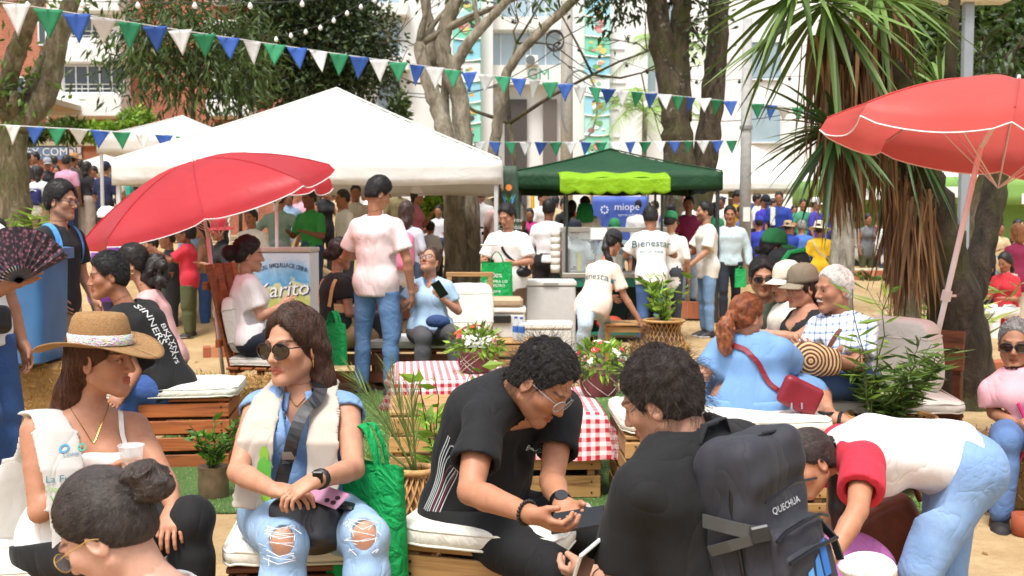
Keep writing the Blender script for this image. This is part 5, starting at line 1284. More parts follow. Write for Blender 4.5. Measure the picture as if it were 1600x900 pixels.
# ------ umbrellas
def umbrella(apex,axis,R,drop,lab,pole_base,n=8,joint=None,spin=0.0,top='d6444c',val=.14,pc='efeae6'):
 apex=np.array(apex,float);a=nrm(axis);e1=nrm(np.cross(a,(0,1,0.2)));e2=np.cross(a,e1);base=np.array(pole_base,float)
 o=empty('parasol',base,lab,'umbrella');loc=lambda q:np.asarray(q)-base
 mt=fabric_t(top,.5,.4,.07,2.5,.5)
 V=[];F=[];nr,nt=9,10
 for k in range(n):
  for i in range(nr+3):
   for j in range(nt+1):
    s=j/nt;th=spin+2*math.pi*(k+s)/n;q=min(1,i/nr);rr=R*(math.cos(math.pi/n)/math.cos(math.pi*(2*s-1)/n)*.55+.45)if True else R
    bow=1-.16*q*math.sin(math.pi*s)*.35;r=R*q*math.cos(math.pi/n)/math.cos(math.pi/n*(2*s-1))*bow;z=-drop*(q**1.9)+.030*R*math.sin(math.pi*s)*math.sin(math.pi*q)
    if i>nr:r+=.015*(i-nr);z-=val*(i-nr)/2*(.55+.45*math.sin(math.pi*s)**.5)
    V.append(loc(apex+r*(math.cos(th)*e1+math.sin(th)*e2)+z*a))
  b=k*(nr+3)*(nt+1)
  for i in range(nr+2):
   for j in range(nt):c=b+i*(nt+1)+j;F.append((c,c+nt+1,c+nt+2,c+1))
 can=mesh_obj('canopy',V,F,mt,o);W_=np.array(V)
 for k in range(n):
  b=k*(nr+3)*(nt+1);MB().tube(W_[b+(nr+2)*(nt+1):b+(nr+3)*(nt+1)],.004,5).build('piping',plain('f3ece9',.6),can)
  th=spin+2*math.pi*k/n;P=[loc(apex+R*q*(math.cos(th)*e1+math.sin(th)*e2)+(-drop*q**1.9-.012)*a)for q in np.linspace(.03,1,8)];MB().tube(P,.005,5).build('rib',plain('d9d4d0',.4,.5),o);MB().tube([q_+np.asarray(a)*.016 for q_ in P],.0045,5).build('panel_seam',mt,can)
  hub=apex-a*(drop+.28);MB().tube([loc(hub),P[4]],.004,5).build('strut',plain('d9d4d0',.4,.5),o)
 MB().tube([loc(apex-a*.02),loc(apex+a*.05)],[.014,.009],8).build('finial',plain('f0ece6',.4),o)
 j=apex-a*(drop+.35)if joint is None else np.array(joint,float)
 MB().tube([loc(apex),loc(j)],.014,10).build('upper_pole',plain(pc,.35),o,True);MB().tube([loc(j),loc(base)],.016,10).build('lower_pole',plain(pc,.35),o,True)
 m_=loc(j)*.55;d=nrm(loc(j));MB().tube([m_-d*.03,m_+d*.03],.028,10).build('clamp',plain('e9dcd6',.4),o);MB().tube([m_,m_+np.array([.05,-.02,0])],.008,6).build('clamp_screw',plain('e9dcd6',.4),o)
 return o
ua=nrm(CR*-.28+CU*.93-CF*.20)
uap=pix(303,252,8.55);ub=pix(352,520,8.75);ub[2]=.0
umbrella(uap,ua,1.0,.34,'red beach umbrella tilted left over the seated teenager',ub,joint=pix(325,372,8.6),spin=.25,val=.10)
ra=nrm(CR*.16+CU*.97-CF*.05)
umbrella(pix(1590,131,6.0),ra,.98,.30,'red beach umbrella on a leaning white pole at the right',(pix(1425,505,6.5)[0],6.5,.0),joint=pix(1532,232,6.1),spin=.35,val=.13,top='de6660')
q=pix(505,268,10.6);umbrella(q+np.array([-.42,0,.12]),nrm((.1,-.1,1)),.5,.16,'red umbrella edge showing behind the left umbrella',(q[0]-.45,10.6,0),spin=.1)
# ------ bunting
FLAGC={'b':fabric_t('4f78c8',.4,.7,.15,9),'w':fabric_t('f1f1ee',.35,.7,.12,9),'g':fabric_t('48a878',.4,.7,.15,9)}
FME={}
for k,m in FLAGC.items():
 V,F=grid_sheet(lambda u,v:[(u-.5)*(1-v),.05*np.sin(v*3+u*4)*v,-v],6,8);V,F=thick(V,F,.012);me_o=mesh_obj('flag',V,F,m);FME[k]=me_o.data;bpy.data.objects.remove(me_o)
def bunting(pts,w,hgt,gap,order,lab,start=0,rs=1,cord=.006):
 """pts: (px,py,D) control points; flags hang at even spacing along the cord"""
 P=np.array([pix(*q)for q in pts]);o=empty('bunting',P[0],lab,'bunting');d=np.r_[0,np.cumsum(np.linalg.norm(np.diff(P,axis=0),axis=1))];tt=np.linspace(0,d[-1],80);Q=np.stack([np.interp(tt,d,P[:,i])for i in range(3)],1)
 for _ in range(6):Q[1:-1]=(Q[:-2]+2*Q[1:-1]+Q[2:])/4
 MB().tube(Q-P[0],cord,5).build('cord',plain('e6e6e2',.7),o);L=np.r_[0,np.cumsum(np.linalg.norm(np.diff(Q,axis=0),axis=1))];r=random.Random(rs);s=gap*.5;k=start
 while s<L[-1]:
  c=np.array([np.interp(s,L,Q[:,i])for i in range(3)]);e=np.array([np.interp(min(s+.05,L[-1]),L,Q[:,i])for i in range(3)]);t=nrm(e-c)if s+.05<=L[-1]else np.array([1.,0,0]);f=bpy.data.objects.new('flag',FME[order[k%len(order)]]);COL.objects.link(f);f.parent=o
  yaw=math.atan2(t[1],t[0])*.3+r.gauss(0,.32);f.location=tuple(c-P[0]);f.rotation_euler=(r.gauss(0,.22),-math.asin(np.clip(t[2],-1,1))+r.uniform(-.05,.05),yaw);f.scale=(w,w,hgt*r.uniform(.94,1.05));s+=gap;k+=1
 return o
bunting([(-60,-6,9.4),(27,6,9.8),(190,33,11),(320,53,12.0),(500,80,13.4),(640,100,14.6),(785,120,16),(960,140,17.8),(1130,157,19.6),(1290,172,21)],.26,.275,.345,'bwg','upper string of blue, white and green triangle flags crossing the whole scene')
bunting([(-30,192,13.6),(0,195,13.8),(140,203,14),(275,212,14.3),(330,220,14.6)],.235,.235,.262,'gwb','lower flag string on the left above the queue')
bunting([(470,217,18.3),(620,220,18.4),(800,222,18.6),(960,222,18.8),(1180,219,19.2)],.225,.235,.262,'bgw','lower flag string crossing before the banners and green tent')
bunting([(1110,262,30),(1180,272,30),(1310,284,29),(1420,280,28),(1560,285,27)],.16,.2,.27,'bgbw','small far flag string along the right tents')
bunting([(1120,305,27),(1180,318,27),(1230,310,27)],.2,.25,.36,'bwb','faint flag string low behind the grey pole')
def lights(pts,n,lab,bulb):
 P=np.array([pix(*q)for q in pts]);o=empty('string_lights',P[0],lab,'lights');d=np.r_[0,np.cumsum(np.linalg.norm(np.diff(P,axis=0),axis=1))];tt=np.linspace(0,d[-1],50);Q=np.stack([np.interp(tt,d,P[:,i])for i in range(3)],1)
 for _ in range(4):Q[1:-1]=(Q[:-2]+2*Q[1:-1]+Q[2:])/4
 MB().tube(Q-P[0],.006,5).build('wire',plain('3a3a3a',.6),o);me=None
 for k in range(n):
  c=Q[int((k+.5)/n*49)]-P[0];b=MB().lathe([(.0,-.10),(.03,-.085),(.04,-.06),(.03,-.03),(.015,-.01),(.015,.0)],10)
  if me is None:ob=b.build('bulb',bulb,o,True);me=ob.data
  else:ob=bpy.data.objects.new('bulb',me);COL.objects.link(ob);ob.parent=o
  ob.location=tuple(c)
lights([(0,2,16),(200,3,16),(420,4,16.5),(520,-2,17)],6,'thin white wire of small lamps along the top left',plain('e8e8e4',.3));lights([(420,60,20),(500,40,20),(545,15,20),(600,-10,20)],8,'row of small white lamps across the dark tree',plain('f4f4f0',.3));lights([(760,12,24),(820,38,24),(885,68,24),(960,92,24),(1030,115,24),(1105,128,24),(1200,120,24),(1290,118,24)],15,'string of small black lamps across the white building',plain('2a2a2a',.3))
# ------ pallet furniture
WOOD1=wood('a9824f','6d4a28',1.0,0);WOOD2=wood('a35a2c','5e2e14',1.0,0);WOOD3=wood('7d4a2d','43230f',1.0,0);WOODP=wood('b88d58','80582e',1.0,0)
SLAT={}
def board(parent,name,c,size,mat,rz=0.0,rx=0.0,ry=0.0):
 """one plank; its length runs along local x"""
 key=(tuple(round(s,3)for s in size),mat.name)
 if key not in SLAT:
  w,d,h_=size;o=MB().box((-w/2,-d/2,-h_/2),(w/2,d/2,h_/2),b=min(.004,h_*.2,d*.2)).build(name,mat,parent);SLAT[key]=o.data
 else:o=bpy.data.objects.new(name,SLAT[key]);COL.objects.link(o);o.parent=parent
 o.location=tuple(c);o.rotation_euler=(rx,ry,rz);return o
def crate(x,y,rz,w,d,h,mat,lab,sl=4,name='pallet_crate',cat='crate',top=True,z0=0.0,group=None):
 o=empty(name,(x,y,z0),lab,cat,group,rz=rz);r=random.Random(int(abs(x*131+y*71)*10));sh=h/sl*.78
 for k in range(sl):
  z=h*(k+.5)/sl
  for sg in(-1,1):
   board(o,'slat',(r.uniform(-.006,.006),sg*(d/2-.01),z),(w,.018,sh),mat,r.uniform(-.006,.006),0,r.uniform(-.008,.008));board(o,'slat',(sg*(w/2-.01),r.uniform(-.006,.006),z),(d-.042,.018,sh),mat,math.pi/2+r.uniform(-.006,.006),0,r.uniform(-.008,.008))
 for sx in(-1,1):
  for sy in(-1,1):board(o,'corner_post',(sx*(w/2-.045),sy*(d/2-.042),h/2-.003),(.04,.04,h-.006),mat)
 nail=MB()
 for k in range(sl):
  for sx in(-1,1):
   for dz in(-.25,.25):nail.lathe([(.005,0),(.005,.003),(0,.004)],6,(sx*(w/2-.045),-d/2-.001,h*(k+.5)/sl+dz*sh),rotx(math.pi/2))
 nb=nail.build('nails',plain('3d342c',.5,.6),o);nb['kind']='stuff'
 if top:
  n=max(3,int(d/.105));wd=d/n
  for k in range(n):board(o,'top_slat',(0,-d/2+wd*(k+.5),h+.009),(w+.004,wd*.82,.018),mat,r.uniform(-.004,.004))
 return o
@cached
def cushm():
 t=NT('cushion');n=t.noise(5,4);t.color(t.ramp(n,[(.35,'ddd8cb'),(.65,'ece8dd')]));p_=t.bump(t.noise(9,3,.5,None,1.5),.35,.04);t.bump(t.noise(500,2),.2,.002,p_);t.set(Roughness=.9);return t.m
def cushion(c,w,d,h,rz,lab,rx=0.0,name='seat_cushion',e=.22,sagp=None,group=None,mat=None):
 nu,nv=40,20;u,v=np.meshgrid(np.linspace(-math.pi,math.pi,nu+1)[:-1],np.linspace(-math.pi/2,math.pi/2,nv+1),indexing='ij');f=lambda a,p_:np.sign(a)*np.abs(a)**p_
 X=f(np.cos(v),.35)*f(np.cos(u),e)*w/2;Y=f(np.cos(v),.35)*f(np.sin(u),e)*d/2;Z=f(np.sin(v),.6)*h/2
 if sagp is not None:Z=Z-(Z>0)*sagp*np.exp(-((X/(w*.3))**2+(Y/(d*.3))**2))
 Z=Z+.004*np.sin(X*31+Y*17)*np.sin(Y*23);V=np.stack([X,Y,Z],-1).reshape(-1,3);F=[]
 for i in range(nu):
  for j in range(nv):F.append((i*(nv+1)+j,((i+1)%nu)*(nv+1)+j,((i+1)%nu)*(nv+1)+j+1,i*(nv+1)+j+1))
 o=mesh_obj(name,V,F,mat or cushm(),None,True);th=np.linspace(0,2*math.pi,61)
 for zz in(-.28,.28):MB().tube([(f(np.cos(t_),e)*w/2*.985,f(np.sin(t_),e)*d/2*.985,zz*h+.003*math.sin(t_*9))for t_ in th],.0045,5,False).build('piping',cushm(),o,True)
 o.location=tuple(c);o.rotation_euler=(rx,0,rz);tag(o,lab,'cushion',group);return o
crate(-.66,3.60,.10,.52,.44,.33,WOOD3,'dark brown crate stool under the woman in sunglasses');cushion((-.66,3.60,.385),.56,.48,.07,.10,'flat white cushion under the woman in ripped jeans')
crate(-.05,3.52,-.30,.52,.44,.40,WOODP,'pale crate stool under the man in the black polo');cushion((-.05,3.52,.453),.56,.48,.085,-.30,'thick white cushion under the man in the black polo',sagp=.01)
crate(-1.50,3.62,.2,.6,.46,.27,WOOD2,'crate stool under the woman in the straw hat');cushion((-1.50,3.60,.325),.66,.50,.07,.2,'white cushion at the lower left under the woman in the hat')
crate(-2.06,6.55,.12,.74,.52,.40,WOOD2,'orange brown slatted crate bench under the teenager');cushion((-2.04,6.55,.455),.80,.56,.08,.12,'white cushion on the orange crate under the teenager')
crate(-2.95,7.6,.1,.9,.5,.40,WOOD2,'crate bench under the woman with glasses behind the teenager');cushion((-2.95,7.6,.45),.92,.52,.07,.1,'white cushion behind the teenager')
crate(1.03,5.55,0.02,.98,.76,.40,WOOD1,'honey coloured slatted crate bench under the woman in the blue dress',4);cushion((1.04,5.55,.462),1.04,.80,.09,.02,'long white cushion under the woman in the blue dress')
crate(1.98,6.25,-.12,1.05,.62,.38,WOOD3,'dark crate bench under the old man in the checked shirt',3);cushion((1.98,6.22,.435),1.08,.66,.085,-.12,'white seat cushion under the old man')
cushion((2.30,6.42,.66),.52,.14,.46,-.95,'white back cushion beside the old man',rx=.15,name='back_cushion')
bb_=empty('backrest_board',(2.35,6.72,0),'reddish plank backrest behind the old man','bench back',rz=-.75)
for k in range(2):board(bb_,'plank',(0,0,.62+.13*k),(.9,.022,.11),WOOD3,0,-.12)
for sx in(-.4,.4):board(bb_,'upright',(sx,.04,.40),(.05,.05,.8),WOOD3)
@cached
def gingham(sc=.047):
 t=NT('gingham');sep=t.node('ShaderNodeSeparateXYZ');uv=t.node('ShaderNodeUVMap');t.link(uv.outputs[0],sep.inputs[0])
 def st_(o):return t.math('LESS_THAN',t.math('FRACT',t.math('DIVIDE',o,sc)),.5)
 s=t.math('MULTIPLY',t.math('ADD',st_(sep.outputs[0]),st_(sep.outputs[1])),.5);t.color(t.ramp(s,[(0,'f1eeea'),(.25,'f1eeea'),(.26,'e5b3b4'),(.74,'e0a5a8'),(.76,'b8202f'),(1,'b8202f')]))
 t.n[-1];t.bump(t.noise(6,3,.5,None,1),.25,.04);t.set(Roughness=.8);return t.m
def clothed(x,y,rz,w,d,h,ov,lab,cl,sl=3,wd=WOOD1):
 crate(x,y,rz,w-.03,d-.03,h-.02,wd,lab,sl,name='crate_table',cat='table');o=empty('tablecloth',(x,y,h),cl,'tablecloth',rz=rz)
 n=56;L=w/2+ov;M=d/2+ov;r=np.random.default_rng(int(w*1000))
 def fn(u,v):
  a=(u*2-1)*L;b=(v*2-1)*M;X=np.clip(a,-w/2,w/2);Y=np.clip(b,-d/2,d/2);ox=np.maximum(np.abs(a)-w/2,0);oy=np.maximum(np.abs(b)-d/2,0);dr=np.maximum(ox,oy);cor=np.minimum(ox,oy)
  wv=.014*np.sin(b*19+a*3)*(ox>0)+.014*np.sin(a*17+b*2)*(oy>0);k=dr/max(ov,1e-6)
  X=X+np.sign(a)*(ox>0)*(.012+k*.02+wv*k)+np.sign(a)*cor*.5;Y=Y+np.sign(b)*(oy>0)*(.012+k*.02+wv*k)+np.sign(b)*cor*.5
  return[X,Y,.006-dr*.985+cor*.12+.002*np.sin(a*13)*np.sin(b*11)]
 V,F=grid_sheet(fn,n,n);uu,vv=np.meshgrid(np.linspace(0,1,n+1),np.linspace(0,1,n+1),indexing='ij');uv=np.stack([uu.ravel()*2*L,vv.ravel()*2*M],1)
 mesh_obj('cloth',V,F,gingham(),o,True,uv=uv);return o
clothed(-.42,7.30,.10,.72,.95,.455,.19,'crate table left of the man in black under a gingham cloth','red and white gingham cloth on the table behind the palm fronds')
clothed(.16,6.02,.03,.60,.92,.46,.245,'crate table right of the man in black under a gingham cloth','red and white gingham cloth on the table beside the crate bench')
crate(-.46,6.05,.10,.44,.62,.42,WOODP,'pale slatted crate standing in front of the left gingham table',4,name='slatted_crate')
pc=empty('pallet_chair',(-1.84,8.4,0),'orange brown slatted pallet chair with tall tilted back','chair',rz=1.45)
for k in range(5):board(pc,'seat_slat',(0,-.22+.11*k,.36),(.66,.09,.02),WOOD2)
for sx in(-.29,.29):
 for sy in(-.22,.22):board(pc,'leg',(sx,sy,.17),(.05,.05,.35),WOOD2)
for k in range(4):board(pc,'back_slat',(-.24+.16*k,.33+.0,.72),(.11,.022,.86),WOOD2,0,-.22)
for z in(.55,.98):board(pc,'back_rail',(0,.34+(z-.72)*.22+.025,z),(.68,.03,.06),WOOD2)
cushion((-1.84,8.4,.41),.62,.56,.08,1.45,'white seat cushion on the pallet chair');cushion((-2.08,8.4,.68),.56,.11,.44,1.45,'white back cushion on the pallet chair',rx=-.2,name='back_cushion')
lb=empty('pallet_bench',(-1.0,9.75,0),'long reddish pallet bench with wooden arm frame behind the standing man','bench',rz=.0)
for k in range(5):board(lb,'seat_slat',(0,-.26+.13*k,.345),(1.75,.11,.022),WOOD3)
for z in(.27,.12):board(lb,'front_board',(0,-.335,z),(1.75,.022,.10),WOOD3)
for sx in(-.82,-.27,.27,.82):
 for sy in(-.29,.29):board(lb,'leg',(sx,sy,.165),(.06,.06,.33),WOOD3)
for sx in(.42,.80):board(lb,'arm_post',(sx,.30,.66),(.045,.045,.64),WOODP)
board(lb,'arm_rail',(.61,.30,.985),(.44,.05,.04),WOODP);board(lb,'arm_rail',(.61,.30,.60),(.38,.03,.04),WOODP)
cushion((-1.0,9.72,.40),1.74,.60,.09,0,'long white cushion on the reddish pallet bench');cushion((-.40,9.92,.68),.46,.16,.46,.1,'white back pillow on the pallet bench',rx=-.18,name='back_cushion')
crate(.10,9.9,.12,.62,.5,.38,WOODP,'pale crate table carrying two water bottles',3,name='crate_table',cat='table')
lt=empty('low_table',(1.16,11.1,0),'small pale wooden table left of the tall wicker vase','table')
for k in range(4):board(lt,'top_slat',(0,-.17+.115*k,.44),(.46,.105,.022),WOODP)
for sx in(-.2,.2):
 for sy in(-.16,.16):board(lt,'leg',(sx,sy,.215),(.045,.045,.43),WOODP)
board(lt,'apron',(0,-.19,.39),(.4,.02,.06),WOODP)
def bale(x,y,rz,w,d,h,lab,seed,z0=0):
 o=empty('hay_bale',(x,y,z0),lab,'hay bale',rz=rz);r=np.random.default_rng(seed);MB().box((-w/2,-d/2,0),(w/2,d/2,h),b=.03).build('straw_block',plain('8a6a3c',.95,var=.3,scale=40,bump=.6),o)
 n=2600;f=r.integers(0,5,n);u,v=r.uniform(-.5,.5,n),r.uniform(0,1,n);C=np.where((f==0)[:,None],np.stack([u*w,-d/2+0*u,v*h],1),np.where((f==1)[:,None],np.stack([u*w,d/2+0*u,v*h],1),np.where((f==2)[:,None],np.stack([-w/2+0*u,u*d,v*h],1),np.where((f==3)[:,None],np.stack([w/2+0*u,u*d,v*h],1),np.stack([u*w,(v-.5)*d,h+0*u],1)))))
 t=r.normal(size=(n,3));t/=np.linalg.norm(t,axis=1)[:,None];L=r.uniform(.03,.09,n)[:,None];s=np.cross(t,r.normal(size=(n,3)));s=s/np.linalg.norm(s,axis=1)[:,None]*.0022
 V=np.stack([C-t*L/2-s,C-t*L/2+s,C+t*L/2+s,C+t*L/2-s],1).reshape(-1,3);g=mesh_obj('straw',V,np.arange(4*n).reshape(-1,4),leafm('b08d52','6b4c26',.1,.8),o,False,col=np.repeat(r.uniform(0,1,n),4));g['kind']='stuff';return o
bale(-1.98,7.5,.3,.62,.42,.36,'shaggy brown hay bale left of the woman in sunglasses',1);bale(2.68,5.62,.2,.8,.5,.32,'hay bale under the woman at the right edge',2);bale(-3.42,7.15,.1,1.2,.5,.54,'hay bale carrying the blue plastic bin',3)
bale(1.42,10.4,.4,.45,.4,.3,'small hay bale behind the woman in the blue dress',4)
bn=empty('plastic_bin',(-3.36,7.05,.55),'large blue plastic bin with ribbed rim at the left','bin',rz=.04)
V=[];F=[]
prof=[(.36,.22,.0),(.385,.24,.012),(.39,.245,.06),(.405,.255,.62),(.405,.255,.66),(.44,.29,.665),(.44,.29,.735),(.40,.25,.74),(.385,.235,.70)]
m=MB();sec=[]
for(a,b,z)in prof:
 ring=[(math.copysign(abs(math.cos(t))**.22,math.cos(t))*a,math.copysign(abs(math.sin(t))**.22,math.sin(t))*b,z)for t in np.linspace(0,2*math.pi,41)[:-1]];sec.append(ring)
for k in range(len(sec)-1):
 i0=len(m.V);m.V+=sec[k]+sec[k+1];m.F+=[(i0+j,i0+(j+1)%40,i0+40+(j+1)%40,i0+40+j)for j in range(40)]
i0=len(m.V);m.V+=sec[0];m.F+=[tuple(range(i0+39,i0-1,-1))];i0=len(m.V);m.V+=[(x,y,.6)for x,y,z in sec[-1]];m.F+=[tuple(range(i0,i0+40))]
auto_smooth(m.build('tub',plain('3f6f9f',.4,var=.12,scale=5),bn),35)
for x in np.linspace(-.36,.36,9):MB().box((x-.006,-.288,.60),(x+.006,-.255,.665)).build('rib',plain('3f6f9f',.4,var=.12,scale=5),bn)
# ------ wicker and plants
WICK=plain('b98d57',.7,var=.25,scale=30,bump=.3)
def wicker(prof,z0,x,y,lab,n=26,name='wicker_vase',rim=.014,mat=None,inner=True,cat='vase',turns=.75,th=.0045,rows=0):
 mat=mat or WICK;o=empty(name,(x,y,z0),lab,cat);zs=np.array([q[1]for q in prof]);rs=np.array([q[0]for q in prof]);R=lambda z:np.interp(z,zs,rs);m=MB();ss=np.linspace(zs[0],zs[-1],22)
 for k in range(n):
  for sg in(-1,1):m.tube([((R(z)+sg*.0035)*math.cos(2*math.pi*k/n+sg*turns*(z-zs[0])/(zs[-1]-zs[0])*2),(R(z)+sg*.0035)*math.sin(2*math.pi*k/n+sg*turns*(z-zs[0])/(zs[-1]-zs[0])*2),z)for z in ss],th,4,False)
 w=m.build('weave',mat,o);w['kind']='stuff'
 hoops=MB()
 for z in([zs[0]+.01,zs[-1]*.985]+list(np.linspace(zs[0]+.03,zs[-1]*.95,rows))):hoops.tube([(R(z)*math.cos(t),R(z)*math.sin(t),z)for t in np.linspace(0,2*math.pi,37)],.006,6,False)
 hoops.build('hoops',mat,o)['kind']='stuff'
 MB().tube([((rs[-1]+.004)*math.cos(t),(rs[-1]+.004)*math.sin(t),zs[-1])for t in np.linspace(0,2*math.pi,41)],rim,8,False).build('rim',mat,o,True);MB().lathe([(rs[0],0),(rs[0],.01)],30).build('base',mat,o)
 if inner:MB().lathe([(q[0]*.90,q[1])for q in prof[:-1]]+[(prof[-1][0]*.86,prof[-1][1]-.03)],26).build('liner',plain('6f4f2c',.9,var=.3,scale=20),o,True)
 return o
def leafy(base,stems,lab,lm,seed,H,spread,lsize,nper,asp=.35,droop=.1,name='potted_plant',cat='plant',lean=(0,0,0),up=1.0):
 """stems that carry leaves all along"""
 r=np.random.default_rng(seed);base=np.array(base,float);o=empty(name,base,lab,cat);mb=MB();C=[];D_=[]
 for k in range(stems):
  a=r.uniform(0,6.28);d=nrm(np.array([math.cos(a)*spread,math.sin(a)*spread,up])+np.array(lean));L=H*r.uniform(.6,1.05);P=[d*L*t+np.array([math.cos(a),math.sin(a),0])*spread*.25*L*t*t+r.normal(size=3)*.01 for t in np.linspace(0,1,7)];mb.tube(P,np.linspace(.006,.002,7),5)
  for j in range(nper):t=.15+.85*(j+r.uniform())/nper;q=np.array([np.interp(t*6,range(7),[p_[i]for p_ in P])for i in range(3)]);C.append(q);b=r.uniform(0,6.28);D_.append([math.cos(b),math.sin(b),.45])
 mb.build('stems',leafm('6d7a35','3d4a1c',.1),o);V,F,c=leaves(np.array(C),None,lsize,asp,droop,seed,dirs=np.array(D_)*1.6,bend=.15);mesh_obj('leaves',V,F,lm,o,False,col=c);return o
wicker([(.075,0),(.12,.06),(.137,.15),(.13,.24),(.10,.34),(.07,.40),(.072,.425)],0,-.395,4.42,'tall open weave wicker vase beside the man in black polo',22,turns=.8)
fr=empty('palm_fronds',(-.395,4.42,.40),'arching cut palm fronds standing in the wicker vase','palm fronds');r=np.random.default_rng(5);PF=leafm('7a8c4a','4c6030',.35,.4)
for k,(dx,dz,dy,L,dr)in enumerate(((-.62,.55,.1,.62,.25),(-.42,.85,.05,.62,.22),(-.22,1,.1,.52,.15),(-.05,1,0,.40,.1),(-.75,.28,.0,.44,.1))):
 d=nrm((dx,dy,dz));mb=MB();C=[];P=[d*L*t+np.array([0,0,-dr*L*t*t])for t in np.linspace(0,1,8)];mb.tube(P,np.linspace(.006,.002,8),5);C+=[.4]*len(mb.V)
 for i in range(20):
  t=.22+.78*i/20;q=d*L*t+np.array([0,0,-dr*L*t*t]);tg=nrm(d+np.array([0,0,-2*dr*t]));s=nrm(np.cross(tg,(.2,-1,.3)))
  for sg in(-1,1):blade_leaf(mb,q,nrm(tg*1.0+s*sg*.26+r.normal(size=3)*.04),.20*(1.1-.5*t),.0065,.1,r,r.uniform(.2,1),C)
 mesh_obj('frond',mb.V,mb.F,PF,fr,True,col=C)
leafy((-.44,4.40,.38),1,'single broad green leaf hanging over the vase rim',LIME,4,.12,.8,.11,2,.4,.3,name='broad_leaf',cat='leaf')
wicker([(.17,0),(.235,.10),(.235,.20),(.20,.32),(.155,.40),(.175,.47),(.195,.50)],0,1.50,10.7,'big round wicker vase with a leafy plant behind the backpack man',24,turns=.7)
leafy((1.50,10.7,.44),12,'bright green leafy shrub in the big wicker vase',LIME,8,.56,.5,.13,9,.42,-.1)
wicker([(.13,0),(.18,.08),(.20,.18),(.19,.26),(.20,.30),(.225,.31)],.10,2.02,5.75,'woven pot of the bamboo beside the old man',24,name='wicker_pot',cat='pot',turns=.6)
leafy((2.02,5.75,.36),26,'dense fine leaved bamboo plant in the woven pot',leafm('5f7d35','2f4a1a',.3),12,.50,.55,.12,26,.16,.25);leafy((1.86,5.62,.38),3,'tall thin bamboo shoots before the old man',LIME,13,.75,.12,.13,9,.18,.1)
leafy((-.36,5.25,.02),9,'young broad leaved plant sprouting behind the man in black',LIME,17,.78,.22,.12,9,.42,.05,lean=(.12,0,0))
bg_=empty('grow_bag',(-1.56,5.62,0),'brown plastic grow bag with a small shrub beside the crate bench','plant pot');mb=MB();mb.lathe([(.07,0),(.078,.02),(.080,.09),(.077,.15),(.082,.175),(.074,.17)],18,sx=1,sy=.95);auto_smooth(mb.build('bag',plain('6b5844',.35,var=.3,scale=20,bump=.4),bg_),50);MB().lathe([(.073,.150),(.0,.158)],16,caps=False).build('soil',plain('3a2c20',.95),bg_)
leafy((-1.56,5.62,.15),16,'small glossy leaved shrub growing in the brown bag',leafm('5d8a30','2c4a17',.3),21,.27,.42,.055,14,.45,-.1)
q=pix(35,330,18);leafy((q[0],18,float(gh(q[0],18))),14,'low palm like plant below the left queue',LIME,23,.75,.8,.32,7,.14,.2);q=pix(1500,420,11.5);leafy((q[0],11.5,0),16,'pale striped grass plant behind the leaning trunk',leafm('a9b86a','6c8440',.3),27,1.0,.55,.42,6,.07,.1);q=pix(1440,470,10.6);leafy((q[0],10.6,0),12,'pale striped grass plant between the two trunks',leafm('a9b86a','6c8440',.3),28,.9,.5,.4,6,.07,.1);q=pix(1362,400,20.5);leafy((q[0],20.5,.2),10,'small green weed clump on the earth mound',MIDLEAF,29,.5,.8,.22,7,.3,.1)
def flowers(x,y,z,lab,seed,R=.15):
 o=empty('flower_basket',(x,y,z),lab,'flower basket');r=np.random.default_rng(seed);B_=plain('6d3a38',.6,var=.2)
 m=MB();m.lathe([(.085,0),(.092,.02),(.10,.09),(.105,.13),(.095,.13)],20);auto_smooth(m.build('basket',B_,o),40);w=MB()
 for k in range(14):a=r.uniform(0,6.28);w.tube([(.102*math.cos(a+t*1.6*(1 if k%2 else-1)),.102*math.sin(a+t*1.6*(1 if k%2 else-1)),.01+.115*t)for t in np.linspace(0,1,7)],.0025,4)
 w.build('wicker_strands',plain('c9b9ae',.7),o)['kind']='stuff';MB().tube([(.11*math.cos(t),0,.08+.0+.20*math.sin(t)*-.0+.11*math.sin(t))for t in np.linspace(math.pi*.9,math.pi*1.35,9)],.009,6).build('handle',plain('8a4a42',.5),o,True)
 C,d=crown_pts([((0,0,.19),(R,R,.10))],260,seed,.5);V,F,c=leaves(C,None,.07,.4,.0,seed,dirs=d);mesh_obj('greenery',V,F,LIME,o,False,col=c)
 cols=[plain('d42a35',.6),plain('e0485a',.6),plain('f2efe6',.6),plain('f0a5a0',.6),plain('e8602e',.6)]
 for k in range(26):
  a=r.uniform(0,6.28);e=r.uniform(.1,1.5);q=np.array([math.cos(a)*math.cos(e)*R,math.sin(a)*math.cos(e)*R,.19+math.sin(e)*.115]);n_=nrm(q-np.array([0,0,.12]));fb=MB();e1=nrm(np.cross(n_,(.3,.2,.9)));e2=np.cross(n_,e1);s_=r.uniform(.012,.027)
  for pt in range(7):
   b=2*math.pi*pt/7;dd=math.cos(b)*e1+math.sin(b)*e2;sd=np.cross(n_,dd);i0=len(fb.V);fb.V+=[tuple(q),tuple(q+dd*s_*.6+sd*s_*.4+n_*s_*.3),tuple(q+dd*s_*1.15+n_*s_*.25),tuple(q+dd*s_*.6-sd*s_*.4+n_*s_*.3)];fb.F+=[(i0,i0+1,i0+2,i0+3)]
  fb.lathe([(s_*.3,0),(s_*.2,s_*.3),(0,s_*.35)],6,q+n_*s_*.1);fb.build('flower',cols[int(r.choice([0,0,1,2,2,3,4]))],o)
 return o
flowers(-.24,7.15,.465,'basket of red and white flowers on the left gingham table',3,.17);flowers(.50,6.12,.47,'basket of red flowers on the right gingham table',5,.15)
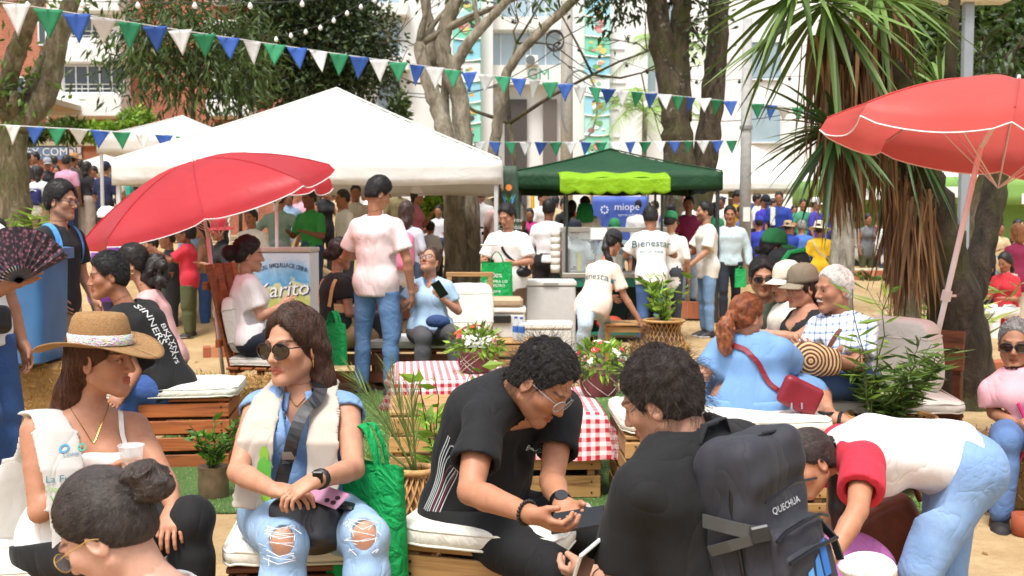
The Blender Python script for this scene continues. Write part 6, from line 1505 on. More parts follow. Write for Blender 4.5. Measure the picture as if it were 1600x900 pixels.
# ------ food cart
fc=empty('food_cart',(1.25,13.6,0),'teal food cart with glass case under a lime green canopy','food cart');TEAL=plain('1f6b56',.5,var=.1);STEEL=plain('b9b4aa',.3,.7);cw=.64
MB().box((-cw,-.32,.80),(cw,.36,.86),b=.008).build('counter',STEEL,fc)
for sx in(-1,1):MB().box((sx*(cw-.04)-.035,-.30,0),(sx*(cw-.04)+.035,-.23,.80),b=.005).build('front_leg',TEAL,fc);MB().box((sx*(cw-.04)-.035,.26,0),(sx*(cw-.04)+.035,.33,.80),b=.005).build('rear_leg',TEAL,fc)
MB().box((-cw,-.30,.69),(cw,-.27,.80)).build('front_panel',TEAL,fc);MB().box((-cw,-.3,.10),(cw,.33,.13)).build('lower_shelf',TEAL,fc);MB().box((-cw,.30,.13),(cw,.33,.79)).build('rear_panel',plain('27433c',.6),fc)
for(a,b)in(((-cw+.02,-.25),(.04,.04)),((cw-.6,-.25),(.04,.04)),((-cw+.02,.28),(.04,.04)),((cw-.02,.28),(.04,.04))):MB().box((a[0]-.018,a[1]-.018,.86),(a[0]+.018,a[1]+.018,1.36)).build('case_post',STEEL,fc)
MB().box((-cw-.01,-.27,1.36),(cw+.01,.31,1.42),b=.006).build('case_top',STEEL,fc);MB().box((-cw+.03,-.262,.87),(cw-.62,-.256,1.355)).build('glass_pane',glass('dfeeee',.03,.18),fc);MB().box((-cw+.01,-.23,.87),(-cw+.016,.26,1.355)).build('glass_pane',glass('dfeeee',.03,.18),fc)
for sx in(-1,1):
 for sy in(-.28,.34):MB().box((sx*(cw-.06)-.014,sy-.014,.86),(sx*(cw-.06)+.014,sy+.014,1.95)).build('canopy_post',plain('26302c',.5),fc)
LIMEC=fabric_t('9ccc1f',.35,.6,.35,4)
V,F=grid_sheet(lambda u,v:[(u-.5)*(2*cw+.06),-.36+.78*v,1.99+.12*np.sin(np.pi*v*.55+.25)+.012*np.sin(u*19)],24,10);V,F=thick(V,F,.006);mesh_obj('canopy_top',V,F,LIMEC,fc)
V,F=grid_sheet(lambda u,v:[(u-.5)*(2*cw+.06),-.365-.012*v+.012*np.sin(u*24)*v,2.02-v*(.17+.035*np.abs(np.sin(u*np.pi*7)))+.008*np.sin(u*15)],70,6);V,F=thick(V,F,.005);mesh_obj('scalloped_valance',V,F,LIMEC,fc)
MB().box((-.2,-.1,.86),(.12,.12,1.08),b=.02).build('juice_tank',plain('d9d8c4',.3),fc);MB().box((-.68,-.1,.86),(-.52,.1,1.15),b=.02).build('juice_tank',plain('8a6a70',.4),fc);MB().box((-.45,-.1,.86),(-.38,.02,1.12),b=.02).build('juice_tank',plain('d8cf4a',.4),fc)
def lump(name,c,R,mat,lab,cat,seed,amp=.02,fr=14,cutz=None):
 s=Sdf();s.u(ell((0,0,R[2]),R));s.nz=folds(amp,fr,seed);s.cut(plane((0,0,.004),(0,0,-1)),.006);v,q_=surf(s,(-R[0]*1.2,-R[1]*1.2,-.02),(R[0]*1.2,R[1]*1.2,R[2]*2.3),.018);o=mesh_obj(name,v,q_,mat,None,True);o.location=tuple(c);return tag(o,lab,cat)
lump('garbage_bag',(.86,13.45,.135),(.2,.16,.25),plain('17181a',.25,coat=.3,bump=.4,scale=8),'shiny black garbage bag on the left under the cart','bag',3,.03);lump('garbage_bag',(1.62,13.45,.135),(.2,.15,.17),plain('17181a',.25,coat=.3,bump=.4,scale=8),'slumped black garbage bag on the right under the cart','bag',5,.03);lump('cloth_bundle',(1.2,13.4,.135),(.16,.12,.09),cloth('b5452c'),'orange red cloth bundle under the cart','cloth',7,.02)
tb=MB()
for k in range(6):tb.lathe([(.055,0),(.06,.09),(.052,.09)],14,(0,0,k*.085))
o=tb.build('cup_stack',plain('d7d2c6',.5),None,True);o.location=(.53,13.3,.865);tag(o,'tall stack of paper cups at the left end of the cart','cups')
nt=MB().box((-.10,-.002,-.07),(.10,.002,.07)).build('paper_note',plain('f0efe9',.8));nt.location=(1.06,13.32,1.34);tag(nt,'small white paper note on the glass case','note')
fz=empty('chest_freezer',(.42,12.0,0),'white chest freezer standing left of the food cart','freezer');MB().box((-.27,-.25,.02),(.27,.28,.78),b=.015).build('cabinet',plain('cdcbc6',.45),fz);MB().box((-.28,-.26,.785),(.28,.29,.84),b=.012).build('lid',plain('dad8d2',.4),fz);MB().box((-.08,-.275,.80),(.08,-.262,.82)).build('handle',plain('9a9a98',.4),fz)
ic=empty('cooler_box',(-.06,10.95,0),'white cooler box with a beige lid beside the freezer','cooler');MB().box((-.19,-.16,.30),(.19,.16,.56),b=.02).build('tub',plain('dcd9d0',.5),ic);MB().box((-.2,-.17,.565),(.2,.17,.62),b=.015).build('rim',plain('efece4',.5),ic);MB().box((-.16,-.17,.62),(.17,.13,.72),b=.03).build('lid',plain('b59f80',.6),ic);MB().box((-.195,-.19,.47),(.05,-.161,.55),b=.01).build('dark_window',plain('2b2a28',.3),ic);MB().box((-.18,-.15,0),(.18,.15,.298)).build('stand',plain('8c8272',.8),ic)
sf=empty('foam_box',(.34,10.95,0),'flat white foam box with a ridged lid in front of the freezer','box');MB().box((-.26,-.16,.02),(.26,.16,.40),b=.015).build('tray',plain('dedad0',.8),sf);MB().box((-.27,-.17,.405),(.27,.17,.47),b=.015).build('lid',plain('e8e4da',.8),sf)
def bottle(x,y,z,lab):
 o=empty('water_bottle',(x,y,z),lab,'bottle');MB().lathe([(.026,0),(.031,.006),(.031,.03),(.029,.035),(.031,.04),(.031,.14),(.026,.165),(.013,.19),(.013,.205)],18).build('body',glass('cfe3f0',.05,.35),o,True);MB().lathe([(.0316,.075),(.0318,.08),(.0318,.125),(.0316,.13)],18,caps=False).build('label_band',plain('3a68b5',.4),o,True);MB().lathe([(.0145,.198),(.0145,.215),(.0,.217)],12).build('cap',plain('2f5fb8',.4),o);return o
bottle(.035,9.80,.398,'left one of two clear water bottles on the crate table');bottle(.085,9.74,.398,'right one of two clear water bottles on the crate table')
kz=empty('ice_cream_freezer',(-2.24,10.6,0),'ice cream freezer with blue and green printed front reading Karito','freezer');MB().box((-.27,0,.02),(.27,.5,1.17),b=.01).build('cabinet',plain('d8dce0',.4),kz);MB().box((-.28,-.01,1.175),(.28,.5,1.22),b=.01).build('worktop',plain('c9c3b4',.35,.4),kz)
V,F=grid_sheet(lambda u,v:[(u-.5)*.53,-.004+0*u,.06+v*1.1],1,1)
def karito():
 t=NT('freezer_print');sep=t.node('ShaderNodeSeparateXYZ');t.link(t.tc.outputs['Object'],sep.inputs[0]);n=t.noise(5,4,.6,None,.5);z=t.math('ADD',sep.outputs[2],t.math('MULTIPLY',n,.5));b=t.ramp(t.math('MULTIPLY',z,.72),[(0,'9fb05c'),(.70,'b9c470'),(.77,'d9e0b0'),(.80,'5aa6d6'),(.9,'9acbea'),(1,'d6e7f0')]);t.color(b);t.set(Roughness=.35);return t.m
fp=mesh_obj('printed_front',V,F,karito(),kz,False);lettering('lettering','Karito',(0,-.006,.80),(1,.0,.08),(-.08,0,1),.21,printed('35466f'),fp,shear=.25,off=.002);lettering('lettering','Karito',(-.008,-.006,.808),(1,.0,.08),(-.08,0,1),.205,printed('f4f7fa'),fp,shear=.25,off=.006)
for k,ch in enumerate('RICAS BARQUILLA DE CREMA'):
 t=(k-11.5)/11.5
 if ch!=' ':lettering('letter',ch,(t*.235,-.006,1.05-.05*t*t),(1,0,-.2*t),(.2*t,0,1),.058,printed('3a4a6e'),fp)
ff=empty('feather_flag',(-.045,15.2,.1),'dark green feather flag with a flower emblem beside the white tent','flag');MB().tube([(-.12,.03,-.1),(-.12,.03,2.3)],.015,8).build('pole',plain('3a3a3a',.5),ff);V,F=grid_sheet(lambda u,v:[-.12+u*(.235+.09*(1-v)),.01*np.sin(v*9+u*3),.55+v*1.62],6,14);V,F=thick(V,F,.006);mesh_obj('sheet',V,F,cloth('3c4f40',.7),ff)
lettering('lettering','los Agros',(.02,-.03,1.42),(1,0,.0),(0,0,1),.085,printed('e9ece6'),ff);lettering('lettering','Colombia',(.02,-.03,1.32),(1,0,.0),(0,0,1),.085,printed('e9ece6'),ff)
MB().lathe([(.045,0),(.045,.004)],16,(0,-.03,1.87),rotx(math.pi/2)).build('emblem_dot',printed('e58a3c'),ff)
for sg,c in((-1,'57b54a'),(1,'57b54a'),(-1.7,'4f8fd0'),(1.7,'4f8fd0')):MB().add([(0,-.032,1.58),(sg*.035,-.032,1.66),(sg*.055,-.032,1.78),(sg*.015,-.032,1.70)],[(0,1,2,3)]).build('emblem_petal',printed(c),ff)
bl=empty('blue_banner',(2.05,19.5,.5),'blue cloth banner with printed emblem hanging behind the food cart','banner');V,F=grid_sheet(lambda u,v:[-.62+u*1.0,.03*np.sin(u*12)*v,.35+v*1.12],16,10);V,F=thick(V,F,.008);mesh_obj('sheet',V,F,cloth('4a66b8',.6,wr=.2),bl);lettering('lettering','miope',(.0,-.05,1.28),(1,0,0),(0,0,1),.18,printed('f0f0f4'),bl,off=.0);lettering('lettering','agencia publica',(.02,-.05,1.14),(1,0,0),(0,0,1),.06,printed('dfe4f0'),bl)
em=MB()
for k in range(8):a=k*math.pi/4;em.lathe([(.018,0),(.018,.003)],8,(-.40+.06*math.cos(a),-.05,1.23+.06*math.sin(a)),rotx(math.pi/2))
em.build('emblem',printed('eef0f6'),bl)['kind']='stuff';MB().tube([(-.62,.02,-.1),(-.62,.02,1.5)],.02,8).build('stand',plain('777777',.5),bl);MB().tube([(.38,.02,-.1),(.38,.02,1.5)],.02,8).build('stand',plain('777777',.5),bl)
pg=empty('playground_frame',(1.0,24,.45),'yellow and red playground climbing frame behind the green tent','playground');YEL=plain('e0b21f',.4);RED=plain('b8323a',.4)
for x in(-.9,-.55,.2,.75):MB().tube([(x,0,-.1),(x,0,2.2)],.045,10).build('post',YEL,pg)
for z in(.9,1.1,1.3):MB().tube([(-.5,0,z),(.7,0,z)],.018,6).build('rail',RED,pg)
for k in range(6):MB().tube([(-.4+.2*k,0,.9),(-.4+.2*k,0,1.3)],.014,6).build('bar',RED,pg)
sw=empty('swing_frame',(6.4,24.3,.4),'blue steel swing frame before the dark twin trunk','swing frame')
for x in(-.35,.35):MB().tube([(0,0,2.3),(x,0,-.1)],.045,8).build('leg',plain('3a4f8a',.4),sw)
sw.location.x=pix(1062,340,24.3)[0]
wl_=empty('low_wall',(6.0,21.9,.0),'low stone wall on which the people in blue sit','wall');MB().box((-1.1,0,-.1),(3.2,.35,.50),b=.03).build('stone_course',plain('8f8468',.95,var=.25,scale=5,bump=.5),wl_);MB().box((-1.14,-.04,.505),(3.24,.39,.58),b=.02).build('coping',plain('b0a98f',.9,var=.15),wl_)
# ------ things people carry
def rbox(c,half,r,R=None):
 c=np.asarray(c,f32);hf_=np.asarray(half,f32)-r;R=None if R is None else np.asarray(R,f32)
 def fn(p):
  q=p-c
  if R is not None:q=q@R
  d=np.abs(q)-hf_;return np.sqrt((np.maximum(d,0)**2).sum(1))+np.minimum(d.max(1),0)-f32(r)
 m=float(np.linalg.norm(half));fn.lo=c-m;fn.hi=c+m;return fn
def sdf_obj(name,s,h,mat,parent,base,lo=None,hi=None,sm=1):
 a,b=s.bounds();v,q=surf(s,a if lo is None else lo,b if hi is None else hi,h);v=relax(v,q,sm,.4)if sm else v
 return mesh_obj(name,v-base,q,mat,parent)
def scarf(J,pts,width,mat,name,th=.016,h=.007,fq=75,seed=0):
 """a folded length of cloth along world points, as one soft solid"""
 s=Sdf();n=len(pts);w=np.interp(np.linspace(0,1,n),np.linspace(0,1,len(width)),width);l_=np.asarray(J['l'],f32)
 for i in range(n-1):s.u(oval(pts[i],pts[i+1],(w[i]/2,th),(w[i+1]/2,th),J['l'],J['f']),.001)
 fo=folds(.0006,30,seed);s.nz=lambda p:(f32(.0014)*np.sin(p@l_*f32(fq)+seed+2*np.sin(p[:,2]*9))).astype(f32)+fo(p)
 e_=nrm(pts[-1]-pts[-2]);s.cut(plane(pts[-1]+e_*.01,e_),.003);return sdf_obj(name,s,h,mat,J['root'],J['base'])
def tote(top,X,w,hgt,dep,lab,col='1fa65a',text=(),tc='e6f2e8',N=None,hl=.22,seed=0,name='tote_bag'):
 """top: middle of the bag's mouth; X: direction along the mouth"""
 top=np.array(top,float);X=nrm(X);Z=np.array([0,0,1.]);N=nrm(np.cross(X,Z))if N is None else nrm(N);base=top-Z*hgt;o=empty(name,base,lab,'bag');m=fabric_t(col,.15,.7,.5,6);r=np.random.default_rng(seed)
 def shell(u,v):
  th=u*2*np.pi;c=np.sign(np.cos(th))*np.abs(np.cos(th))**.35;s=np.sign(np.sin(th))*np.abs(np.sin(th))**.6;k=1-.06*v;dd=dep*(1-.55*v)+.006*np.sin(u*31+v*7)
  return[X[i]*c*w/2*k+N[i]*s*dd/2+Z[i]*(v*hgt+.01*np.sin(th*2)*v)for i in range(3)]
 V,F=grid_sheet(shell,48,12);mesh_obj('bag_body',V,F,m,o);V,F=grid_sheet(lambda u,v:[X[i]*np.sign(np.cos(u*2*np.pi))*np.abs(np.cos(u*2*np.pi))**.35*w/2*v+N[i]*np.sign(np.sin(u*2*np.pi))*np.abs(np.sin(u*2*np.pi))**.6*dep/2*v+Z[i]*.004 for i in range(3)],32,3);mesh_obj('bag_bottom',V,F,m,o)
 for sg in(-1,1):
  P=[base*0+X*(-w*.22+w*.44*t)+N*sg*(dep*.2)+Z*(hgt-.02+hl*math.sin(math.pi*t)**.7)for t in np.linspace(0,1,17)];strap(None,[p_ for p_ in P],.03,m,'handle',o,nrmls=[nrm(p_-np.array(X*0+Z*(hgt-.1)))for p_ in P])
 for k,(tx,sz,zz)in enumerate(text):lettering('lettering',tx,N*(dep*.36+.012)*(1 if N[1]<0 else-1)+Z*hgt*zz,X if np.cross(X,Z)[1]<0 else-X,Z,sz,printed(tc),o,off=.004)
 return o
def phone(c,X,Y,lab,col='1b1b1e',case=None,w=.072,L=.15):
 X=nrm(X);Y=nrm(Y-X*(np.asarray(Y)@X));Zn=np.cross(X,Y);R=np.stack([X,Y,Zn],1);o=empty('mobile_phone',c,lab,'phone');MB().box((-w/2,-L/2,-.004),(w/2,L/2,.004),R,b=.003).build('case',plain(case or col,.35),o);MB().box((-w/2+.004,-L/2+.006,.0042),(w/2-.004,L/2-.006,.0048),R).build('screen',plain('101418',.08,spec=.8),o)
 cam_=MB()
 for dx,dy in((-.02,.055),(.002,.055),(-.02,.033)):cam_.lathe([(.008,0),(.008,.003),(0,.003)],10,R@np.array([dx,dy,-.0042]),R@rotx(math.pi))
 cam_.build('camera_lens',plain('2a2a2c',.1,spec=.9),o)['kind']='stuff';return o
UPZ=np.array([0,0,1.])
def tgt(name,**k):return k
# ------ the people in front
SK1,SK2,SK3,SK4='c4906d','b57a55','a3694a','cfa283'
holes=[]
P=dict(label='woman in sunglasses, blue sleeveless blouse, cream scarf and ripped jeans',sex='f',lod=0,H=1.60,D=3.5,yaw=-4,w=1.05,skin='c18a68',pel=(470,800),neck=(472,618,0),shdrop=.05,hs=1.02,bust=1.05,eL=(553,733,-1),hL=(495,750,-1),eR=(372,738,-1),hR=(428,766,-1),handL=dict(dw=(-.75,-.35,-.35),nw=(0.1,.3,-.9),curl=.55),handR=dict(dw=(.85,-.25,-.05),nw=(0,.2,-1),curl=.5,thumb=.3),kL=(572,838,-1),aL=('r',.02,.06,-.38),kR=(446,848,-1),aR=('r',-.02,.05,-.38),head=(-30,2,2,458,541,0,-.02),face=dict(lips=(.80,.42,.42)),top=dict(name='blouse',mat=denim('6d8fbd','87a6cf'),sleeve=.10,hem=.03,neck='v',vd=.17,collar=True,fold=.006,tuck=True),bottom=dict(denim=('7b9cc2','a5bfd9'),name='jeans',rise=.2),hair=dict(style='long',t=.012,c='1c110c',c2='4a2c1a',len=.16,n=5200,lift=.1,hairline=.064,facew=.066,nz=(.004,60),chains=[[((.035,-.05,-.02),.066),((.045,-.055,-.12),.05),((.07,-.045,-.19),.038),((.095,-.02,-.25),.026)],[((-.03,-.05,-.02),.06),((-.045,-.06,-.12),.045),((-.05,-.055,-.18),.03)]]))
J=skeleton(P);hk=[]
for sd in 'LR':
 k=J['kn'+sd];d=nrm(k-J['hip'+sd]);hk+=[ell(k+np.array([0,-.055,.02]),(.036,.05,.045)),]
P['bottom']['holes']=hk;P['keep']=False;P['bottom']['end']=.79
J=make_person(P);JW=J;add_glasses(J,True,'2a1510',.032,.026)
def fringe(J,k,mat,seed):
 r=np.random.default_rng(seed);mb=MB()
 for _ in range(26):
  y=r.uniform(-.045,.05);a=k+np.array([-.038+r.normal()*.006,-.062-.012*math.cos(y*20),.02+y]);b=k+np.array([.038+r.normal()*.006,-.062-.012*math.cos(y*20),.02+y+r.normal()*.01]);m_=(a+b)/2+np.array([0,-.018,r.normal()*.008])
  if r.uniform()<.45:mb.tube([a-J['base'],m_-J['base'],b-J['base']],.0011,4)
  else:
   e=a if r.uniform()<.5 else b;mb.tube([e-J['base'],e+np.array([r.normal()*.012,-.012,r.normal()*.012])-J['base']],.0011,4)
 mb.build('torn_threads',mat,J['pants'])['kind']='stuff'
for i,sd in enumerate('LR'):fringe(J,J['kn'+sd],plain('e6e9ee',.9),i)
CREAM=cloth('bdb2a5',.9,.35)
nk,sp_=J['neck'],lambda t:J['pel']+(J['neck']-J['pel'])*t
for sg in(1,-1):
 l_,f_,u_=J['l'],J['f'],J['u']
 pts=[nk+l_*sg*.025-f_*.085+u_*.06,nk+l_*sg*.08-f_*.03+u_*.045,nk+l_*sg*.092+f_*.055-u_*.0,sp_(.82)+l_*sg*.098+f_*.125,sp_(.66)+l_*sg*.104+f_*.168,sp_(.45)+l_*sg*.108+f_*.158,sp_(.25)+l_*sg*.110+f_*.165,sp_(.13)+l_*sg*.110+f_*.175]
 sc_=scarf(J,pts,[.07,.08,.10,.115,.12,.115,.11],CREAM,'scarf',th=.011,seed=sg+2)
 if sg<0:
  q=sp_(.42)+J['l']*-.07+J['f']*.2
  bl_=MB()
  for k,(dx,dz,rr)in enumerate(((0,0,.05),(.01,-.05,.045),(.0,.05,.03))):
   th=np.linspace(0,6.28,13)[:-1];V0=np.array([[dx+rr*.45*math.cos(t),dz+rr*math.sin(t),0]for t in th]);conform(J,sc_,'print',(V0,[tuple(range(12))]),q,J['f']*-1,-J['l']*-1,UPZ,1,printed('8cbf3a' if k else '5aa53a'),.004)
bagm=plain('17161a',.38,coat=.25,bump=.25,scale=7)
hb_o=empty('handbag',pix(485,812,3.2),'black leather slouch handbag on the lap of the woman in sunglasses','bag');hb_c=np.array(hb_o.location);s=Sdf();s.u(ell((0,0,0),(.125,.065,.085),roty(.22)));s.u(ell((.02,-.0,-.05),(.11,.06,.05)),.04);s.nz=folds(.008,30,4);sdf_obj('bag_body',s,.007,bagm,hb_o,np.zeros(3));MB().tube([(-.03,-.07,-.01),(-.028,-.085,-.06),(-.022,-.08,-.11)],.006,6).build('zip_pull',bagm,hb_o)
MB().box((-.11,-.03,.055),(.12,.03,.07),roty(.22),b=.006).build('zip_panel',bagm,hb_o)
pts=[nk+J['l']*.05-J['f']*.03+UPZ*.045,nk+J['l']*.075+J['f']*.05+UPZ*.01,sp_(.75)+J['l']*.03+J['f']*.17,sp_(.5)-J['l']*.0+J['f']*.19,sp_(.2)-J['l']*.035+J['f']*.2];ph_,nn_=hug(J,J['shirt'],pts,.042,26);strap(None,[p_-hb_c for p_ in ph_],.042,bagm,'shoulder_strap',hb_o,.004,nrmls=nn_);MB().box((-.022,-.004,-.012),(.022,.004,.012),None,ph_[18]-hb_c+np.array([0,-.006,0])).build('buckle',plain('8d8f94',.25,.9),hb_o)
wl3=J['wrL'];d=nrm(J['wrL']-J['elL']);wt=empty('wrist_watch',wl3,'square smart watch on the wrist of the woman in sunglasses','watch');MB().tube([-d*.028,-d*.012],.030,16).build('band',plain('1d1a1a',.5),wt,True);MB().box((-.015,-.006,-.017),(.015,.003,.017),None,np.array([.0,-.031,.012])-d*.018,b=.003).build('dial',plain('101014',.1,spec=.9),wt)
phone(pix(503,772,3.16),(.35,.6,.3),(.9,-.3,-.15),'mobile phone in a purple case held by the woman in sunglasses','8f5c78','b07f98')
tg=tote(pix(572,722,3.42),(.75,-.45,0),.30,.44,.11,'bright green tote bag hanging from the arm of the woman in sunglasses','18a557',(),hl=.14,seed=3)
ear=MB();ear.tube([J['toW']((.0795*.94+.004*math.sin(t),-.006+.013*math.sin(t)*.3,-.055+.014*math.cos(t)))-J['base']for t in np.linspace(0,6.28,17)],.0018,6);ear.build('earring',plain('c9a14a',.25,.9),J['root'],True)
nl=MB();nl.tube([p_-J['base']for p_ in hug(J,J['body'],[nk+J['l']*.05+J['f']*.02+UPZ*.03,nk+J['f']*.10-UPZ*.03,nk-J['l']*.05+J['f']*.02+UPZ*.03],.003,18)[0]],.0012,5);nl.build('necklace',plain('c9a14a',.25,.9),J['root'])
P=dict(label='man in a black polo shirt and glasses bending over his phone',lod=0,H=1.74,D=3.62,yaw=55,w=1.02,belly=.03,skin='b97f5a',pel=(742,795),neck=(808,612,-1,.90),hunch=.06,shdrop=.05,twist=-8,shR=(.05,0),shL=(.06,0),eR=(735,768,-1,.85),hR=(828,803,-1),eL=(862,752,-1,.95),hL=(878,788,-1,.85),handR=dict(dw=(.75,-.45,-.25),nw=(.3,.5,.8),curl=.6,thumb=.6),handL=dict(dw=(.25,-.85,-.3),nw=(-.3,-.2,.95),curl=.6,thumb=.6),kR=(868,892,-1),aR=('r',0,-.05,-.40),kL=(946,838,-1),aL=('r',0,-.03,-.40),head=(60,40,-4,848,598,0,-.12),hs=0.98,face=dict(beard=.35,shut=True),top=dict(c='0f0f11',sleeve=.62,hem=.04,name='polo_shirt',collar=True,fold=.007,sflare=.014),bottom=dict(c='121214',rise=.1),hair=dict(style='short',t=.009,top=.006,c='0b0908',c2='2a2522',nz=(.004,95),len=.035,n=8000,lift=.5,curl=.5,rad=.0008))
J=make_person(P);JM=J;add_glasses(J,False,'a9adb0',.029,.021,wire=True)
u_,f_,l_=J['u'],J['f'],J['l'];conform(J,J['shirt'],'chest_lettering','BOSS',J['neck']-u_*.16+l_*.06+f_*.3,-f_*1.0-0*u_,-nrm(np.cross(u_,f_))*-1,u_,.030,printed('cfe3d8'))
for k in range(9):
 x=-.06+.014*k;pts_=[J['pel']-l_*.30+f_*x+u_*(.02+.26*t)for t in np.linspace(0,1,12)];P_,N_=hug(J,J['shirt'],pts_,.002,16);strap(J,P_,.0035,printed('c4c6c8' if k not in(4,7)else '7c2a3c'),'side_stripe',J['shirt'],.001,nrmls=N_)
btn=MB();qn=J['neck']-u_*.02+f_*.10
for k in range(2):qq,nn2=hug(J,J['shirt'],[qn-u_*.03*k,qn-u_*.03*k-u_*.001],.003,2);btn.lathe([(.006,0),(.006,.002),(0,.003)],10,qq[0]-J['base'])
btn.build('button',plain('2d2d30',.4),J['shirt'])
for w_,e_,nm,lab,c_,r_w in((J['wrR'],J['elR'],'bracelet','dark beaded bracelet on the near wrist of the man in black','1a1512',.033),(J['wrL'],J['elL'],'wrist_watch','black steel watch on the far wrist of the man in black','202226',.034)):
 d=nrm(w_-e_);o=empty(nm,w_,lab,'bracelet' if nm=='bracelet' else 'watch');e1=nrm(np.cross(d,(0,0,1.)));e2=np.cross(d,e1);b=MB()
 if nm=='bracelet':
  for t in np.linspace(0,6.28,22)[:-1]:b.lathe([(.0,-.0055),(.004,-.004),(.0058,0),(.004,.004),(.0,.0055)],8,-d*.012+(e1*math.cos(t)+e2*math.sin(t))*r_w)
  b.build('beads',plain(c_,.4),o,True)
 else:b.tube([-d*.028,-d*.006],r_w,18);b.build('band',plain(c_,.3,.8),o,True);MB().tube([-d*.017+np.array([0,-.02,.022]),-d*.017+np.array([0,-.026,.030])],.019,16).build('dial',plain('15161a',.15,spec=.8),o)
phone(pix(903,812,3.06),(-.1,-.8,-.6),(.9,-.3,.22),'black mobile phone held by the man in the black polo',w=.074,L=.155)
P=dict(label='man in a black t-shirt seen from behind wearing a large grey backpack',lod=0,H=1.76,D=2.42,yaw=-140,w=.9,skin='c48f70',pel=(1140,1000),neck=(1072,690,0),shdrop=.06,eL=(965,930,1,.95),hL=(940,902,1,.9),eR=('r',-.1,.02,-.26),hR=('r',.05,.2,-.05),handL=dict(dw=(-.5,.5,-.15),nw=(.5,.2,.6),curl=.5),handR=None,kL=('r',.05,.42,0),aL=('r',0,0,-.4),kR=('r',-.05,.42,0),aR=('r',0,0,-.4),head=(-118,22,-4,1030,625,0,.02),hs=.85,face=dict(beard=.3),top=dict(c='101012',sleeve=.66,hem=.05,fold=.007,sflare=.016),bottom=dict(c='26262a'),hair=dict(style='short',t=.009,top=.006,c='120d0b',c2='33261f',nzk=(.004,75),len=.06,n=11000,lift=.4,curl=.25,rad=.0007))
J=make_person(P);JB=J
bx_,bf_,bu_=J['l'],-J['f'],J['u'];bo=J['neck']-J['u']*.26-J['f']*.15;R=np.stack([-bx_,bf_,bu_],1)
bp=empty('backpack',bo,'large charcoal backpack with side straps and company logo','backpack');BPM=cloth('2b2b33',.75,.25,700,.05,.12,9);BPD=cloth('242429',.7,.2)
s=Sdf();s.u(rbox((0,0,0),(.112,.072,.25),.035,R));s.u(rbox(R@np.array([0,.07,-.07]),(.09,.042,.155),.028,R),.012);s.u(rbox(R@np.array([0,.02,.215]),(.105,.07,.055),.035,R),.02);s.nz=folds(.005,34,8);bpo=sdf_obj('main_body',s,.0065,BPM,bp,np.zeros(3),sm=0)
s=Sdf();s.u(rbox(R@np.array([0,.10,-.09]),(.076,.026,.125),.016,R));s.nz=folds(.003,30,5);bpf=sdf_obj('front_pocket',s,.006,BPM,bp,np.zeros(3))
s=Sdf();s.u(rbox(R@np.array([-.112,.01,-.13]),(.022,.06,.10),.018,R));s.nz=folds(.004,30,6);sdf_obj('side_pocket',s,.006,BPD,bp,np.zeros(3));s=Sdf();s.u(rbox(R@np.array([.112,.01,-.13]),(.022,.06,.10),.018,R));sdf_obj('side_pocket',s,.006,BPD,bp,np.zeros(3))
def rib(pts,w,m,nm,n_,th=.004):strap(None,[R@np.array(q)for q in pts],w,m,nm,bp,th,nrmls=[R@np.array(n_)]*len(pts))
rib([(-0.119,-.04,.12),(-0.122,.02,.11),(-0.114,.068,.098),(-0.095,.085,.09)],.028,plain('4a4b4a',.6),'compression_strap',(-1,.5,0));rib([(-0.119,-.04,.055),(-0.122,.02,.07),(-0.114,.07,.082),(-0.095,.088,.09)],.022,plain('4a4b4a',.6),'compression_strap',(-1,.5,0));MB().box((-.02,-.006,-.018),(.02,.006,.018),R@rotz(.7),R@np.array([-.105,.088,.09]),b=.004).build('buckle',plain('2a2a2c',.3),bp)
rib([(0.120,.0,.06),(0.129,.05,.05),(0.133,.08,.01),(0.129,.09,-.04)],.024,BPD,'side_strap',(1,.3,0));rib([(-.045,-.07,.265),(-.03,-.06,.30),(.03,-.06,.30),(.045,-.07,.265)],.022,BPD,'grab_handle',(0,0,1))
def zipl(pts,nm='zip',r_=.0042,c_='121216'):MB().tube([R@np.array(q)for q in pts],r_,6).build(nm,plain(c_,.35),bp)
zipl(((-0.112,.02,-.22),(-0.115,.03,0),(-0.112,.035,.15),(-0.099,.045,.225),(-.06,.06,.262),(.0,.064,.270),(.06,.06,.262),(0.099,.045,.225),(0.112,.035,.15)));zipl(((-0.090,.112,.07),(-.06,.117,.082),(0,.119,.086),(.06,.117,.082),(0.090,.112,.07)));zipl(((-.085,.128,.025),(0,.131,.03),(.085,.128,.025)));zipl(((-0.118,.045,.0),(-0.122,.05,-.03),(-0.120,.052,-.06)),'zip_pull',.005,'8a8a8c');zipl(((-.09,.105,.15),(0,.112,.165),(.09,.105,.15)),'seam',.003)
for sg in(-1,1):
 pts=[bo+R@np.array([sg*.05,-.08,.24]),J['neck']+bx_*-sg*.09-J['f']*.03-bu_*.0,J['neck']+bx_*-sg*.12+J['f']*.05-bu_*.03,J['neck']+bx_*-sg*.135+J['f']*.13-bu_*.14,J['neck']+bx_*-sg*.15+J['f']*.08-bu_*.30,bo+R@np.array([sg*.12,-.08,-.18])];P_,N_=hug(J,J['shirt'],pts,.008,30);strap(None,[q-bo for q in P_],.065,BPM,'shoulder_strap',bp,.014,nrmls=N_)
LX,LN=R@np.array([1,0,0]),R@np.array([0,1,0])
sgn=1 if np.cross(LX,bu_)@LN>0 else-1;LX=LX*sgn;JQ=dict(base=np.zeros(3))
conform(JQ,bpo,'brand_lettering','QUECHUA',R@np.array([.01*sgn,.3,.115]),-LN,LX,bu_,.020,printed('c9cace'),.003)
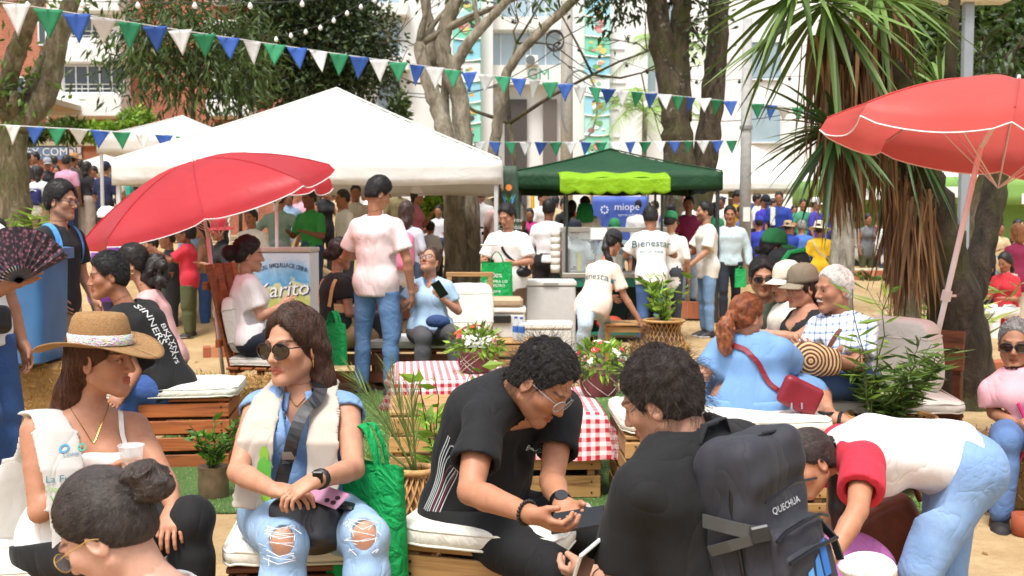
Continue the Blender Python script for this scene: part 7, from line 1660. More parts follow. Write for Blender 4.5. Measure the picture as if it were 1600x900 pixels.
for k,(h_,c_)in enumerate(((.030,'5b9bd5'),(.050,'3d7fc0'),(.075,'2c6ab5'))):
 x0=-.040+.028*k;V0=np.array([(x0,0,0),(x0+.023,0,0),(x0+.025,h_,0),(x0+.008,h_*.8,0)]);conform(JQ,bpf,'logo_bar',(V0,[(0,1,2,3)]),R@np.array([0,.3,-.035]),-LN,LX,bu_,1,printed(c_),.003)
for tx,zz,sz in(('GRUPO',-.058,.022),('MENSAJES S.A.S',-.079,.0155)):conform(JQ,bpf,'logo_lettering',tx,R@np.array([0,.3,zz]),-LN,LX,bu_,sz,printed('e4e5e8'),.003)
phone(pix(912,888,2.36),(.6,.6,.3),(.2,-.5,.8),'white mobile phone in the hand of the backpack man','e8e8e6','dcdcda')
P=dict(label='woman bending forward in white and red t-shirt and light blue jeans',sex='f',lod=0,H=1.62,D=4.0,yaw=-97,w=1.15,skin='b9805a',pel=(1500,722),neck=(1312,706,-1,.96),hunch=.02,shdrop=.05,eL=(1340,798,-1,.95),hL=(1292,882,-1),eR=(1305,805,1,.9),hR=(1282,890,0),handL=dict(dw=(-.3,-.1,-.9),nw=(-.3,.9,.1),curl=.45),handR=dict(dw=(-.3,.1,-.9),nw=(-.3,-.9,.1),curl=.45),kL=(1437,892,-1,.95),aL=('r',-.02,-.06,-.40),kR=(1478,890,1,.9),aR=('r',.0,-.08,-.40),head=(-72,30,8,1264,722,0,-.06),hs=0.97,face=dict(),top=dict(c='e2dedc',sleeve=.62,hem=.025,fold=.006,flare=1.0,sflare=.012),bottom=dict(denim=('6a8bb8','8aa8cf'),name='jeans',rise=.16),hair=dict(style='back',t=.006,top=.0,c='150f0d',c2='3a2c26',tie=(0,-.115,.02),len=.09,n=4200,lift=.03,jit=.06,nz=(.001,80),balls=[((0,-.118,.02),.02)]))
J=make_person(P);JD=J
h0=J['toW']((0,-.125,.01));mb=MB();r=np.random.default_rng(3)
hp=Sdf();pts=[h0,h0+np.array([.03,.05,-.10]),h0+np.array([.035,.03,-.25]),h0+np.array([.02,.02,-.38])]
for(a,b,ra_,rb_)in zip(pts[:-1],pts[1:],(.018,.032,.03),(.032,.03,.008)):hp.u(cap(a,b,ra_,rb_),.02)
hp.nz=folds(.004,60,2);sdf_obj('ponytail',hp,.006,hairm('0f0b0a','2a201c'),J['hair'],J['base'])
REDC=cloth('c5283c',.85,.3)
for sd in 'LR':
 a,e=J['sh'+sd],J['el'+sd];s=Sdf();s.u(cap(a+(J['neck']-a)*.55,a,.060,.062));s.u(cap(a,a+(e-a)*.62,.066,.072),.02);s.off=.010;s.nz=folds(.004,28,3);q=a+(e-a)*.635;s.cut(plane(q,e-a),.003);s.sub(cap(q-(e-a)*.05,q+(e-a)*.3,.052),.003);s.sub(cap(J['neck']-J['u']*.02,J['head'],.062),.006);sdf_obj('sleeve',s,.008,REDC,J['shirt'],J['base'])
lg=empty('handbag',pix(1385,830,4.25),'brown leather shoulder bag hanging under the bending woman','bag');s=Sdf();s.u(rbox((0,0,0),(.13,.06,.12),.04,roty(-.45)));s.nz=folds(.008,22,9);sdf_obj('bag_body',s,.009,plain('8a4a2c',.5,var=.2,scale=14,bump=.3),lg,np.zeros(3));MB().tube([(-.05,0,.1),(-.03,-.02,.2),(.08,0,.24),(.13,0,.12)],.012,6).build('strap',plain('7a3f25',.5),lg,True)
lump('folded_cloth',(pix(1325,880,3.9)[0],3.95,0),(.22,.16,.14),cloth('b86aa8',.8),'purple and pink printed cloth in the hands of the bending woman','cloth',21,.02)
lump('white_bundle',pix(1352,905,3.1)-np.array([0,0,.02]),(.09,.08,.05),cloth('f0eee8',.9),'white fluffy bundle at the bottom edge right of the backpack','cloth',22,.012)
P=dict(label='woman in a straw hat and white tank top holding a cup',sex='f',lod=0,H=1.66,D=3.55,yaw=30,w=1.07,skin='b97f5c',pel=(128,842),neck=(136,648,0),shdrop=.05,hs=1.00,eR=(62,800,-1,.95),hR=(168,738,-1),eL=(258,752,-1,.95),hL=(272,795,-1,.6),handR=dict(dw=(.75,-.2,.45),nw=(.4,-.2,-.5),curl=.5,thumb=.7),handL=dict(dw=(.1,-.7,-.6),nw=(0,.5,-.8),curl=.4),kL=(300,812,-1),aL=('r',0,0,-.4),kR=(205,880,-1),aR=('r',0,0,-.4),head=(82,2,0,160,560,0,-.02),face=dict(lips=(.85,.5,.5)),keep=True,top=dict(c='f0ece6',sleeve=0,hem=.05,neck='strap',st=.74,name='tank_top',loose=.008),bottom=dict(c='0f0f11'),hair=dict(style='long',t=.008,c='2a160e',c2='5e341c',len=.2,n=4500,lift=.1,nz=(.005,55),chains=[[((0,-.06,-.02),.07),((0.0,-.10,-.12),.065),((.0,-.15,-.24),.06),((.0,-.19,-.36),.045),((.0,-.21,-.46),.03)]]))
J=make_person(P);JH=J
@cached
def straw():
 t=NT('straw');w=t.noise(120,4,.7,t.coord((1,1,3)));t.color(t.ramp(w,[(.3,'7d5a35'),(.55,'9c7648'),(.8,'b8945f')]));t.bump(w,.5,.004);t.set(Roughness=.75);return t.m
@cached
def bandm():
 t=NT('woven_band');v=t.node('ShaderNodeTexVoronoi',Scale=150.0);t.link(t.coord((1,1,2)),v.inputs['Vector']);t.color(t.mix(t.ramp(v.outputs['Distance'],[(.3,.85),(.6,.15)]),v.outputs['Color'],'e6e0d6'));t.bump(v.outputs['Distance'],.6,.004);t.set(Roughness=.8);return t.m
add_hat(J,'straw','',bandm(),mat=straw(),brim=.105,droop=-.004,wav=.03,ph=math.pi,dz=.0)
for sg in(-1,1):
 pts=[J['neck']+J['l']*sg*.085-J['f']*.06-UPZ*.02,J['neck']+J['l']*sg*.09+J['f']*.03-UPZ*.01,J['neck']+J['l']*sg*.085+J['f']*.11-UPZ*.13];P_,N_=hug(J,J['body'],pts,.004,16);strap(J,P_,.016,cloth('f0ece6'),'shoulder_strap',J['shirt'],.003,nrmls=N_)
sash_m=cloth('c4c1bb',.9,.25);nk=J['neck']
l_,f_,u_=J['l'],J['f'],J['u'];pts=[nk-l_*.17-f_*.16-u_*.42,nk-l_*.16-f_*.14-u_*.16,nk-l_*.125-f_*.07-u_*.0,nk-l_*.115+f_*.02+u_*.012,nk-l_*.10+f_*.10-u_*.04,nk-l_*.092+f_*.152-u_*.15,nk-l_*.08+f_*.165-u_*.27,nk-l_*.06+f_*.17-u_*.40];sash=scarf(J,pts,[.18,.17,.15,.145,.145,.145,.145,.14],sash_m,'printed_scarf',.012,fq=25,seed=1)
nf_=-nrm(J['f']*.8-J['l']*.45);Xs=nrm(np.cross(UPZ,-nf_));c0=nk-J['l']*.10+J['f']*.2
for tx,sz,dz,c_ in(('La Fuerza',.030,-.175,'2f7f8f'),('Crecimiento',.026,-.205,'8fbf4a'),('Verde',.036,-.238,'6aa84f'),('CDMB',.014,-.105,'5a8fb0')):conform(J,sash,'scarf_lettering',tx,c0+UPZ*dz,nf_,Xs,UPZ+Xs*.22,sz,printed(c_),.005)
for dx,c_ in((-.02,'4a9cc8'),(.025,'55b7a0')):th=np.linspace(0,6.28,15);V0=np.vstack([np.stack([np.cos(th[:-1])*.013+dx,np.sin(th[:-1])*.013,0*th[:-1]],1),np.stack([np.cos(th[:-1])*.008+dx,np.sin(th[:-1])*.008,0*th[:-1]],1)]);conform(J,sash,'scarf_emblem',(V0,[(i,(i+1)%14,14+(i+1)%14,14+i)for i in range(14)]),c0-UPZ*.085,nf_,Xs,UPZ+Xs*.22,1,printed(c_),.005)
wr,d,n_=J['hdR'];cc_=wr+d*.085+n_*.03+UPZ*.02;cu=empty('plastic_cup',cc_-UPZ*.05,'clear plastic cup of amber drink in the hand of the woman in the hat','cup');MB().lathe([(.024,0),(.026,.004),(.038,.10),(.041,.102),(.041,.106),(.037,.104),(.025,.006)],22,caps=False).build('cup_wall',glass('eef2f2',.05,.32),cu,True);MB().lathe([(.0,.006),(.024,.006),(.031,.055),(.0,.056)],20,caps=False).build('drink',plain('b4692c',.1),cu,True)
nl=MB();nl.tube([p_-J['base']for p_ in hug(J,J['body'],[nk+J['l']*.055+J['f']*.02+UPZ*.03,nk+J['f']*.11-UPZ*.09,nk-J['l']*.055+J['f']*.02+UPZ*.03],.003,22)[0]],.0012,5);nl.build('necklace',plain('c9a14a',.25,.9),J['root'])
P=dict(label='dark haired woman with a bun and thin glasses in the bottom left foreground',sex='f',lod=0,H=1.64,D=2.1,yaw=-80,w=1.0,skin='cf9d82',pel=(330,1230),neck=(248,935,0),head=(-98,36,-3,164,830,0,0.0),hs=0.93,eL=('r',.03,.05,-.26),hL=('r',0,.2,-.1),eR=('r',-.03,.05,-.26),hR=('r',0,.2,-.1),kL=('r',0,.42,0),aL=('r',0,0,-.4),kR=('r',0,.42,0),aR=('r',0,0,-.4),handL=None,handR=None,keep=True,top=dict(c='efefee',sleeve=.2,hem=.05,neck='scoop',nw=.03,vd=.12),bottom=dict(c='2a2c34'),hair=dict(style='back',t=.009,top=.004,c='14100e',c2='3d332e',tie=(0,-.112,.03),len=.13,n=14000,lift=.02,jit=.035,rad=.0007,nz=(.0012,70),h=.0032,hairline=.068,balls=[((0,-.122,.032),.034)]))
J=make_person(P);add_glasses(J,False,'b08a4a',.029,.022,wire=True)
r=np.random.default_rng(9);bunc=np.array((0,-.140,.036));hcv=[];N_B=1500
s=Sdf();s.u(ell(bunc,(.044,.036,.042)));s.u(ell(bunc+np.array((.0,-.02,-.02)),(.034,.028,.03)),.012);s.nz=folds(.005,90,4);v,q_=surf(s,bunc-.07,bunc+.07,.004);bun=mesh_obj('hair_bun',J['toW'](v)-J['base'],q_,hairm('14100e','3d332e'),J['hair'])
hair_strands(s,None,None,v,q_,2600,.11,lambda p_:np.cross(p_-bunc,np.array((.5,.4,.75)))*20+np.sin(p_[:,[1,2,0]]*120)*.5,hairm('14100e','4a3d36'),bun,lambda q:J['toW'](q)-J['base'],5,.0009,.25,8,.3,.3)
# ------ second row, sitting
def person(**k):return make_person(k)
J=person(label='woman in a light blue denim dress seen from behind with a reddish ponytail',sex='f',lod=1,hb=.011,H=1.62,D=5.62,yaw=158,w=1.22,skin='b98361',pel=(1172,622),neck=(1172,534,0),shdrop=.045,twist=0,eL=(1098,586,0,-.02),hL=('r',.02,.22,.02),eR=(1238,572,1,.8),hR=(1225,590,1),kR=('r',-.22,.36,.0),aR=(1292,638,-1),kL=('r',.10,.42,0),aL=('r',0,.0,-.4),footR=60,head=(125,8,0,1168,496,0,.0),hs=0.94,top=dict(mat=cloth('6f97c6',.8,.3),sleeve=.75,hem=.06,name='dress_top',fold=.009,sflare=.022,collar=True,flare=1.05),bottom=dict(kind='skirt',mat=cloth('6f97c6',.8,.3),kcut=.9,name='dress_skirt',fold=.009),hair=dict(style='back',t=.012,top=.004,c='4a2412',c2='8a4a24',tie=(0,-.12,.0),len=.08,n=2200,lift=.06,jit=.15,nz=(.004,70)))
mb=Sdf();h0=J['toW']((.0,-.135,-.01))
for(dx,dy,dz,rr)in((0,0,0,.030),(-.03,-.02,-.05,.045),(-.035,-.025,-.11,.045),(-.03,-.02,-.16,.03)):mb.u(ell(h0+np.array((dx,dy,dz)),(rr,rr,rr*1.2)),.03)
mb.nz=folds(.007,140,3);po=sdf_obj('ponytail',mb,.008,hairm('5a2c16','a05c30'),J['hair'],J['base']);MB().tube([h0-J['base']+np.array([.02*math.cos(t),.02*math.sin(t)*.5,.03*math.sin(t)])for t in np.linspace(0,6.28,13)],.007,6).build('hair_tie',plain('d8405a',.6),J['hair'])
rb=empty('shoulder_bag',pix(1250,618,5.35),'dark red leather shoulder bag at the side of the woman in blue','bag');rc=np.array(rb.location);s=Sdf();s.u(rbox((0,0,0),(.105,.03,.075),.025,roty(.42)));s.nz=folds(.004,30,2);sdf_obj('bag_body',s,.008,plain('7d1626',.45,var=.15,bump=.2),rb,np.zeros(3));pts=[J['neck']-J['l']*-.10-J['f']*.09-UPZ*.01,J['pel']+UPZ*.28-J['f']*.17-J['l']*.0,J['pel']+UPZ*.12-J['f']*.18-J['l']*.13,rc+np.array([-.06,0,.05])];P_,N_=hug(J,J['shirt'],pts,.008,24);strap(None,[q-rc for q in P_]+[np.array([-.07,0,.06])],.026,plain('7d1626',.45),'strap',rb,.004,nrmls=list(N_)+[N_[-1]])
for dx in(-.05,.0):MB().tube([(dx,-.035,-.03),(dx,-.04,-.06)],.005,6).build('charm',plain('c9c9c9',.3,.9),rb)
gb=tote(pix(1222,585,5.95),(.9,.2,0),.24,.20,.04,'green bag on the lap of the woman in the blue dress','2fae62',(),hl=.05)
for sd in 'R':
 n0,dn,fd=J['soleR'];a=J['anR'];sh=empty('sandal',a,'tan platform sandal with black straps on the crossed foot','shoe');s=Sdf();s.u(oval(np.zeros(3)-UPZ*.088-fd*.05,fd*.17-UPZ*.098,(.045,.022),(.043,.018),np.cross(UPZ,fd),UPZ));sdf_obj('platform',s,.008,plain('c2a276',.6),sh,np.zeros(3));MB().tube([np.cross(UPZ,fd)*.04*math.cos(t)+fd*.07+UPZ*(-.055+.035*math.sin(t))for t in np.linspace(-.3,3.4,12)],.010,6).build('strap',plain('201c1c',.5),sh);MB().tube([np.cross(UPZ,fd)*.042*math.cos(t)+fd*.038*math.sin(t)-UPZ*.02 for t in np.linspace(0,6.28,14)],.009,6).build('ankle_strap',plain('201c1c',.5),sh)
@cached
def plaid():
 t=NT('plaid');sep=t.node('ShaderNodeSeparateXYZ');t.link(t.coord((1,1,1),'Object',(0,.2,.6)),sep.inputs[0]);b=None
 def ln(o,sc,w):return t.math('LESS_THAN',t.math('FRACT',t.math('MULTIPLY',o,sc)),w)
 s=t.math('ADD',t.math('MULTIPLY',t.math('ADD',ln(sep.outputs[0],26,.28),ln(sep.outputs[2],26,.28)),.34),t.math('MULTIPLY',t.math('ADD',ln(sep.outputs[0],13,.07),ln(sep.outputs[2],13,.07)),.3));t.color(t.ramp(s,[(0,'e3e6ea'),(.3,'b9c6da'),(.7,'7d93b8'),(1,'4a5f8a')]));t.bump(t.noise(8,3,.5,None,1),.3,.04);t.set(Roughness=.85);return t.m
J=person(label='old man with white hair and moustache in a blue checked shirt, arms crossed',lod=1,hb=.011,H=1.66,D=6.05,yaw=-58,w=1.06,belly=.03,skin='b07a58',pel=(1318,588),neck=(1312,500,0),shdrop=.05,eL=(1338,570,-1,.85),hL=(1268,556,-1),eR=(1262,562,-1,.9),hR=(1316,546,-1,.9),handL=dict(dw=(-.6,-.2,.5),nw=(.3,.8,0),curl=.35),handR=dict(dw=(.7,-.1,.3),nw=(0,.8,-.3),curl=.35),kL=(1232,602,-1),aL=('r',0,0,-.4),kR=(1228,592,1,.9),aR=('r',0,0,-.4),head=(-72,4,0,1302,452,0,-.02),hs=1.04,face=dict(brow=(.6,.55,.5),eye=True),top=dict(mat=plaid(),sleeve=.75,hem=.03,fold=.007,sflare=.02,collar=True,tuck=False),bottom=dict(denim=('2f4a7c','4f6c9e'),belt='6b4527',rise=.18),hair=dict(style='short',t=.005,top=.004,c='a9a49e',c2='d6d2cc',nzk=(.0012,60),len=.03,n=2600,lift=.1,curl=.15,jit=.2,hairline=.082))
mo=Sdf();mo.u(cap((0,.0965,-.054),(-.019,.086,-.060),.0042,.003));mo.u(cap((0,.0965,-.054),(.019,.086,-.060),.0042,.003));mo.nz=folds(.001,300,1);v,q_=surf(mo,(-.05,.05,-.14),(.05,.12,-.03),.003);mesh_obj('moustache',J['toW'](v)-J['base'],q_,hairm('b9b4ae','e6e2dc'),J['root'])
mc=empty('woven_bag',pix(1262,562,5.75),'round brown and cream woven bag on the lap of the old man','bag')
@cached
def mochila():
 t=NT('woven_wool');w=t.node('ShaderNodeTexWave',Scale=16.0,Distortion=2.0);w.wave_type='RINGS';w.rings_direction='Y';t.link(t.coord((1,.3,1)),w.inputs['Vector']);t.color(t.ramp(w.outputs['Fac'],[(.35,'5a3423'),(.5,'8a5a3a'),(.62,'c9a87c')]));t.bump(w.outputs['Fac'],.4,.006);t.set(Roughness=.95);return t.m
s=Sdf();s.u(ell((0,0,0),(.13,.06,.095)));s.u(rbox((.08,0,-.01),(.10,.045,.07),.04),.04);s.nz=folds(.005,24,1);sdf_obj('bag_body',s,.009,mochila(),mc,np.zeros(3));P_,N_=hug(J,J['shirt'],[J['neck']+J['l']*.11-J['f']*.03,J['neck']+J['l']*.09+J['f']*.12-UPZ*.08,J['neck']+J['l']*.02+J['f']*.18-UPZ*.26,np.array(mc.location)+UPZ*.06],.008,20);strap(None,[q-np.array(mc.location)for q in P_],.022,plain('6b3a2a',.7),'strap',mc,.004,nrmls=N_)
J=person(label='woman in a taupe cap and black top sitting beside the old man',sex='f',lod=1,hb=.012,H=1.62,D=6.5,yaw=-70,skin='bb8564',pel=(1262,572),neck=(1262,487,0),eL=(1245,528,-1,.9),hL=(1180,520,-1),eR=(1225,525,1,.9),hR=(1175,525,0),kL=(1190,590,0,-.1),aL=('r',0,0,-.4),kR=(1190,585,0,.1),aR=('r',0,0,-.4),head=(-70,8,0,1252,450,0),hs=1.02,keep=True,top=dict(c='1b1a1c',sleeve=0,hem=.03,neck='scoop',nw=.03,vd=.12,tuck=True),bottom=dict(c='202024'),hair=dict(style='long',t=.008,c='1a100c',c2='40281a',len=.1,n=1200,chains=[[((0,-.06,-.02),.06),((.0,-.09,-.14),.045),((0,-.1,-.24),.03)]]))
add_hat(J,'cap','7a6f5c',visor='8a7f6a')
J=person(label='person in a cream visor and white sleeves behind the woman in the taupe cap',sex='f',lod=1,H=1.6,D=7.0,yaw=-60,skin='b8835f',pel=(1238,555),neck=(1240,478,0),head=(-70,10,0,1228,442,0),eR=(1200,520,0),hR=(1170,525,0),eL=('r',.05,.1,-.25),hL=('r',-.1,.2,.0),kL=('r',0,.42,0),aL=('r',0,0,-.4),kR=('r',0,.42,0),aR=('r',0,0,-.4),top=dict(c='d9d4c6',sleeve=1.9,hem=.05),bottom=dict(c='2c3038'),hair=dict(style='back',c='17100c',tie=(0,-.12,0),n=600));add_hat(J,'cap','ded6c2',visor='efe9da')
J=person(label='young man in an olive polo and red tinted sunglasses',lod=1,hb=.012,H=1.70,D=7.2,yaw=-12,skin='b07a56',pel=(1205,560),neck=(1200,478,0),eR=(1175,535,-1),hR=(1215,530,-1),eL=(1240,535,-1),hL=(1200,528,-1),kL=('r',.05,.4,0),aL=('r',0,0,-.4),kR=('r',-.05,.4,0),aR=('r',0,0,-.4),head=(-8,4,0,1192,434,0,-.02),hs=1.02,top=dict(c='3d4433',sleeve=.65,hem=.04,collar='2f3528'),bottom=dict(c='2a2c30'),hair=dict(style='short',t=.012,top=.01,c='120d0b',hairline=.062,n=1500,lift=.4));add_glasses(J,True,'1a1210',.031,.022)
J=person(label='person in a green cap and green jacket with a black backpack',lod=1,hb=.013,H=1.66,D=8.3,yaw=70,skin='a8714e',pel=(1210,520),neck=(1203,412,0),head=(82,6,0,1212,388,0),hs=1.04,eL=('r',.05,.05,-.26),hL=('r',-.05,.2,.02),eR=(1225,450,-1),hR=(1260,440,0),kL=('r',.02,.42,0),aL=('r',0,0,-.4),kR=('r',-.02,.42,0),aR=('r',0,0,-.4),top=dict(c='1f8a4c',sleeve=1.8,hem=.05,collar='cfe0d2'),bottom=dict(c='202024'),hair=dict(style='back',c='120d0b',tie=(0,-.12,-.01),n=700,balls=[((0,-.125,-.03),.032)]));add_hat(J,'cap','2d7a48')
bk=empty('backpack',pix(1232,425,8.15),'black and green backpack carried by the person in the green cap','backpack');s=Sdf();s.u(rbox((0,0,0),(.14,.10,.17),.07));s.nz=folds(.01,18,3);sdf_obj('main_body',s,.014,cloth('1d1f20',.7),bk,np.zeros(3));MB().tube([(-.16,-.05,-.2),(-.13,-.11,0),(-.02,-.1,.15),(.1,-.08,.17)],.02,6).build('strap',cloth('25a05a'),bk,True)
J=person(label='grey haired woman in sunglasses and a pink t-shirt at the right edge',sex='f',lod=1,hb=.011,H=1.60,D=5.45,yaw=-18,w=1.04,skin='a87452',pel=(1612,672),neck=(1592,585,0),eR=(1553,645,0),hR=(1590,665,-1),eL=('r',.06,.05,-.25),hL=('r',-.1,.2,.0),kR=(1572,690,-1),aR=('r',-.02,0,-.4),kL=(1640,690,-1),aL=('r',0,0,-.4),head=(-28,3,0,1586,538,0),hs=1.02,top=dict(c='dfa6ae',sleeve=.7,hem=.05,sflare=.016),bottom=dict(denim=('3d5a86','5f7dab')),hair=dict(style='back',t=.007,c='4a4644',c2='8c8884',tie=(0,-.12,.02),n=1400));add_glasses(J,True,'3a2a24',.031,.024);MB().tube([J['neck']+J['f']*.14-UPZ*.12+np.array([-.02+.05*math.sin(t),0,-.10*t])-J['base']for t in np.linspace(0,3,8)],.008,6).build('lanyard',plain('d83a7a',.6),J['root'])
cp=MB();cp.lathe([(.05,0),(.06,.01),(.062,.10),(.055,.10)],18);o=cp.build('clay_pot',plain('9a4a2c',.7),None,True);o.location=(pix(1622,780,4.9)[0],4.95,0);tag(o,'small terracotta pot at the right edge on the ground','pot')
J=person(label='teenager in a black printed t-shirt and jeans turning his head',lod=1,hb=.011,H=1.72,D=6.5,yaw=-112,w=.95,skin='a9704e',pel=(262,602),neck=(198,482,0),shdrop=.05,hunch=.03,eL=(212,582,-1,.85),hL=(195,612,-1,.7),eR=('r',-.04,.08,-.25),hR=('r',.05,.2,0),kL=(195,612,0,-.1),aL=('r',0,-.02,-.42),kR=(190,600,0,.15),aR=('r',0,0,-.4),head=(-62,6,4,168,432,0,-.03),hs=1.05,face=dict(),handL=dict(dw=(-.4,-.4,-.5),curl=.4),top=dict(c='101011',sleeve=.68,hem=.08,fold=.009,sflare=.02),bottom=dict(denim=('24407a','3f5f9c'),rise=.12),hair=dict(style='short',t=.010,top=.012,c='0d0a09',n=2200,lift=.5,curl=.6,hairline=.07,nz=(.005,110)))
b0=J['neck']-J['u']*.18-J['f']*.3;dr=J['f']*.9;Xp=nrm(-J['u']*1.0)
for tx,sz,off_,du in(('SINNERS',.075,.045,-.02),('BKLYN',.065,-.035,.10),('ALWAYS',.05,.0,.16)):conform(J,J['shirt'],'back_lettering',tx,b0-J['l']*off_*-1-J['u']*du,dr,Xp,-J['l'],sz,printed('dcdcda'),.004)
J=person(label='woman with glasses and a dark curly ponytail behind the teenager',sex='f',lod=1,hb=.013,H=1.62,D=7.5,yaw=-80,skin='b98160',pel=(262,560),neck=(232,462,0),head=(-78,6,0,205,412,0),hs=1.04,eL=(225,525,0),hL=('r',-.1,.2,.0),eR=('r',-.04,.08,-.25),hR=('r',.05,.2,0),kL=(190,560,0),aL=('r',0,0,-.4),kR=(190,555,0),aR=('r',0,0,-.4),top=dict(c='d9a9a6',sleeve=.6,hem=.06),bottom=dict(denim=('6a86a8','8aa5c4')),hair=dict(style='back',t=.012,c='0f0a09',c2='2c2019',tie=(0,-.12,.03),n=1200,nz=(.003,60)));add_glasses(J,False,'2a2320',.029,.022)
s=Sdf();h0=J['toW']((0,-.15,.02))
for k in range(14):r=np.random.default_rng(k);s.u(ell(h0+np.array([.02+r.normal()*.03,r.normal()*.03,-.02-.012*k+r.normal()*.015]),(.045,.045,.045)),.04)
s.nz=folds(.009,130,2);po=sdf_obj('ponytail',s,.010,hairm('0f0a09','2c2019'),J['hair'],J['base'])
hoop=MB();hoop.tube([J['toW']((.078,-.01+.012*math.sin(t),-.05+.016*math.cos(t)))-J['base']for t in np.linspace(0,6.28,13)],.0025,5);hoop.build('earring',plain('d8b06a',.3,.8),J['root'])
J=person(label='person at the left edge in jeans and belt pouch waving a fan',lod=1,hb=.011,H=1.70,D=4.75,yaw=62,w=1.1,skin='a8714f',pel=(-52,512),neck=(-70,350,0),eR=(-40,468,-1,.9),hR=(24,441,-1),handR=dict(dw=(.8,-.1,.4),nw=(.2,.9,.1),curl=.9,thumb=.7),eL=('r',.06,.0,-.27),hL=('r',0,.1,-.22),kL=(5,640,0),aL=(20,790,0),kR=(-30,650,0,-.1),aR=(-45,800,0,-.1),head=(60,5,0,-75,295,0),top=dict(c='dfe0e2',sleeve=.6,hem=.10),bottom=dict(denim=('24406e','3a5c92'),loose=.02),hair=dict(style='short'),shoe=dict(c='222222'))
wr,d,n_=J['hdR'];fo=wr+d*.07+np.array([0,-.03,0]);fan=empty('hand_fan',fo,'dark purple patterned folding fan held up at the left edge','fan');ax0=math.radians(20);nb_=13;r0,r1=.045,.235
@cached
def fanm():
 t=NT('fan_paper');v=t.node('ShaderNodeTexVoronoi',Scale=60.0);t.link(t.tc.outputs['Object'],v.inputs['Vector']);t.color(t.ramp(v.outputs['Distance'],[(.2,'8c5a66'),(.45,'3a2a36'),(.7,'241b26')]));t.set(Roughness=.7);return t.m
cA=np.array([-.02,-.02,-.03])
for k in range(nb_):
 a0=math.radians(28+(150)*k/nb_);a1=math.radians(28+150*(k+1)/nb_);am=(a0+a1)/2;e=lambda a,rr,y:cA+np.array([math.cos(a)*rr,y,math.sin(a)*rr])
 MB().add([e(a0,r0*1.6,0),e(am,r0*1.6,-.008),e(a1,r0*1.6,0),e(a1,r1,0),e(am,r1,-.012),e(a0,r1,0)],[(0,1,4,5),(1,2,3,4)]).build('fan_fold',fanm(),fan);MB().box((0,-.002,-.004),(r1-.01,.0,.004),roty(-a0),cA+np.array([0,.003,0])).build('fan_stick',plain('1c1518',.5),fan)
pz=J['pel']+J['fh']*.15+UPZ*.04;pb=empty('belt_pouch',pz,'black belt pouch at the waist of the person with the fan','bag');s=Sdf();s.u(rbox((0,0,0),(.09,.04,.06),.03,rotz(.9)));s.nz=folds(.004,30,2);sdf_obj('pouch',s,.009,plain('17171a',.4,bump=.2),pb,np.zeros(3));MB().box((-.03,-.005,-.012),(.03,.005,.012),rotz(.9),np.array([.02,-.04,.01])).build('emblem',plain('cfd2d4',.4),pb)
def stand(px,D,**k):
 q=pix(px,355,D);k.setdefault('gz',float(gh(q[0],q[1])));return make_person(dict(at=(q[0],q[1]),D=D,**k))
SHOE=dict(c='2a2626',sole='cfcbc4')
J=stand(88,7.7,label='man in a dark t-shirt and beige trousers with a light blue backpack',lod=1,hb=.012,H=1.70,yaw=72,skin='c08c69',head=(80,4,0),hs=1.04,eR=('r',-.06,.02,-.27),hR=('r',-.02,.17,-.16),eL=('r',.06,.0,-.27),hL=('r',-.05,.15,-.2),top=dict(c='1f2022',sleeve=.7,hem=.12,sflare=.018),bottom=dict(c='b9a88e'),shoe=SHOE,hair=dict(style='short',t=.014,top=.014,c='120e0c',n=1600,lift=.35));add_glasses(J,False,'202022',.03,.022)
bk=empty('backpack',J['neck']-J['f']*.17-UPZ*.20,'light blue backpack on the man in the dark t-shirt','backpack');s=Sdf();s.u(rbox((0,0,0),(.075,.13,.17),.06,rotz(math.radians(-18))));s.nz=folds(.012,20,6);sdf_obj('main_body',s,.012,cloth('4f94d6',.7,.4),bk,np.zeros(3))
for sg in(-1,1):P_,N_=hug(J,J['shirt'],[J['neck']-J['f']*.12+J['l']*sg*.08-UPZ*.06,J['neck']+J['l']*sg*.10+UPZ*.02,J['neck']+J['l']*sg*.12+J['f']*.12-UPZ*.12,J['neck']+J['l']*sg*.15-UPZ*.30],.008,20);strap(None,[q-np.array(bk.location)for q in P_],.04,cloth('4f94d6',.7,.4),'shoulder_strap',bk,.006,nrmls=N_)
J=stand(163,9.4,label='person in purple with a white cap half hidden by the left umbrella',sex='f',lod=1,H=1.56,yaw=130,skin='a06a48',head=(120,6,0),top=dict(c='7b3fa0',sleeve=1.8,hem=.1),bottom=dict(c='3a3550'),shoe=SHOE,hair=dict(style='back',c='1a100c',tie=(0,-.12,-.02),n=500));add_hat(J,'cap','efefec')
J=person(label='woman with a round black hair bun in a white t-shirt sitting on the pallet chair',sex='f',lod=1,hb=.012,H=1.62,D=8.3,yaw=115,w=1.15,skin='c08b6b',pel=(392,528),neck=(385,436,0),head=(105,6,0,390,398,0),hs=1.04,eR=(408,495,-1,.85),hR=(440,478,0),eL=('r',.04,.1,-.25),hL=('r',-.05,.2,.0),kR=(445,520,0,-.05),aR=('r',0,0,-.4),kL=(445,515,0,.12),aL=('r',0,0,-.4),top=dict(c='efe9e6',sleeve=.7,hem=.06),bottom=dict(c='1d2230'),hair=dict(style='back',t=.016,top=.01,c='0c0908',c2='241a16',tie=(0,-.13,.01),n=1500,lift=.15,nz=(.006,90),balls=[((0,-.14,.0),.062)]))
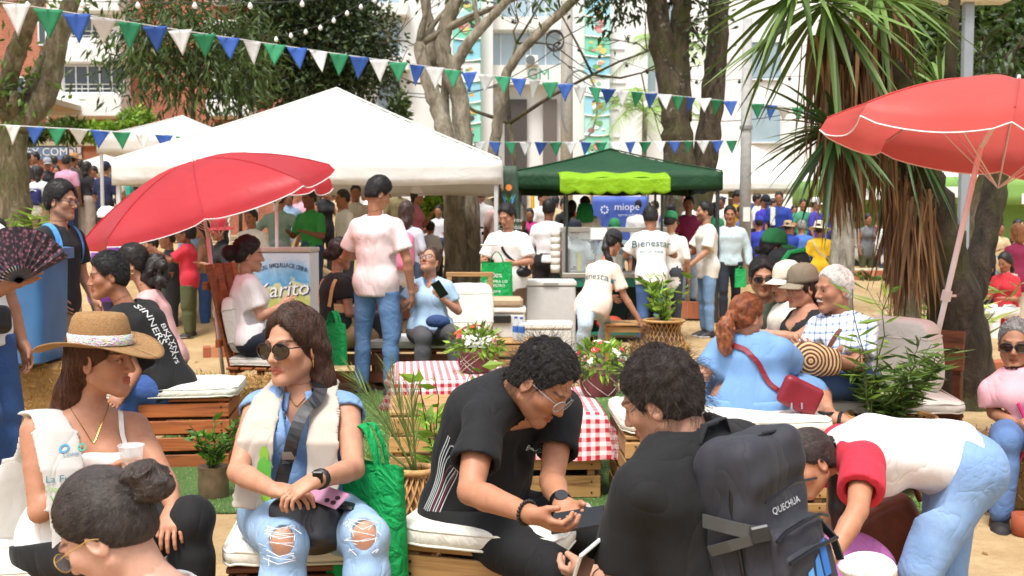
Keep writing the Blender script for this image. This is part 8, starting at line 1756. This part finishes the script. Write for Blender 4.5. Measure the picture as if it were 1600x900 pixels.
J=person(label='woman in a beige pinafore over black sitting behind the standing man',sex='f',lod=1,hb=.012,H=1.62,D=9.5,yaw=130,w=1.15,skin='b98264',pel=(522,522),neck=(527,432,0),head=(110,12,0,533,397,0),hs=1.04,eR=(545,490,0),hR=('r',.05,.2,.0),eL=('r',.05,.08,-.25),hL=('r',-.05,.2,.0),kR=('r',-.05,.42,0),aR=('r',0,0,-.4),kL=('r',.05,.42,0),aL=('r',0,0,-.4),top=dict(c='1c1b1c',sleeve=.5,hem=.03),bottom=dict(c='c9a273'),hair=dict(style='back',t=.014,c='150e0b',c2='35231a',tie=(0,-.12,-.01),n=1100,nz=(.005,60),balls=[((0,-.125,-.03),.04)]))
s=Sdf();
for fn,k in[(oval(J['pel'],J['pel']+J['u']*.30,(.165,.125),(.155,.118),J['l'],J['f']),0)]:s.u(fn,k)
s.nz=folds(.005,20,2);s.cut(plane(J['pel']+J['u']*.27,J['u']));s.cut(plane(J['pel']-J['u']*.04,-J['u']));sdf_obj('pinafore',s,.012,cloth('c9a273',.85),J['root'],J['base'])
for sg in(-1,1):P_,N_=hug(J,J['shirt'],[J['pel']+J['u']*.24-J['f']*.13+J['l']*sg*.09,J['neck']-J['f']*.06+J['l']*sg*.10-UPZ*.02,J['neck']+J['f']*.06+J['l']*sg*.09-UPZ*.04],.006,12);strap(J,P_,.035,cloth('c9a273',.85),'pinafore_strap',J['root'],.004,nrmls=N_)
tote(pix(522,505,9.0),(.5,-.4,0),.28,.34,.09,'green bag behind the woman in sunglasses','1fa65a',(),hl=.12)
q=pix(588,355,9.15)
J=make_person(dict(label='tall man in a pale pink t-shirt and jeans standing with his back turned',lod=1,hb=.011,H=1.80,at=(q[0],q[1]),D=9.15,yaw=158,skin='b37b57',lean=.0,head=(118,24,0),hs=1.02,eL=('r',.13,.04,-.25),hL=('r',-.06,.22,.02),eR=('r',-.10,.0,-.27),hR=('r',-.01,.05,-.25),top=dict(c='eed9d8',sleeve=.72,hem=.13,sflare=.02),bottom=dict(denim=('3f6593','6f93bd')),shoe=dict(c='3a3a3c',sole='e6e3dc'),kL=('r',.05,.02,-.43),kR=('r',-.04,.0,-.43),hair=dict(style='short',t=.012,top=.014,c='0e0b0a',n=2000,lift=.4)))
J=person(label='woman in a light blue polo and glasses looking up from the bench',sex='f',lod=1,hb=.011,H=1.60,D=9.3,yaw=-12,w=1.1,skin='bd8766',pel=(672,516),neck=(674,440,0),shdrop=.05,eR=(625,482,0,-.02),hR=(648,466,-1,.8),eL=(716,486,0),hL=(692,468,-1,.8),handR=dict(dw=(.1,-.1,.95),nw=(.6,.6,.2),curl=.2),handL=dict(dw=(-.7,-.3,.6),nw=(-.4,.5,.5),curl=.5),kR=(662,528,-1),aR=('r',-.02,.02,-.40),kL=(708,522,-1),aL=('r',.06,.06,-.40),head=(-25,-28,0,672,408,0,.0),hs=1.02,face=dict(lips=(.7,.35,.35)),top=dict(c='a9c6e0',sleeve=.6,hem=.06,collar='6f93c0',neck='v',vd=.08),bottom=dict(c='4a4a4d'),shoe=dict(c='2b2b2e',sole='bbbbbb'),hair=dict(style='back',t=.007,c='2a1a12',c2='5a3a28',tie=(0,-.125,.0),n=1100,balls=[((0,-.125,-.01),.028)]));add_glasses(J,False,'3a2a25',.03,.022)
phone(pix(687,452,9.05),(.9,-.1,.5),(-.3,-.3,.6),'dark phone held by the woman in the light blue polo',w=.08,L=.16);lump('waist_bag',pix(685,512,9.0),(.10,.06,.05),cloth('27406e',.8),'navy blue waist bag on the lap of the woman in light blue','bag',31,.01)
bkp=empty('backpack',(-1.18,9.55,.45),'small grey backpack standing on the bench behind the standing man','backpack');s=Sdf();s.u(rbox((0,0,.14),(.12,.08,.15),.06));s.nz=folds(.01,18,3);sdf_obj('main_body',s,.014,cloth('4a4d52',.7),bkp,np.zeros(3));MB().tube([(.1,-.08,.22),(.15,-.1,.08),(.1,-.1,-.08)],.015,6).build('strap',cloth('3a3c40'),bkp,True);MB().tube([(-.1,-.08,.22),(-.13,-.1,.08),(-.1,-.1,.0)],.015,6).build('strap',cloth('3a3c40'),bkp,True);bkp.location=tuple(pix(600,500,9.6)-np.array([0,0,.2]))
# ------ around the cart
J=stand(795,11.75,label='man in a white t-shirt with a crossbody strap holding a green tote bag',lod=1,H=1.64,yaw=-18,w=1.08,skin='b98260',head=(-32,22,0),hs=1.02,eL=('r',.10,.06,-.25),hL=('r',-.14,.20,-.02),eR=('r',-.10,.04,-.25),hR=('r',.08,.21,.0),top=dict(c='f1eeea',sleeve=.8,hem=.16,sflare=.02),bottom=dict(c='6b5138',loose=.02),shoe=SHOE,hair=dict(style='short',t=.014,top=.01,c='120e0c',hairline=.075,n=900))
P_,N_=hug(J,J['shirt'],[J['neck']-J['l']*.08+UPZ*.0,J['neck']+J['f']*.15-UPZ*.2,J['pel']+J['l']*.17+J['f']*.05+UPZ*.1],.006,16);strap(J,P_,.028,plain('1a1a1c',.6),'crossbody_strap',None,.004,nrmls=N_)
xb=lump('crossbody_bag',J['pel']+J['l']*.19+J['f']*.06-UPZ*.0,(.10,.05,.06),plain('18181a',.5),'black crossbody bag on the hip of the man with the tote','bag',33,.006)
tote(pix(776,410,11.35),(.95,-.1,0),.34,.36,.10,'green tote bag with white print held before the man in white','18a552',(('100%',.06,.62),('COMPRA LO',.042,.45),('NUESTRO',.042,.33),('CDMB',.035,.16)),hl=.13,seed=5)
lump('plates',pix(765,385,11.3),(.11,.08,.012),plain('dcd6c6',.7),'pale paper tray in the hands of the man with the tote','tray',41,.001)
J=stand(857,14.5,label='man in a white dress shirt and dark trousers seen from behind',lod=1,H=1.74,yaw=170,skin='8f5d40',head=(165,5,0),top=dict(c='eceaf0',sleeve=1.9,hem=.02,tuck=True,collar=True),bottom=dict(c='211e1f',belt='5a2f20',rise=.2),shoe=SHOE,hair=dict(style='short',t=.010,c='0d0a09',n=600))
J=person(label='woman in a peach t-shirt and black cap bending toward the low table',sex='f',lod=1,hb=.012,H=1.60,D=10.9,yaw=140,w=1.08,skin='b98160',pel=(928,476),neck=(944,415,1,.95),shdrop=.05,eR=(975,462,-1,.9),hR=(999,500,0),eL=('r',.02,.15,-.22),hL=('r',-.05,.2,-.1),kL=(915,508,-1,.95),aL=(905,563,1),kR=(948,505,1,.95),aR=(938,560,1),head=(128,25,0,958,380,0,.1),hs=1.00,top=dict(c='efd6c6',sleeve=.78,hem=.13,sflare=.02),bottom=dict(denim=('9fb3c4','c2d0da')),shoe=dict(c='d8d4cc',sole='eeeeee'),hair=dict(style='back',c='120d0b',tie=(0,-.12,.0),n=700));add_hat(J,'cap','242326')
s=Sdf();h0=J['toW']((0,-.13,-.0));pts=[h0,h0+np.array([.0,-.03,-.10]),h0+np.array([.03,-.05,-.20]),h0+np.array([.09,-.05,-.27])]
for a,b,ra_,rb_ in zip(pts[:-1],pts[1:],(.022,.035,.03),(.035,.03,.012)):s.u(cap(a,b,ra_,rb_),.02)
s.nz=folds(.004,60,2);sdf_obj('ponytail',s,.010,hairm('0f0b0a','2a201c'),J['hair'],J['base'])
conform(J,J['shirt'],'back_lettering','Bienestar',J['neck']-J['u']*.17-J['f']*.3,J['f'],nrm(np.cross(J['f'],J['u']))*1.0,J['u'],.10,printed('2a6f78'),.006)
J=stand(1018,12.95,label='man in a white t-shirt lettered Bienestar leaning on the cart',lod=1,hb=.012,H=1.62,yaw=178,w=1.08,skin='a8714f',lean=.10,head=(182,20,0),hs=1.02,eL=('r',.13,.08,-.22),hL=('r',-.06,.22,.02),eR=('r',-.13,.08,-.22),hR=('r',.06,.22,.02),top=dict(c='f3f1ee',sleeve=.8,hem=.16,sflare=.022),bottom=dict(denim=('2f4a78','4a6a9c')),shoe=SHOE,hair=dict(style='short',t=.014,top=.012,c='0e0b0a',n=900,lift=.35))
Xb=nrm(np.cross(J['f'],UPZ));conform(J,J['shirt'],'back_lettering','Bienestar',J['neck']-UPZ*.15-J['f']*.3,J['f'],Xb,UPZ,.125,printed('27727c'),.006);conform(J,J['shirt'],'back_lettering','en un viaje',J['neck']-UPZ*.245-J['f']*.3,J['f'],Xb,UPZ,.065,printed('4a7f86'),.006)
J=stand(1046,13.6,label='person in white with a green cap right of the Bienestar man',lod=2,H=1.58,yaw=150,w=1.1,skin='b98462',head=(140,15,0),top=dict(c='f1efe9',sleeve=.8,hem=.14),bottom=dict(c='3a4048'),hair=dict(style='short',c='140f0c'));add_hat(J,'cap','2d7d50')
J=stand(1075,17.2,label='smiling man in a maroon polo and pale jeans facing the camera',lod=1,hb=.014,H=1.66,yaw=12,skin='b07853',head=(-12,2,0),hs=1.02,face=dict(lips=(1.25,1.1,1.05),beard=.5),eL=('r',.08,.06,-.25),hL=('r',-.10,.16,.08),top=dict(c='8a1f4c',sleeve=.7,hem=.12,collar='7a1a42'),bottom=dict(denim=('9fb4cc','bccbdc')),shoe=dict(c='2a3038',sole='eeeeee'),hair=dict(style='short',t=.008,c='120d0b',hairline=.075,n=500))
J=stand(1106,14.2,label='bearded man in a cream t-shirt and jeans in profile',lod=1,hb=.012,H=1.74,yaw=-82,skin='bb8663',head=(-85,0,0),hs=1.00,face=dict(beard=1.0),eL=('r',.05,.08,-.26),hL=('r',0,.20,-.16),eR=('r',-.05,.12,-.25),hR=('r',0,.22,-.1),top=dict(c='eae6dc',sleeve=.8,hem=.17,sflare=.022),bottom=dict(denim=('5f82ab','86a5c8')),shoe=SHOE,hair=dict(style='short',t=.010,c='100c0a',n=800))
J=stand(1140,15.6,label='man in a light blue shirt and navy trousers walking past the pole',lod=1,hb=.013,H=1.68,yaw=-5,skin='a9714f',head=(-10,4,0),hs=1.02,eL=('r',.09,-.03,-.26),hL=('r',.02,.04,-.25),eR=('r',-.08,.04,-.26),hR=('r',.02,.08,-.23),kL=('r',.02,-.08,-.42),aL=('r',0,-.14,-.38),kR=('r',0,.14,-.40),aR=('r',0,.0,-.41),top=dict(c='c3d6dc',sleeve=1.9,hem=.05,collar=True),bottom=dict(c='1f2533'),shoe=SHOE,hair=dict(style='short',t=.009,c='0f0b09',n=600))
tote(pix(1157,420,15.3),(.9,0,0),.16,.26,.05,'small green bag in the hand of the man in light blue','2bb05f',(),hl=.06)
J=stand(1281,16.2,label='person in a yellow t-shirt and cream sun hat seen from behind',sex='f',lod=1,hb=.014,H=1.42,yaw=165,skin='b07a58',head=(150,8,0),hs=1.06,top=dict(c='e3b51e',sleeve=.8,hem=.15,sflare=.02),bottom=dict(c='5a5f6a'),shoe=SHOE,hair=dict(style='back',c='1a120e',tie=(0,-.12,-.03),n=0));add_hat(J,'bucket','e2d6bd')
P_,N_=hug(J,J['shirt'],[J['neck']+J['l']*.1-J['f']*.05,J['neck']-J['f']*.15-UPZ*.2,J['pel']-J['l']*.16+UPZ*.1],.006,12);strap(J,P_,.03,plain('cdb98f',.7),'bag_strap',None,.004,nrmls=N_)
J=stand(294,13.4,label='boy in a red t-shirt and olive trousers reaching forward',lod=1,hb=.012,H=1.36,yaw=-88,skin='8a5638',head=(-88,2,0),hs=1.25,eL=('r',.02,.22,-.16),hL=('r',0,.20,.14),eR=('r',-.02,.20,-.18),hR=('r',0,.22,.08),top=dict(c='c42a3c',sleeve=.75,hem=.16,sflare=.02),bottom=dict(c='4c5030',loose=.025),shoe=dict(c='25221f',sole='8a8680'),hair=dict(style='short',t=.012,top=.012,c='0d0a08',n=900,lift=.5,curl=.5))
def far(px,ty,D,label,yaw,top,bottom,sex='m',sk='a9714f',hair=None,hat=None,group=None,H=None,pose=None,w=1.0,head=None,**k):
 q=pix(px,355,D);zt=pix(px,ty,D)[2];g=float(gh(q[0],q[1]));h_=H or float(np.clip(zt-g,1.45,1.86))
 gz=g if H is None else zt-H
 kw=dict(label=label,lod=2 if D<19 else 3,at=(q[0],q[1]),D=D,gz=gz,H=h_,yaw=yaw,skin=sk,sex=sex,top=top,bottom=bottom,w=w,head=head or(yaw,6,0),hs=1.00,hair=hair or(dict(style='short',c='120d0b',t=.011)if sex=='m' else dict(style='long',c='150e0b',t=.012,chains=[[((0,-.05,-.02),.065),((0,-.06,-.14),.055),((0,-.06,-.24),.04)]])),seed=len(label))
 if pose=='sit':kw['gz']=zt-(.84*h_/1.72*1.0+.46);kw['pz']=.52;kw.update(kL=('r',.04,.42,.0),aL=('r',0,0,-.42),kR=('r',-.04,.42,.0),aR=('r',0,0,-.42),eL=('r',.06,.05,-.26),hL=('r',-.06,.2,.02),eR=('r',-.06,.05,-.26),hR=('r',.06,.2,.02))
 if pose=='front':kw.update(eL=('r',.09,.06,-.25),hL=('r',-.10,.18,.06),eR=('r',-.09,.06,-.25),hR=('r',.10,.18,.06))
 if pose=='phone':kw.update(eL=('r',.07,.08,-.24),hL=('r',-.06,.14,.18),eR=('r',-.09,.0,-.26))
 if pose=='hips':kw.update(eL=('r',.17,-.06,-.20),hL=('r',-.10,.05,-.2),eR=('r',-.17,-.06,-.20),hR=('r',.10,.05,-.2))
 kw.update(k);J=make_person(kw)
 if hat:add_hat(J,*hat)
 return J
T=lambda c,s=.7,h=.12:dict(c=c,sleeve=s,hem=h)
far(266,362,14.0,'person in a dark grey t-shirt beside the boy in red',-60,T('34383c'),dict(c='2a2d30'),H=1.6,pose='front');far(320,345,14.2,'woman in a leopard print top with a hand on the boy',-80,T('8a7358',0),dict(denim=('24406e','3a5c92')),'f','b88262',H=1.6,pose='front');far(348,345,12.6,'woman in a red sun hat and black sleeves beside the umbrella pole',-50,T('1e1a1c',1.0),dict(c='7a2a30'),'f',H=1.55,hat=('bucket','a01f2c'),pose='front');far(305,340,15.5,'person in pale blue behind the boy in red',20,T('7d93ad'),dict(c='3a3f4c'),H=1.6)
far(240,372,15.0,'person in black walking behind the boy in red',-70,T('17171a'),dict(c='141416'),H=1.55);far(395,330,14.6,'person in a white t-shirt behind the woman on the pallet chair',-20,T('eeebe6'),dict(c='5a4638'),H=1.6)
far(436,302,15.2,'man in a mint t-shirt with hands on hips seen from behind',170,T('93b3a9'),dict(denim=('9fb0bd','bcc9d2')),'m','c08c6c',H=1.68,pose='hips');J=far(487,299,14.6,'man in a green vest over white sleeves handing something over',-35,T('2c8a3c'),dict(c='24365e'),'m','7a4a30',H=1.72,pose='front')
far(507,288,18.5,'woman in a black top with long hair under the white tent',40,T('1b1a1c',0),dict(c='2a2a2e'),'f',H=1.62,pose='phone');far(540,300,15.0,'man in white bending behind the standing man',-60,T('eeeeec'),dict(c='4a5058'),H=1.64);far(532,288,19.5,'woman with blond streaks and a red bag under the tent',-30,T('c9b28a',0),dict(c='38404c'),'f',H=1.62);far(556,292,17.5,'dark haired man facing forward beside the tent post',10,T('d9d4cc'),dict(c='2c2f36'),H=1.7);far(620,286,20.5,'man with short hair behind the woman in the pink tank top',30,T('7a6f4a'),dict(c='3a3a3c'),H=1.7)
J=far(634,318,12.4,'woman with curly dark hair and a pink backpack',165,T('c9cdd6',.7),dict(denim=('3d4f66','5a6d86')),'f','a8714f',H=1.58,hair=dict(style='long',c='1a0f0b',c2='4a2a1c',t=.022,nz=(.012,60),chains=[[((0,-.05,-.02),.085),((0,-.06,-.12),.085),((0,-.06,-.2),.06)]]));bk=empty('backpack',J['neck']-J['f']*.19-UPZ*.26,'pink backpack on the woman with curly hair','backpack');s=Sdf();s.u(rbox((0,0,0),(.16,.09,.21),.08));s.nz=folds(.012,18,3);sdf_obj('main_body',s,.015,cloth('dc7f9c',.75,.4),bk,np.zeros(3));MB().tube([(-.12,-.08,.12),(0,-.1,.17),(.12,-.08,.12)],.008,6).build('zip',plain('a8506e',.6),bk)
far(648,296,17.2,'woman in a pink tank top and white cap holding her phone',75,T('d77f9e',0),dict(denim=('3a5578','56749a')),'f','b88462',H=1.62,pose='phone',hat=('cap','f0e6e8'));far(686,325,21,'man in a white basketball tank top sitting under the tree',-10,T('e3e3e8',0),dict(c='22304e'),'m','a06a48',pose='sit');far(672,352,17.4,'child in a grey lettered t-shirt sitting with back turned',170,T('d5d8dc'),dict(c='30353c'),H=1.2,pose='sit');far(658,352,18.2,'small child with dark hair in white beside the lettered child',90,T('e8e8e6'),dict(c='30353c'),H=1.15,pose='sit')
far(751,295,19.0,'man in a white t-shirt and black trousers right of the pale trunk',165,T('eceae6',.8,.16),dict(c='1d1e22'),'m',H=1.72,hat=('cap','e8e6e0'));far(778,300,18.0,'person in a straw hat behind the man with the tote',-150,T('d8b7b4'),dict(c='3a2a2a'),'f',H=1.66,hat=('bucket','d9c49a'));far(812,292,18.2,'man in a black and yellow cap left of the green flag',-70,T('ebe9e4'),dict(c='2c3038'),H=1.72,hat=('cap','1c1c1c'));far(828,328,19.0,'girl in a magenta t-shirt beside the white shirt man',-5,T('c8327f'),dict(denim=('3a4a66','55677f')),'f','a06a48',H=1.3,pose='front');far(846,302,21,'man in white near the yellow playground post',40,T('f0efec'),dict(c='3a3f48'),H=1.68);far(893,315,17.5,'woman with long dark hair behind the cart post',170,T('5f4a44'),dict(denim=('4a6a9c','6f8cb8')),'f',H=1.62);far(914,310,17.0,'person in white with a green drawstring bag behind the cart',175,T('f0eeea',.8,.16),dict(c='4a4f55'),H=1.64)
db=MB().lathe([(.02,.3),(.10,.28),(.13,.18),(.14,.05),(.11,.0),(.0,-.01)][::-1],18,sy=.45);o=db.build('drawstring_bag',fabric_t('2a9a55',.1,.7,.5,7),None,True);o.location=tuple(pix(914,335,16.75)-np.array([0,0,.12]));tag(o,'green drawstring bag on the back of the person in white','bag')
far(898,348,14.6,'vendor in a dark hat behind the glass case',5,T('b9c3cf'),dict(c='2a2c30'),H=1.5,hat=('bucket','1d2433'));far(960,347,15.0,'vendor in a green cap with a white emblem behind the cart',0,T('7a8a94'),dict(c='2a2c30'),H=1.5,hat=('cap','2a7a4a'));far(998,312,19.5,'person in a white jersey numbered 20 behind the cart',175,T('efefee',.8,.16),dict(c='30343c'),H=1.7);far(1010,318,21,'man in white with dark hair beside the jersey person',160,T('e9e9e7'),dict(c='30343c'),H=1.66);far(1045,312,22.5,'man in a blue vest and beige cap by the swing frame',30,T('3a74b8'),dict(c='3a3f48'),H=1.68,hat=('cap','b59a6a'));far(1049,322,18.6,'child in a grey t-shirt seen from behind',178,T('c9ccd4'),dict(c='3c4250'),H=1.35);far(1078,304,19.5,'man in a white shirt looking left before the twin trunk',-75,T('eceae8'),dict(c='4a505c'),H=1.72)
far(1118,318,21,'woman in green with dark hair left of the grey pole',-150,T('2a8a5a'),dict(c='2a2c34'),'f',H=1.6);far(1148,300,22,'man in a yellow t-shirt bowing his head by the pole',60,T('e0b022'),dict(c='30343c'),H=1.72,head=(60,30,0));far(1100,320,24,'man in dark clothes far left of the pole',0,T('2a2c34'),dict(c='24262c'),H=1.66);far(1160,325,20,'boy in blue and white beside the pole',-120,T('5a6fc0'),dict(c='40454f'),H=1.4)
far(1180,305,23,'man in a white t-shirt holding his phone left of the blue group',70,T('ecebe8'),dict(c='3a3f48'),H=1.66,pose='phone');BLU,ROY='2f3fb4','27409e'
far(1192,308,22.6,'man in an indigo shirt and dark cap bending over',40,T('4338b0'),dict(c='1d1f2a'),H=1.68,hat=('cap','20222c'),head=(40,30,0));J=far(1217,302,22.4,'man in royal blue with a white towel on his shoulder',-20,T(ROY),dict(c='1f222c'),H=1.76);s=Sdf();s.u(rbox(J['neck']+J['l']*-.11+J['f']*.13-UPZ*.17,(.05,.02,.19),.018,frame_from(-20)));s.nz=folds(.006,22,2);tw=sdf_obj('towel',s,.014,cloth('e9efe6'),J['root'],J['base'])
far(1187,342,21.9,'man in a royal blue shirt and cap sitting on the low wall',165,T(BLU),dict(c='1f222c'),pose='sit',H=1.7,hat=('cap','2c3cae'));far(1231,348,21.9,'person in blue with a striped straw hat sitting on the wall',160,T('24409c'),dict(c='26355c'),pose='sit',H=1.66,hat=('bucket','b59d78'));far(1253,347,21.9,'grey haired person in a mid blue shirt sitting on the wall',175,T('4a74b8'),dict(denim=('2a3f70','3f5790')),pose='sit',H=1.7,hair=dict(style='short',c='6f6d6c',c2='a5a3a0',t=.012));far(1253,313,25,'man with a white scarf facing the sitting group',5,T('3f8a6a'),dict(c='2a2f38'),H=1.68,pose='front');far(1271,312,22.8,'man in an indigo shirt and white cap turned right',60,T('3b35a0'),dict(c='1b1d28'),H=1.72,hat=('cap','eeeeec'),pose='phone');far(1295,312,23.2,'second man in an indigo shirt and white cap beside the grey trunk',130,T('35309a'),dict(c='1b1d28'),H=1.72,hat=('cap','eeeeec'));far(1240,322,26,'woman with brown hair behind the towel man',0,T('6a4a44'),dict(c='2a2c34'),'f',H=1.62)
far(1354,335,23.5,'woman in a grey tank top and olive shorts with raised arm',20,T('6a6d70',0),dict(c='4f5238',end=.42),'f','a06c4c',H=1.62,pose='phone');far(1372,335,24.2,'person in a brown shirt at the lime stall',150,T('5a3a40'),dict(c='24262c'),H=1.66);far(1388,338,22.8,'person in a white jacket and brown hat at the stall',170,T('dcdad4',1.8,.2),dict(c='3a4560'),H=1.6,hat=('bucket','6a5540'));far(1340,340,25,'man in white behind the tank top woman',0,T('dcdad6'),dict(c='2c3038'),H=1.64);far(1530,345,17.5,'person in dark clothes and mask right of the leaning trunks',-60,T('1c1e24'),dict(c='1c1e24'),H=1.66);far(1545,368,16.5,'person in a black t-shirt reaching at the right stalls',-90,T('18181b'),dict(c='22242a'),H=1.55,pose='front');far(1500,365,18.0,'person in white seen between the leaning trunks',20,T('e6e6e4'),dict(c='3a4a6a'),H=1.5);far(1515,352,19.0,'man in navy behind the leaning trunks',160,T('24304e'),dict(c='20242c'),H=1.62);far(1480,370,18.6,'person in dark blue low behind the umbrella pole',170,T('1f2a44'),dict(c='20242c'),H=1.5)
J=far(1592,352,15.5,'woman in a burgundy top and beige trousers at the right edge',-165,T('8a2248',1.0,.1),dict(c='cfc2b0'),'f','b98462',H=1.64,hair=dict(style='long',c='6a4026',c2='a86a3c',t=.018,nz=(.008,60),chains=[[((0,-.05,-.02),.075),((0,-.06,-.12),.07)]]));far(1575,398,14.2,'person in a red t-shirt and white trousers sitting at the right',-60,T('c22a36'),dict(c='e8e6e4'),'f','a8714f',H=1.6,pose='sit',head=(-60,25,0))
far(20,232,21.5,'man in a white shirt beside the forked trunk',60,T('dcdde0',.8,.2),dict(c='1d1f26'),'m','8a5a40',H=1.76);far(42,240,22.4,'woman in dark clothes in the left queue',150,T('2a2426',.7),dict(c='17171a'),'f',H=1.64);far(60,240,23.2,'man with short hair facing the queue',-40,T('3a3f44'),dict(c='202226'),H=1.72);far(76,250,23.0,'person in a grey cap in the left queue',30,T('26262a'),dict(c='202226'),H=1.66,hat=('cap','9a9ca2'));J=far(62,262,21.2,'woman with long black hair and a navy backpack in the queue',172,T('f0eeea'),dict(c='b89f80',end=.4),'f','b07a58',H=1.58);bk=empty('backpack',J['neck']-J['f']*.17-UPZ*.30,'navy blue backpack on the woman in beige shorts','backpack');s=Sdf();s.u(rbox((0,0,0),(.13,.08,.16),.06));s.nz=folds(.01,18,3);sdf_obj('main_body',s,.02,cloth('232a6a',.7),bk,np.zeros(3));MB().tube([(-.1,-.07,.1),(0,-.09,.14),(.1,-.07,.1)],.01,6).build('strap',cloth('e8e8e8'),bk)
far(105,245,21.8,'man in a pink t-shirt and navy jeans standing in the queue',168,T('d69ab4',.7,.14),dict(c='22305c'),'m','9a6648',H=1.76);far(115,243,23.4,'person in a straw hat behind the man in pink',150,T('4a3a34'),dict(c='202226'),H=1.72,hat=('straw','b5854e'));far(136,254,22.0,'woman in black with wide taupe trousers in the queue',150,T('1f1e20',.6,.02),dict(c='a8988c',loose=.05),'f','8a5a40',H=1.66,pose='phone');far(165,256,21.0,'man in a navy t-shirt and cap at the end of the queue',165,T('232a54',.8,.16),dict(c='1d2030'),'m','b88462',H=1.66,hat=('cap','232a54'));far(180,257,22.2,'woman in cream with a navy cap behind the navy t-shirt man',160,T('c9bfae',.7),dict(c='2a2c34'),'f',H=1.64,hat=('cap','2a2f5a'));far(203,268,23.0,'woman in teal facing the queue',-70,T('2f9a82'),dict(c='2a2c34'),'f','9a6648',H=1.6);far(150,262,24.0,'person in pale blue deeper in the queue',-30,T('a9bbd4'),dict(c='2a2c34'),H=1.62);far(90,260,24.5,'person in a black and white print deeper in the queue',20,T('3a3a3e'),dict(c='202226'),'f',H=1.6);far(0,345,12.5,'person in white with navy trousers at the far left edge',-60,T('e3e4e6'),dict(c='24304a'),H=1.62)
r=np.random.default_rng(33);PAL=['e8e6e2','2a2c34','3a5a8c','8a2a34','6a6d58','c9b28a','1d1e22','7d93ad','d8a0b0','3f7a58','b8842c','efeeea'];PN=['white','charcoal','denim blue','dark red','moss','sand','black','grey blue','rose','bottle green','ochre','off white']
CR_=[(10,243,24.5,'behind the forked trunk'),(32,240,25,'deep in the left queue'),(52,246,25.5,'deep in the left queue'),(88,246,26,'between pink shirt and grey cap'),(128,250,25.5,'behind the straw hat'),(190,262,24.5,'left of the large tent'),(216,270,24,'at the left tent corner'),(452,300,20,'under the tent left of the green vest'),(470,296,21.5,'under the tent beside the green vest'),(520,296,22,'in the shade of the tent'),(548,298,23,'in the shade of the tent right side'),(575,296,22.5,'left of the tall man'),(610,300,23.5,'right of the tall man'),(700,305,25,'beyond the pale trunk'),(738,302,24,'right of the pale trunk'),(768,305,25,'behind the green flag'),(792,304,23,'between the flag and the tent'),(868,308,24,'near the playground bars'),(880,312,22,'left of the cart canopy post'),(935,312,24,'behind the blue banner'),(1025,316,24.5,'behind the numbered jersey'),(1062,310,25.5,'by the swing frame'),(1090,312,26,'right of the twin trunk'),(1128,310,26,'left of the grey pole'),(1205,312,26.5,'behind the towel man'),(1285,315,26.5,'between the white caps'),(1325,335,26,'right of the grey trunk'),(1405,338,24.5,'at the stall beside the brown hat'),(1420,345,22.5,'before the lime stall'),(1560,350,21,'in the shade of the right stalls'),(1588,345,22,'at the far right stall')]
for i,(px,ty,D,where)in enumerate(CR_):
 k=i%12;f_=bool(i%3==1);yw=float(r.uniform(-180,180));far(px,ty,D,('woman' if f_ else 'man')+' in a '+PN[k]+' top '+where,yw,T(PAL[k],float(r.choice([.6,.7,1.8]))),dict(c=PAL[(k*5+6)%12])if i%2 else dict(denim=('3a4f78','5a739c')),'f' if f_ else 'm',['b88462','9a6648','c89a78','7d5038'][i%4],H=float(r.uniform(1.55,1.76)),pose=[None,'front','phone','hips'][i%4],lod=3)
GR=dict(pallet_crate='slatted pallet crates',seat_cushion='white seat cushions',back_cushion='white back cushions',hay_bale='hay bales',canopy_tent='canopy tents',parasol='red beach umbrellas',bunting='strings of triangle flags',string_lights='strings of small lamps',brick_kerb='brick kerbs',tote_bag='green tote bags',backpack='backpacks',mobile_phone='mobile phones',water_bottle='water bottles',potted_plant='leafy plants',flower_basket='flower baskets',tablecloth='gingham tablecloths',crate_table='crate tables',shrub='garden shrubs',palm_tree='feathery palms',handbag='handbags',garbage_bag='black garbage bags',utility_pole='concrete poles')
for o in list(bpy.data.objects):
 if o.parent is None and o.get('category')and not o.get('group'):
  n_=o.name.split('.')[0]
  if n_=='person':o['group']='people near the camera' if o.location.y<8.6 else 'people around the benches and cart' if o.location.y<15 else 'people in the far crowd'
  elif n_ in GR:o['group']=GR[n_]
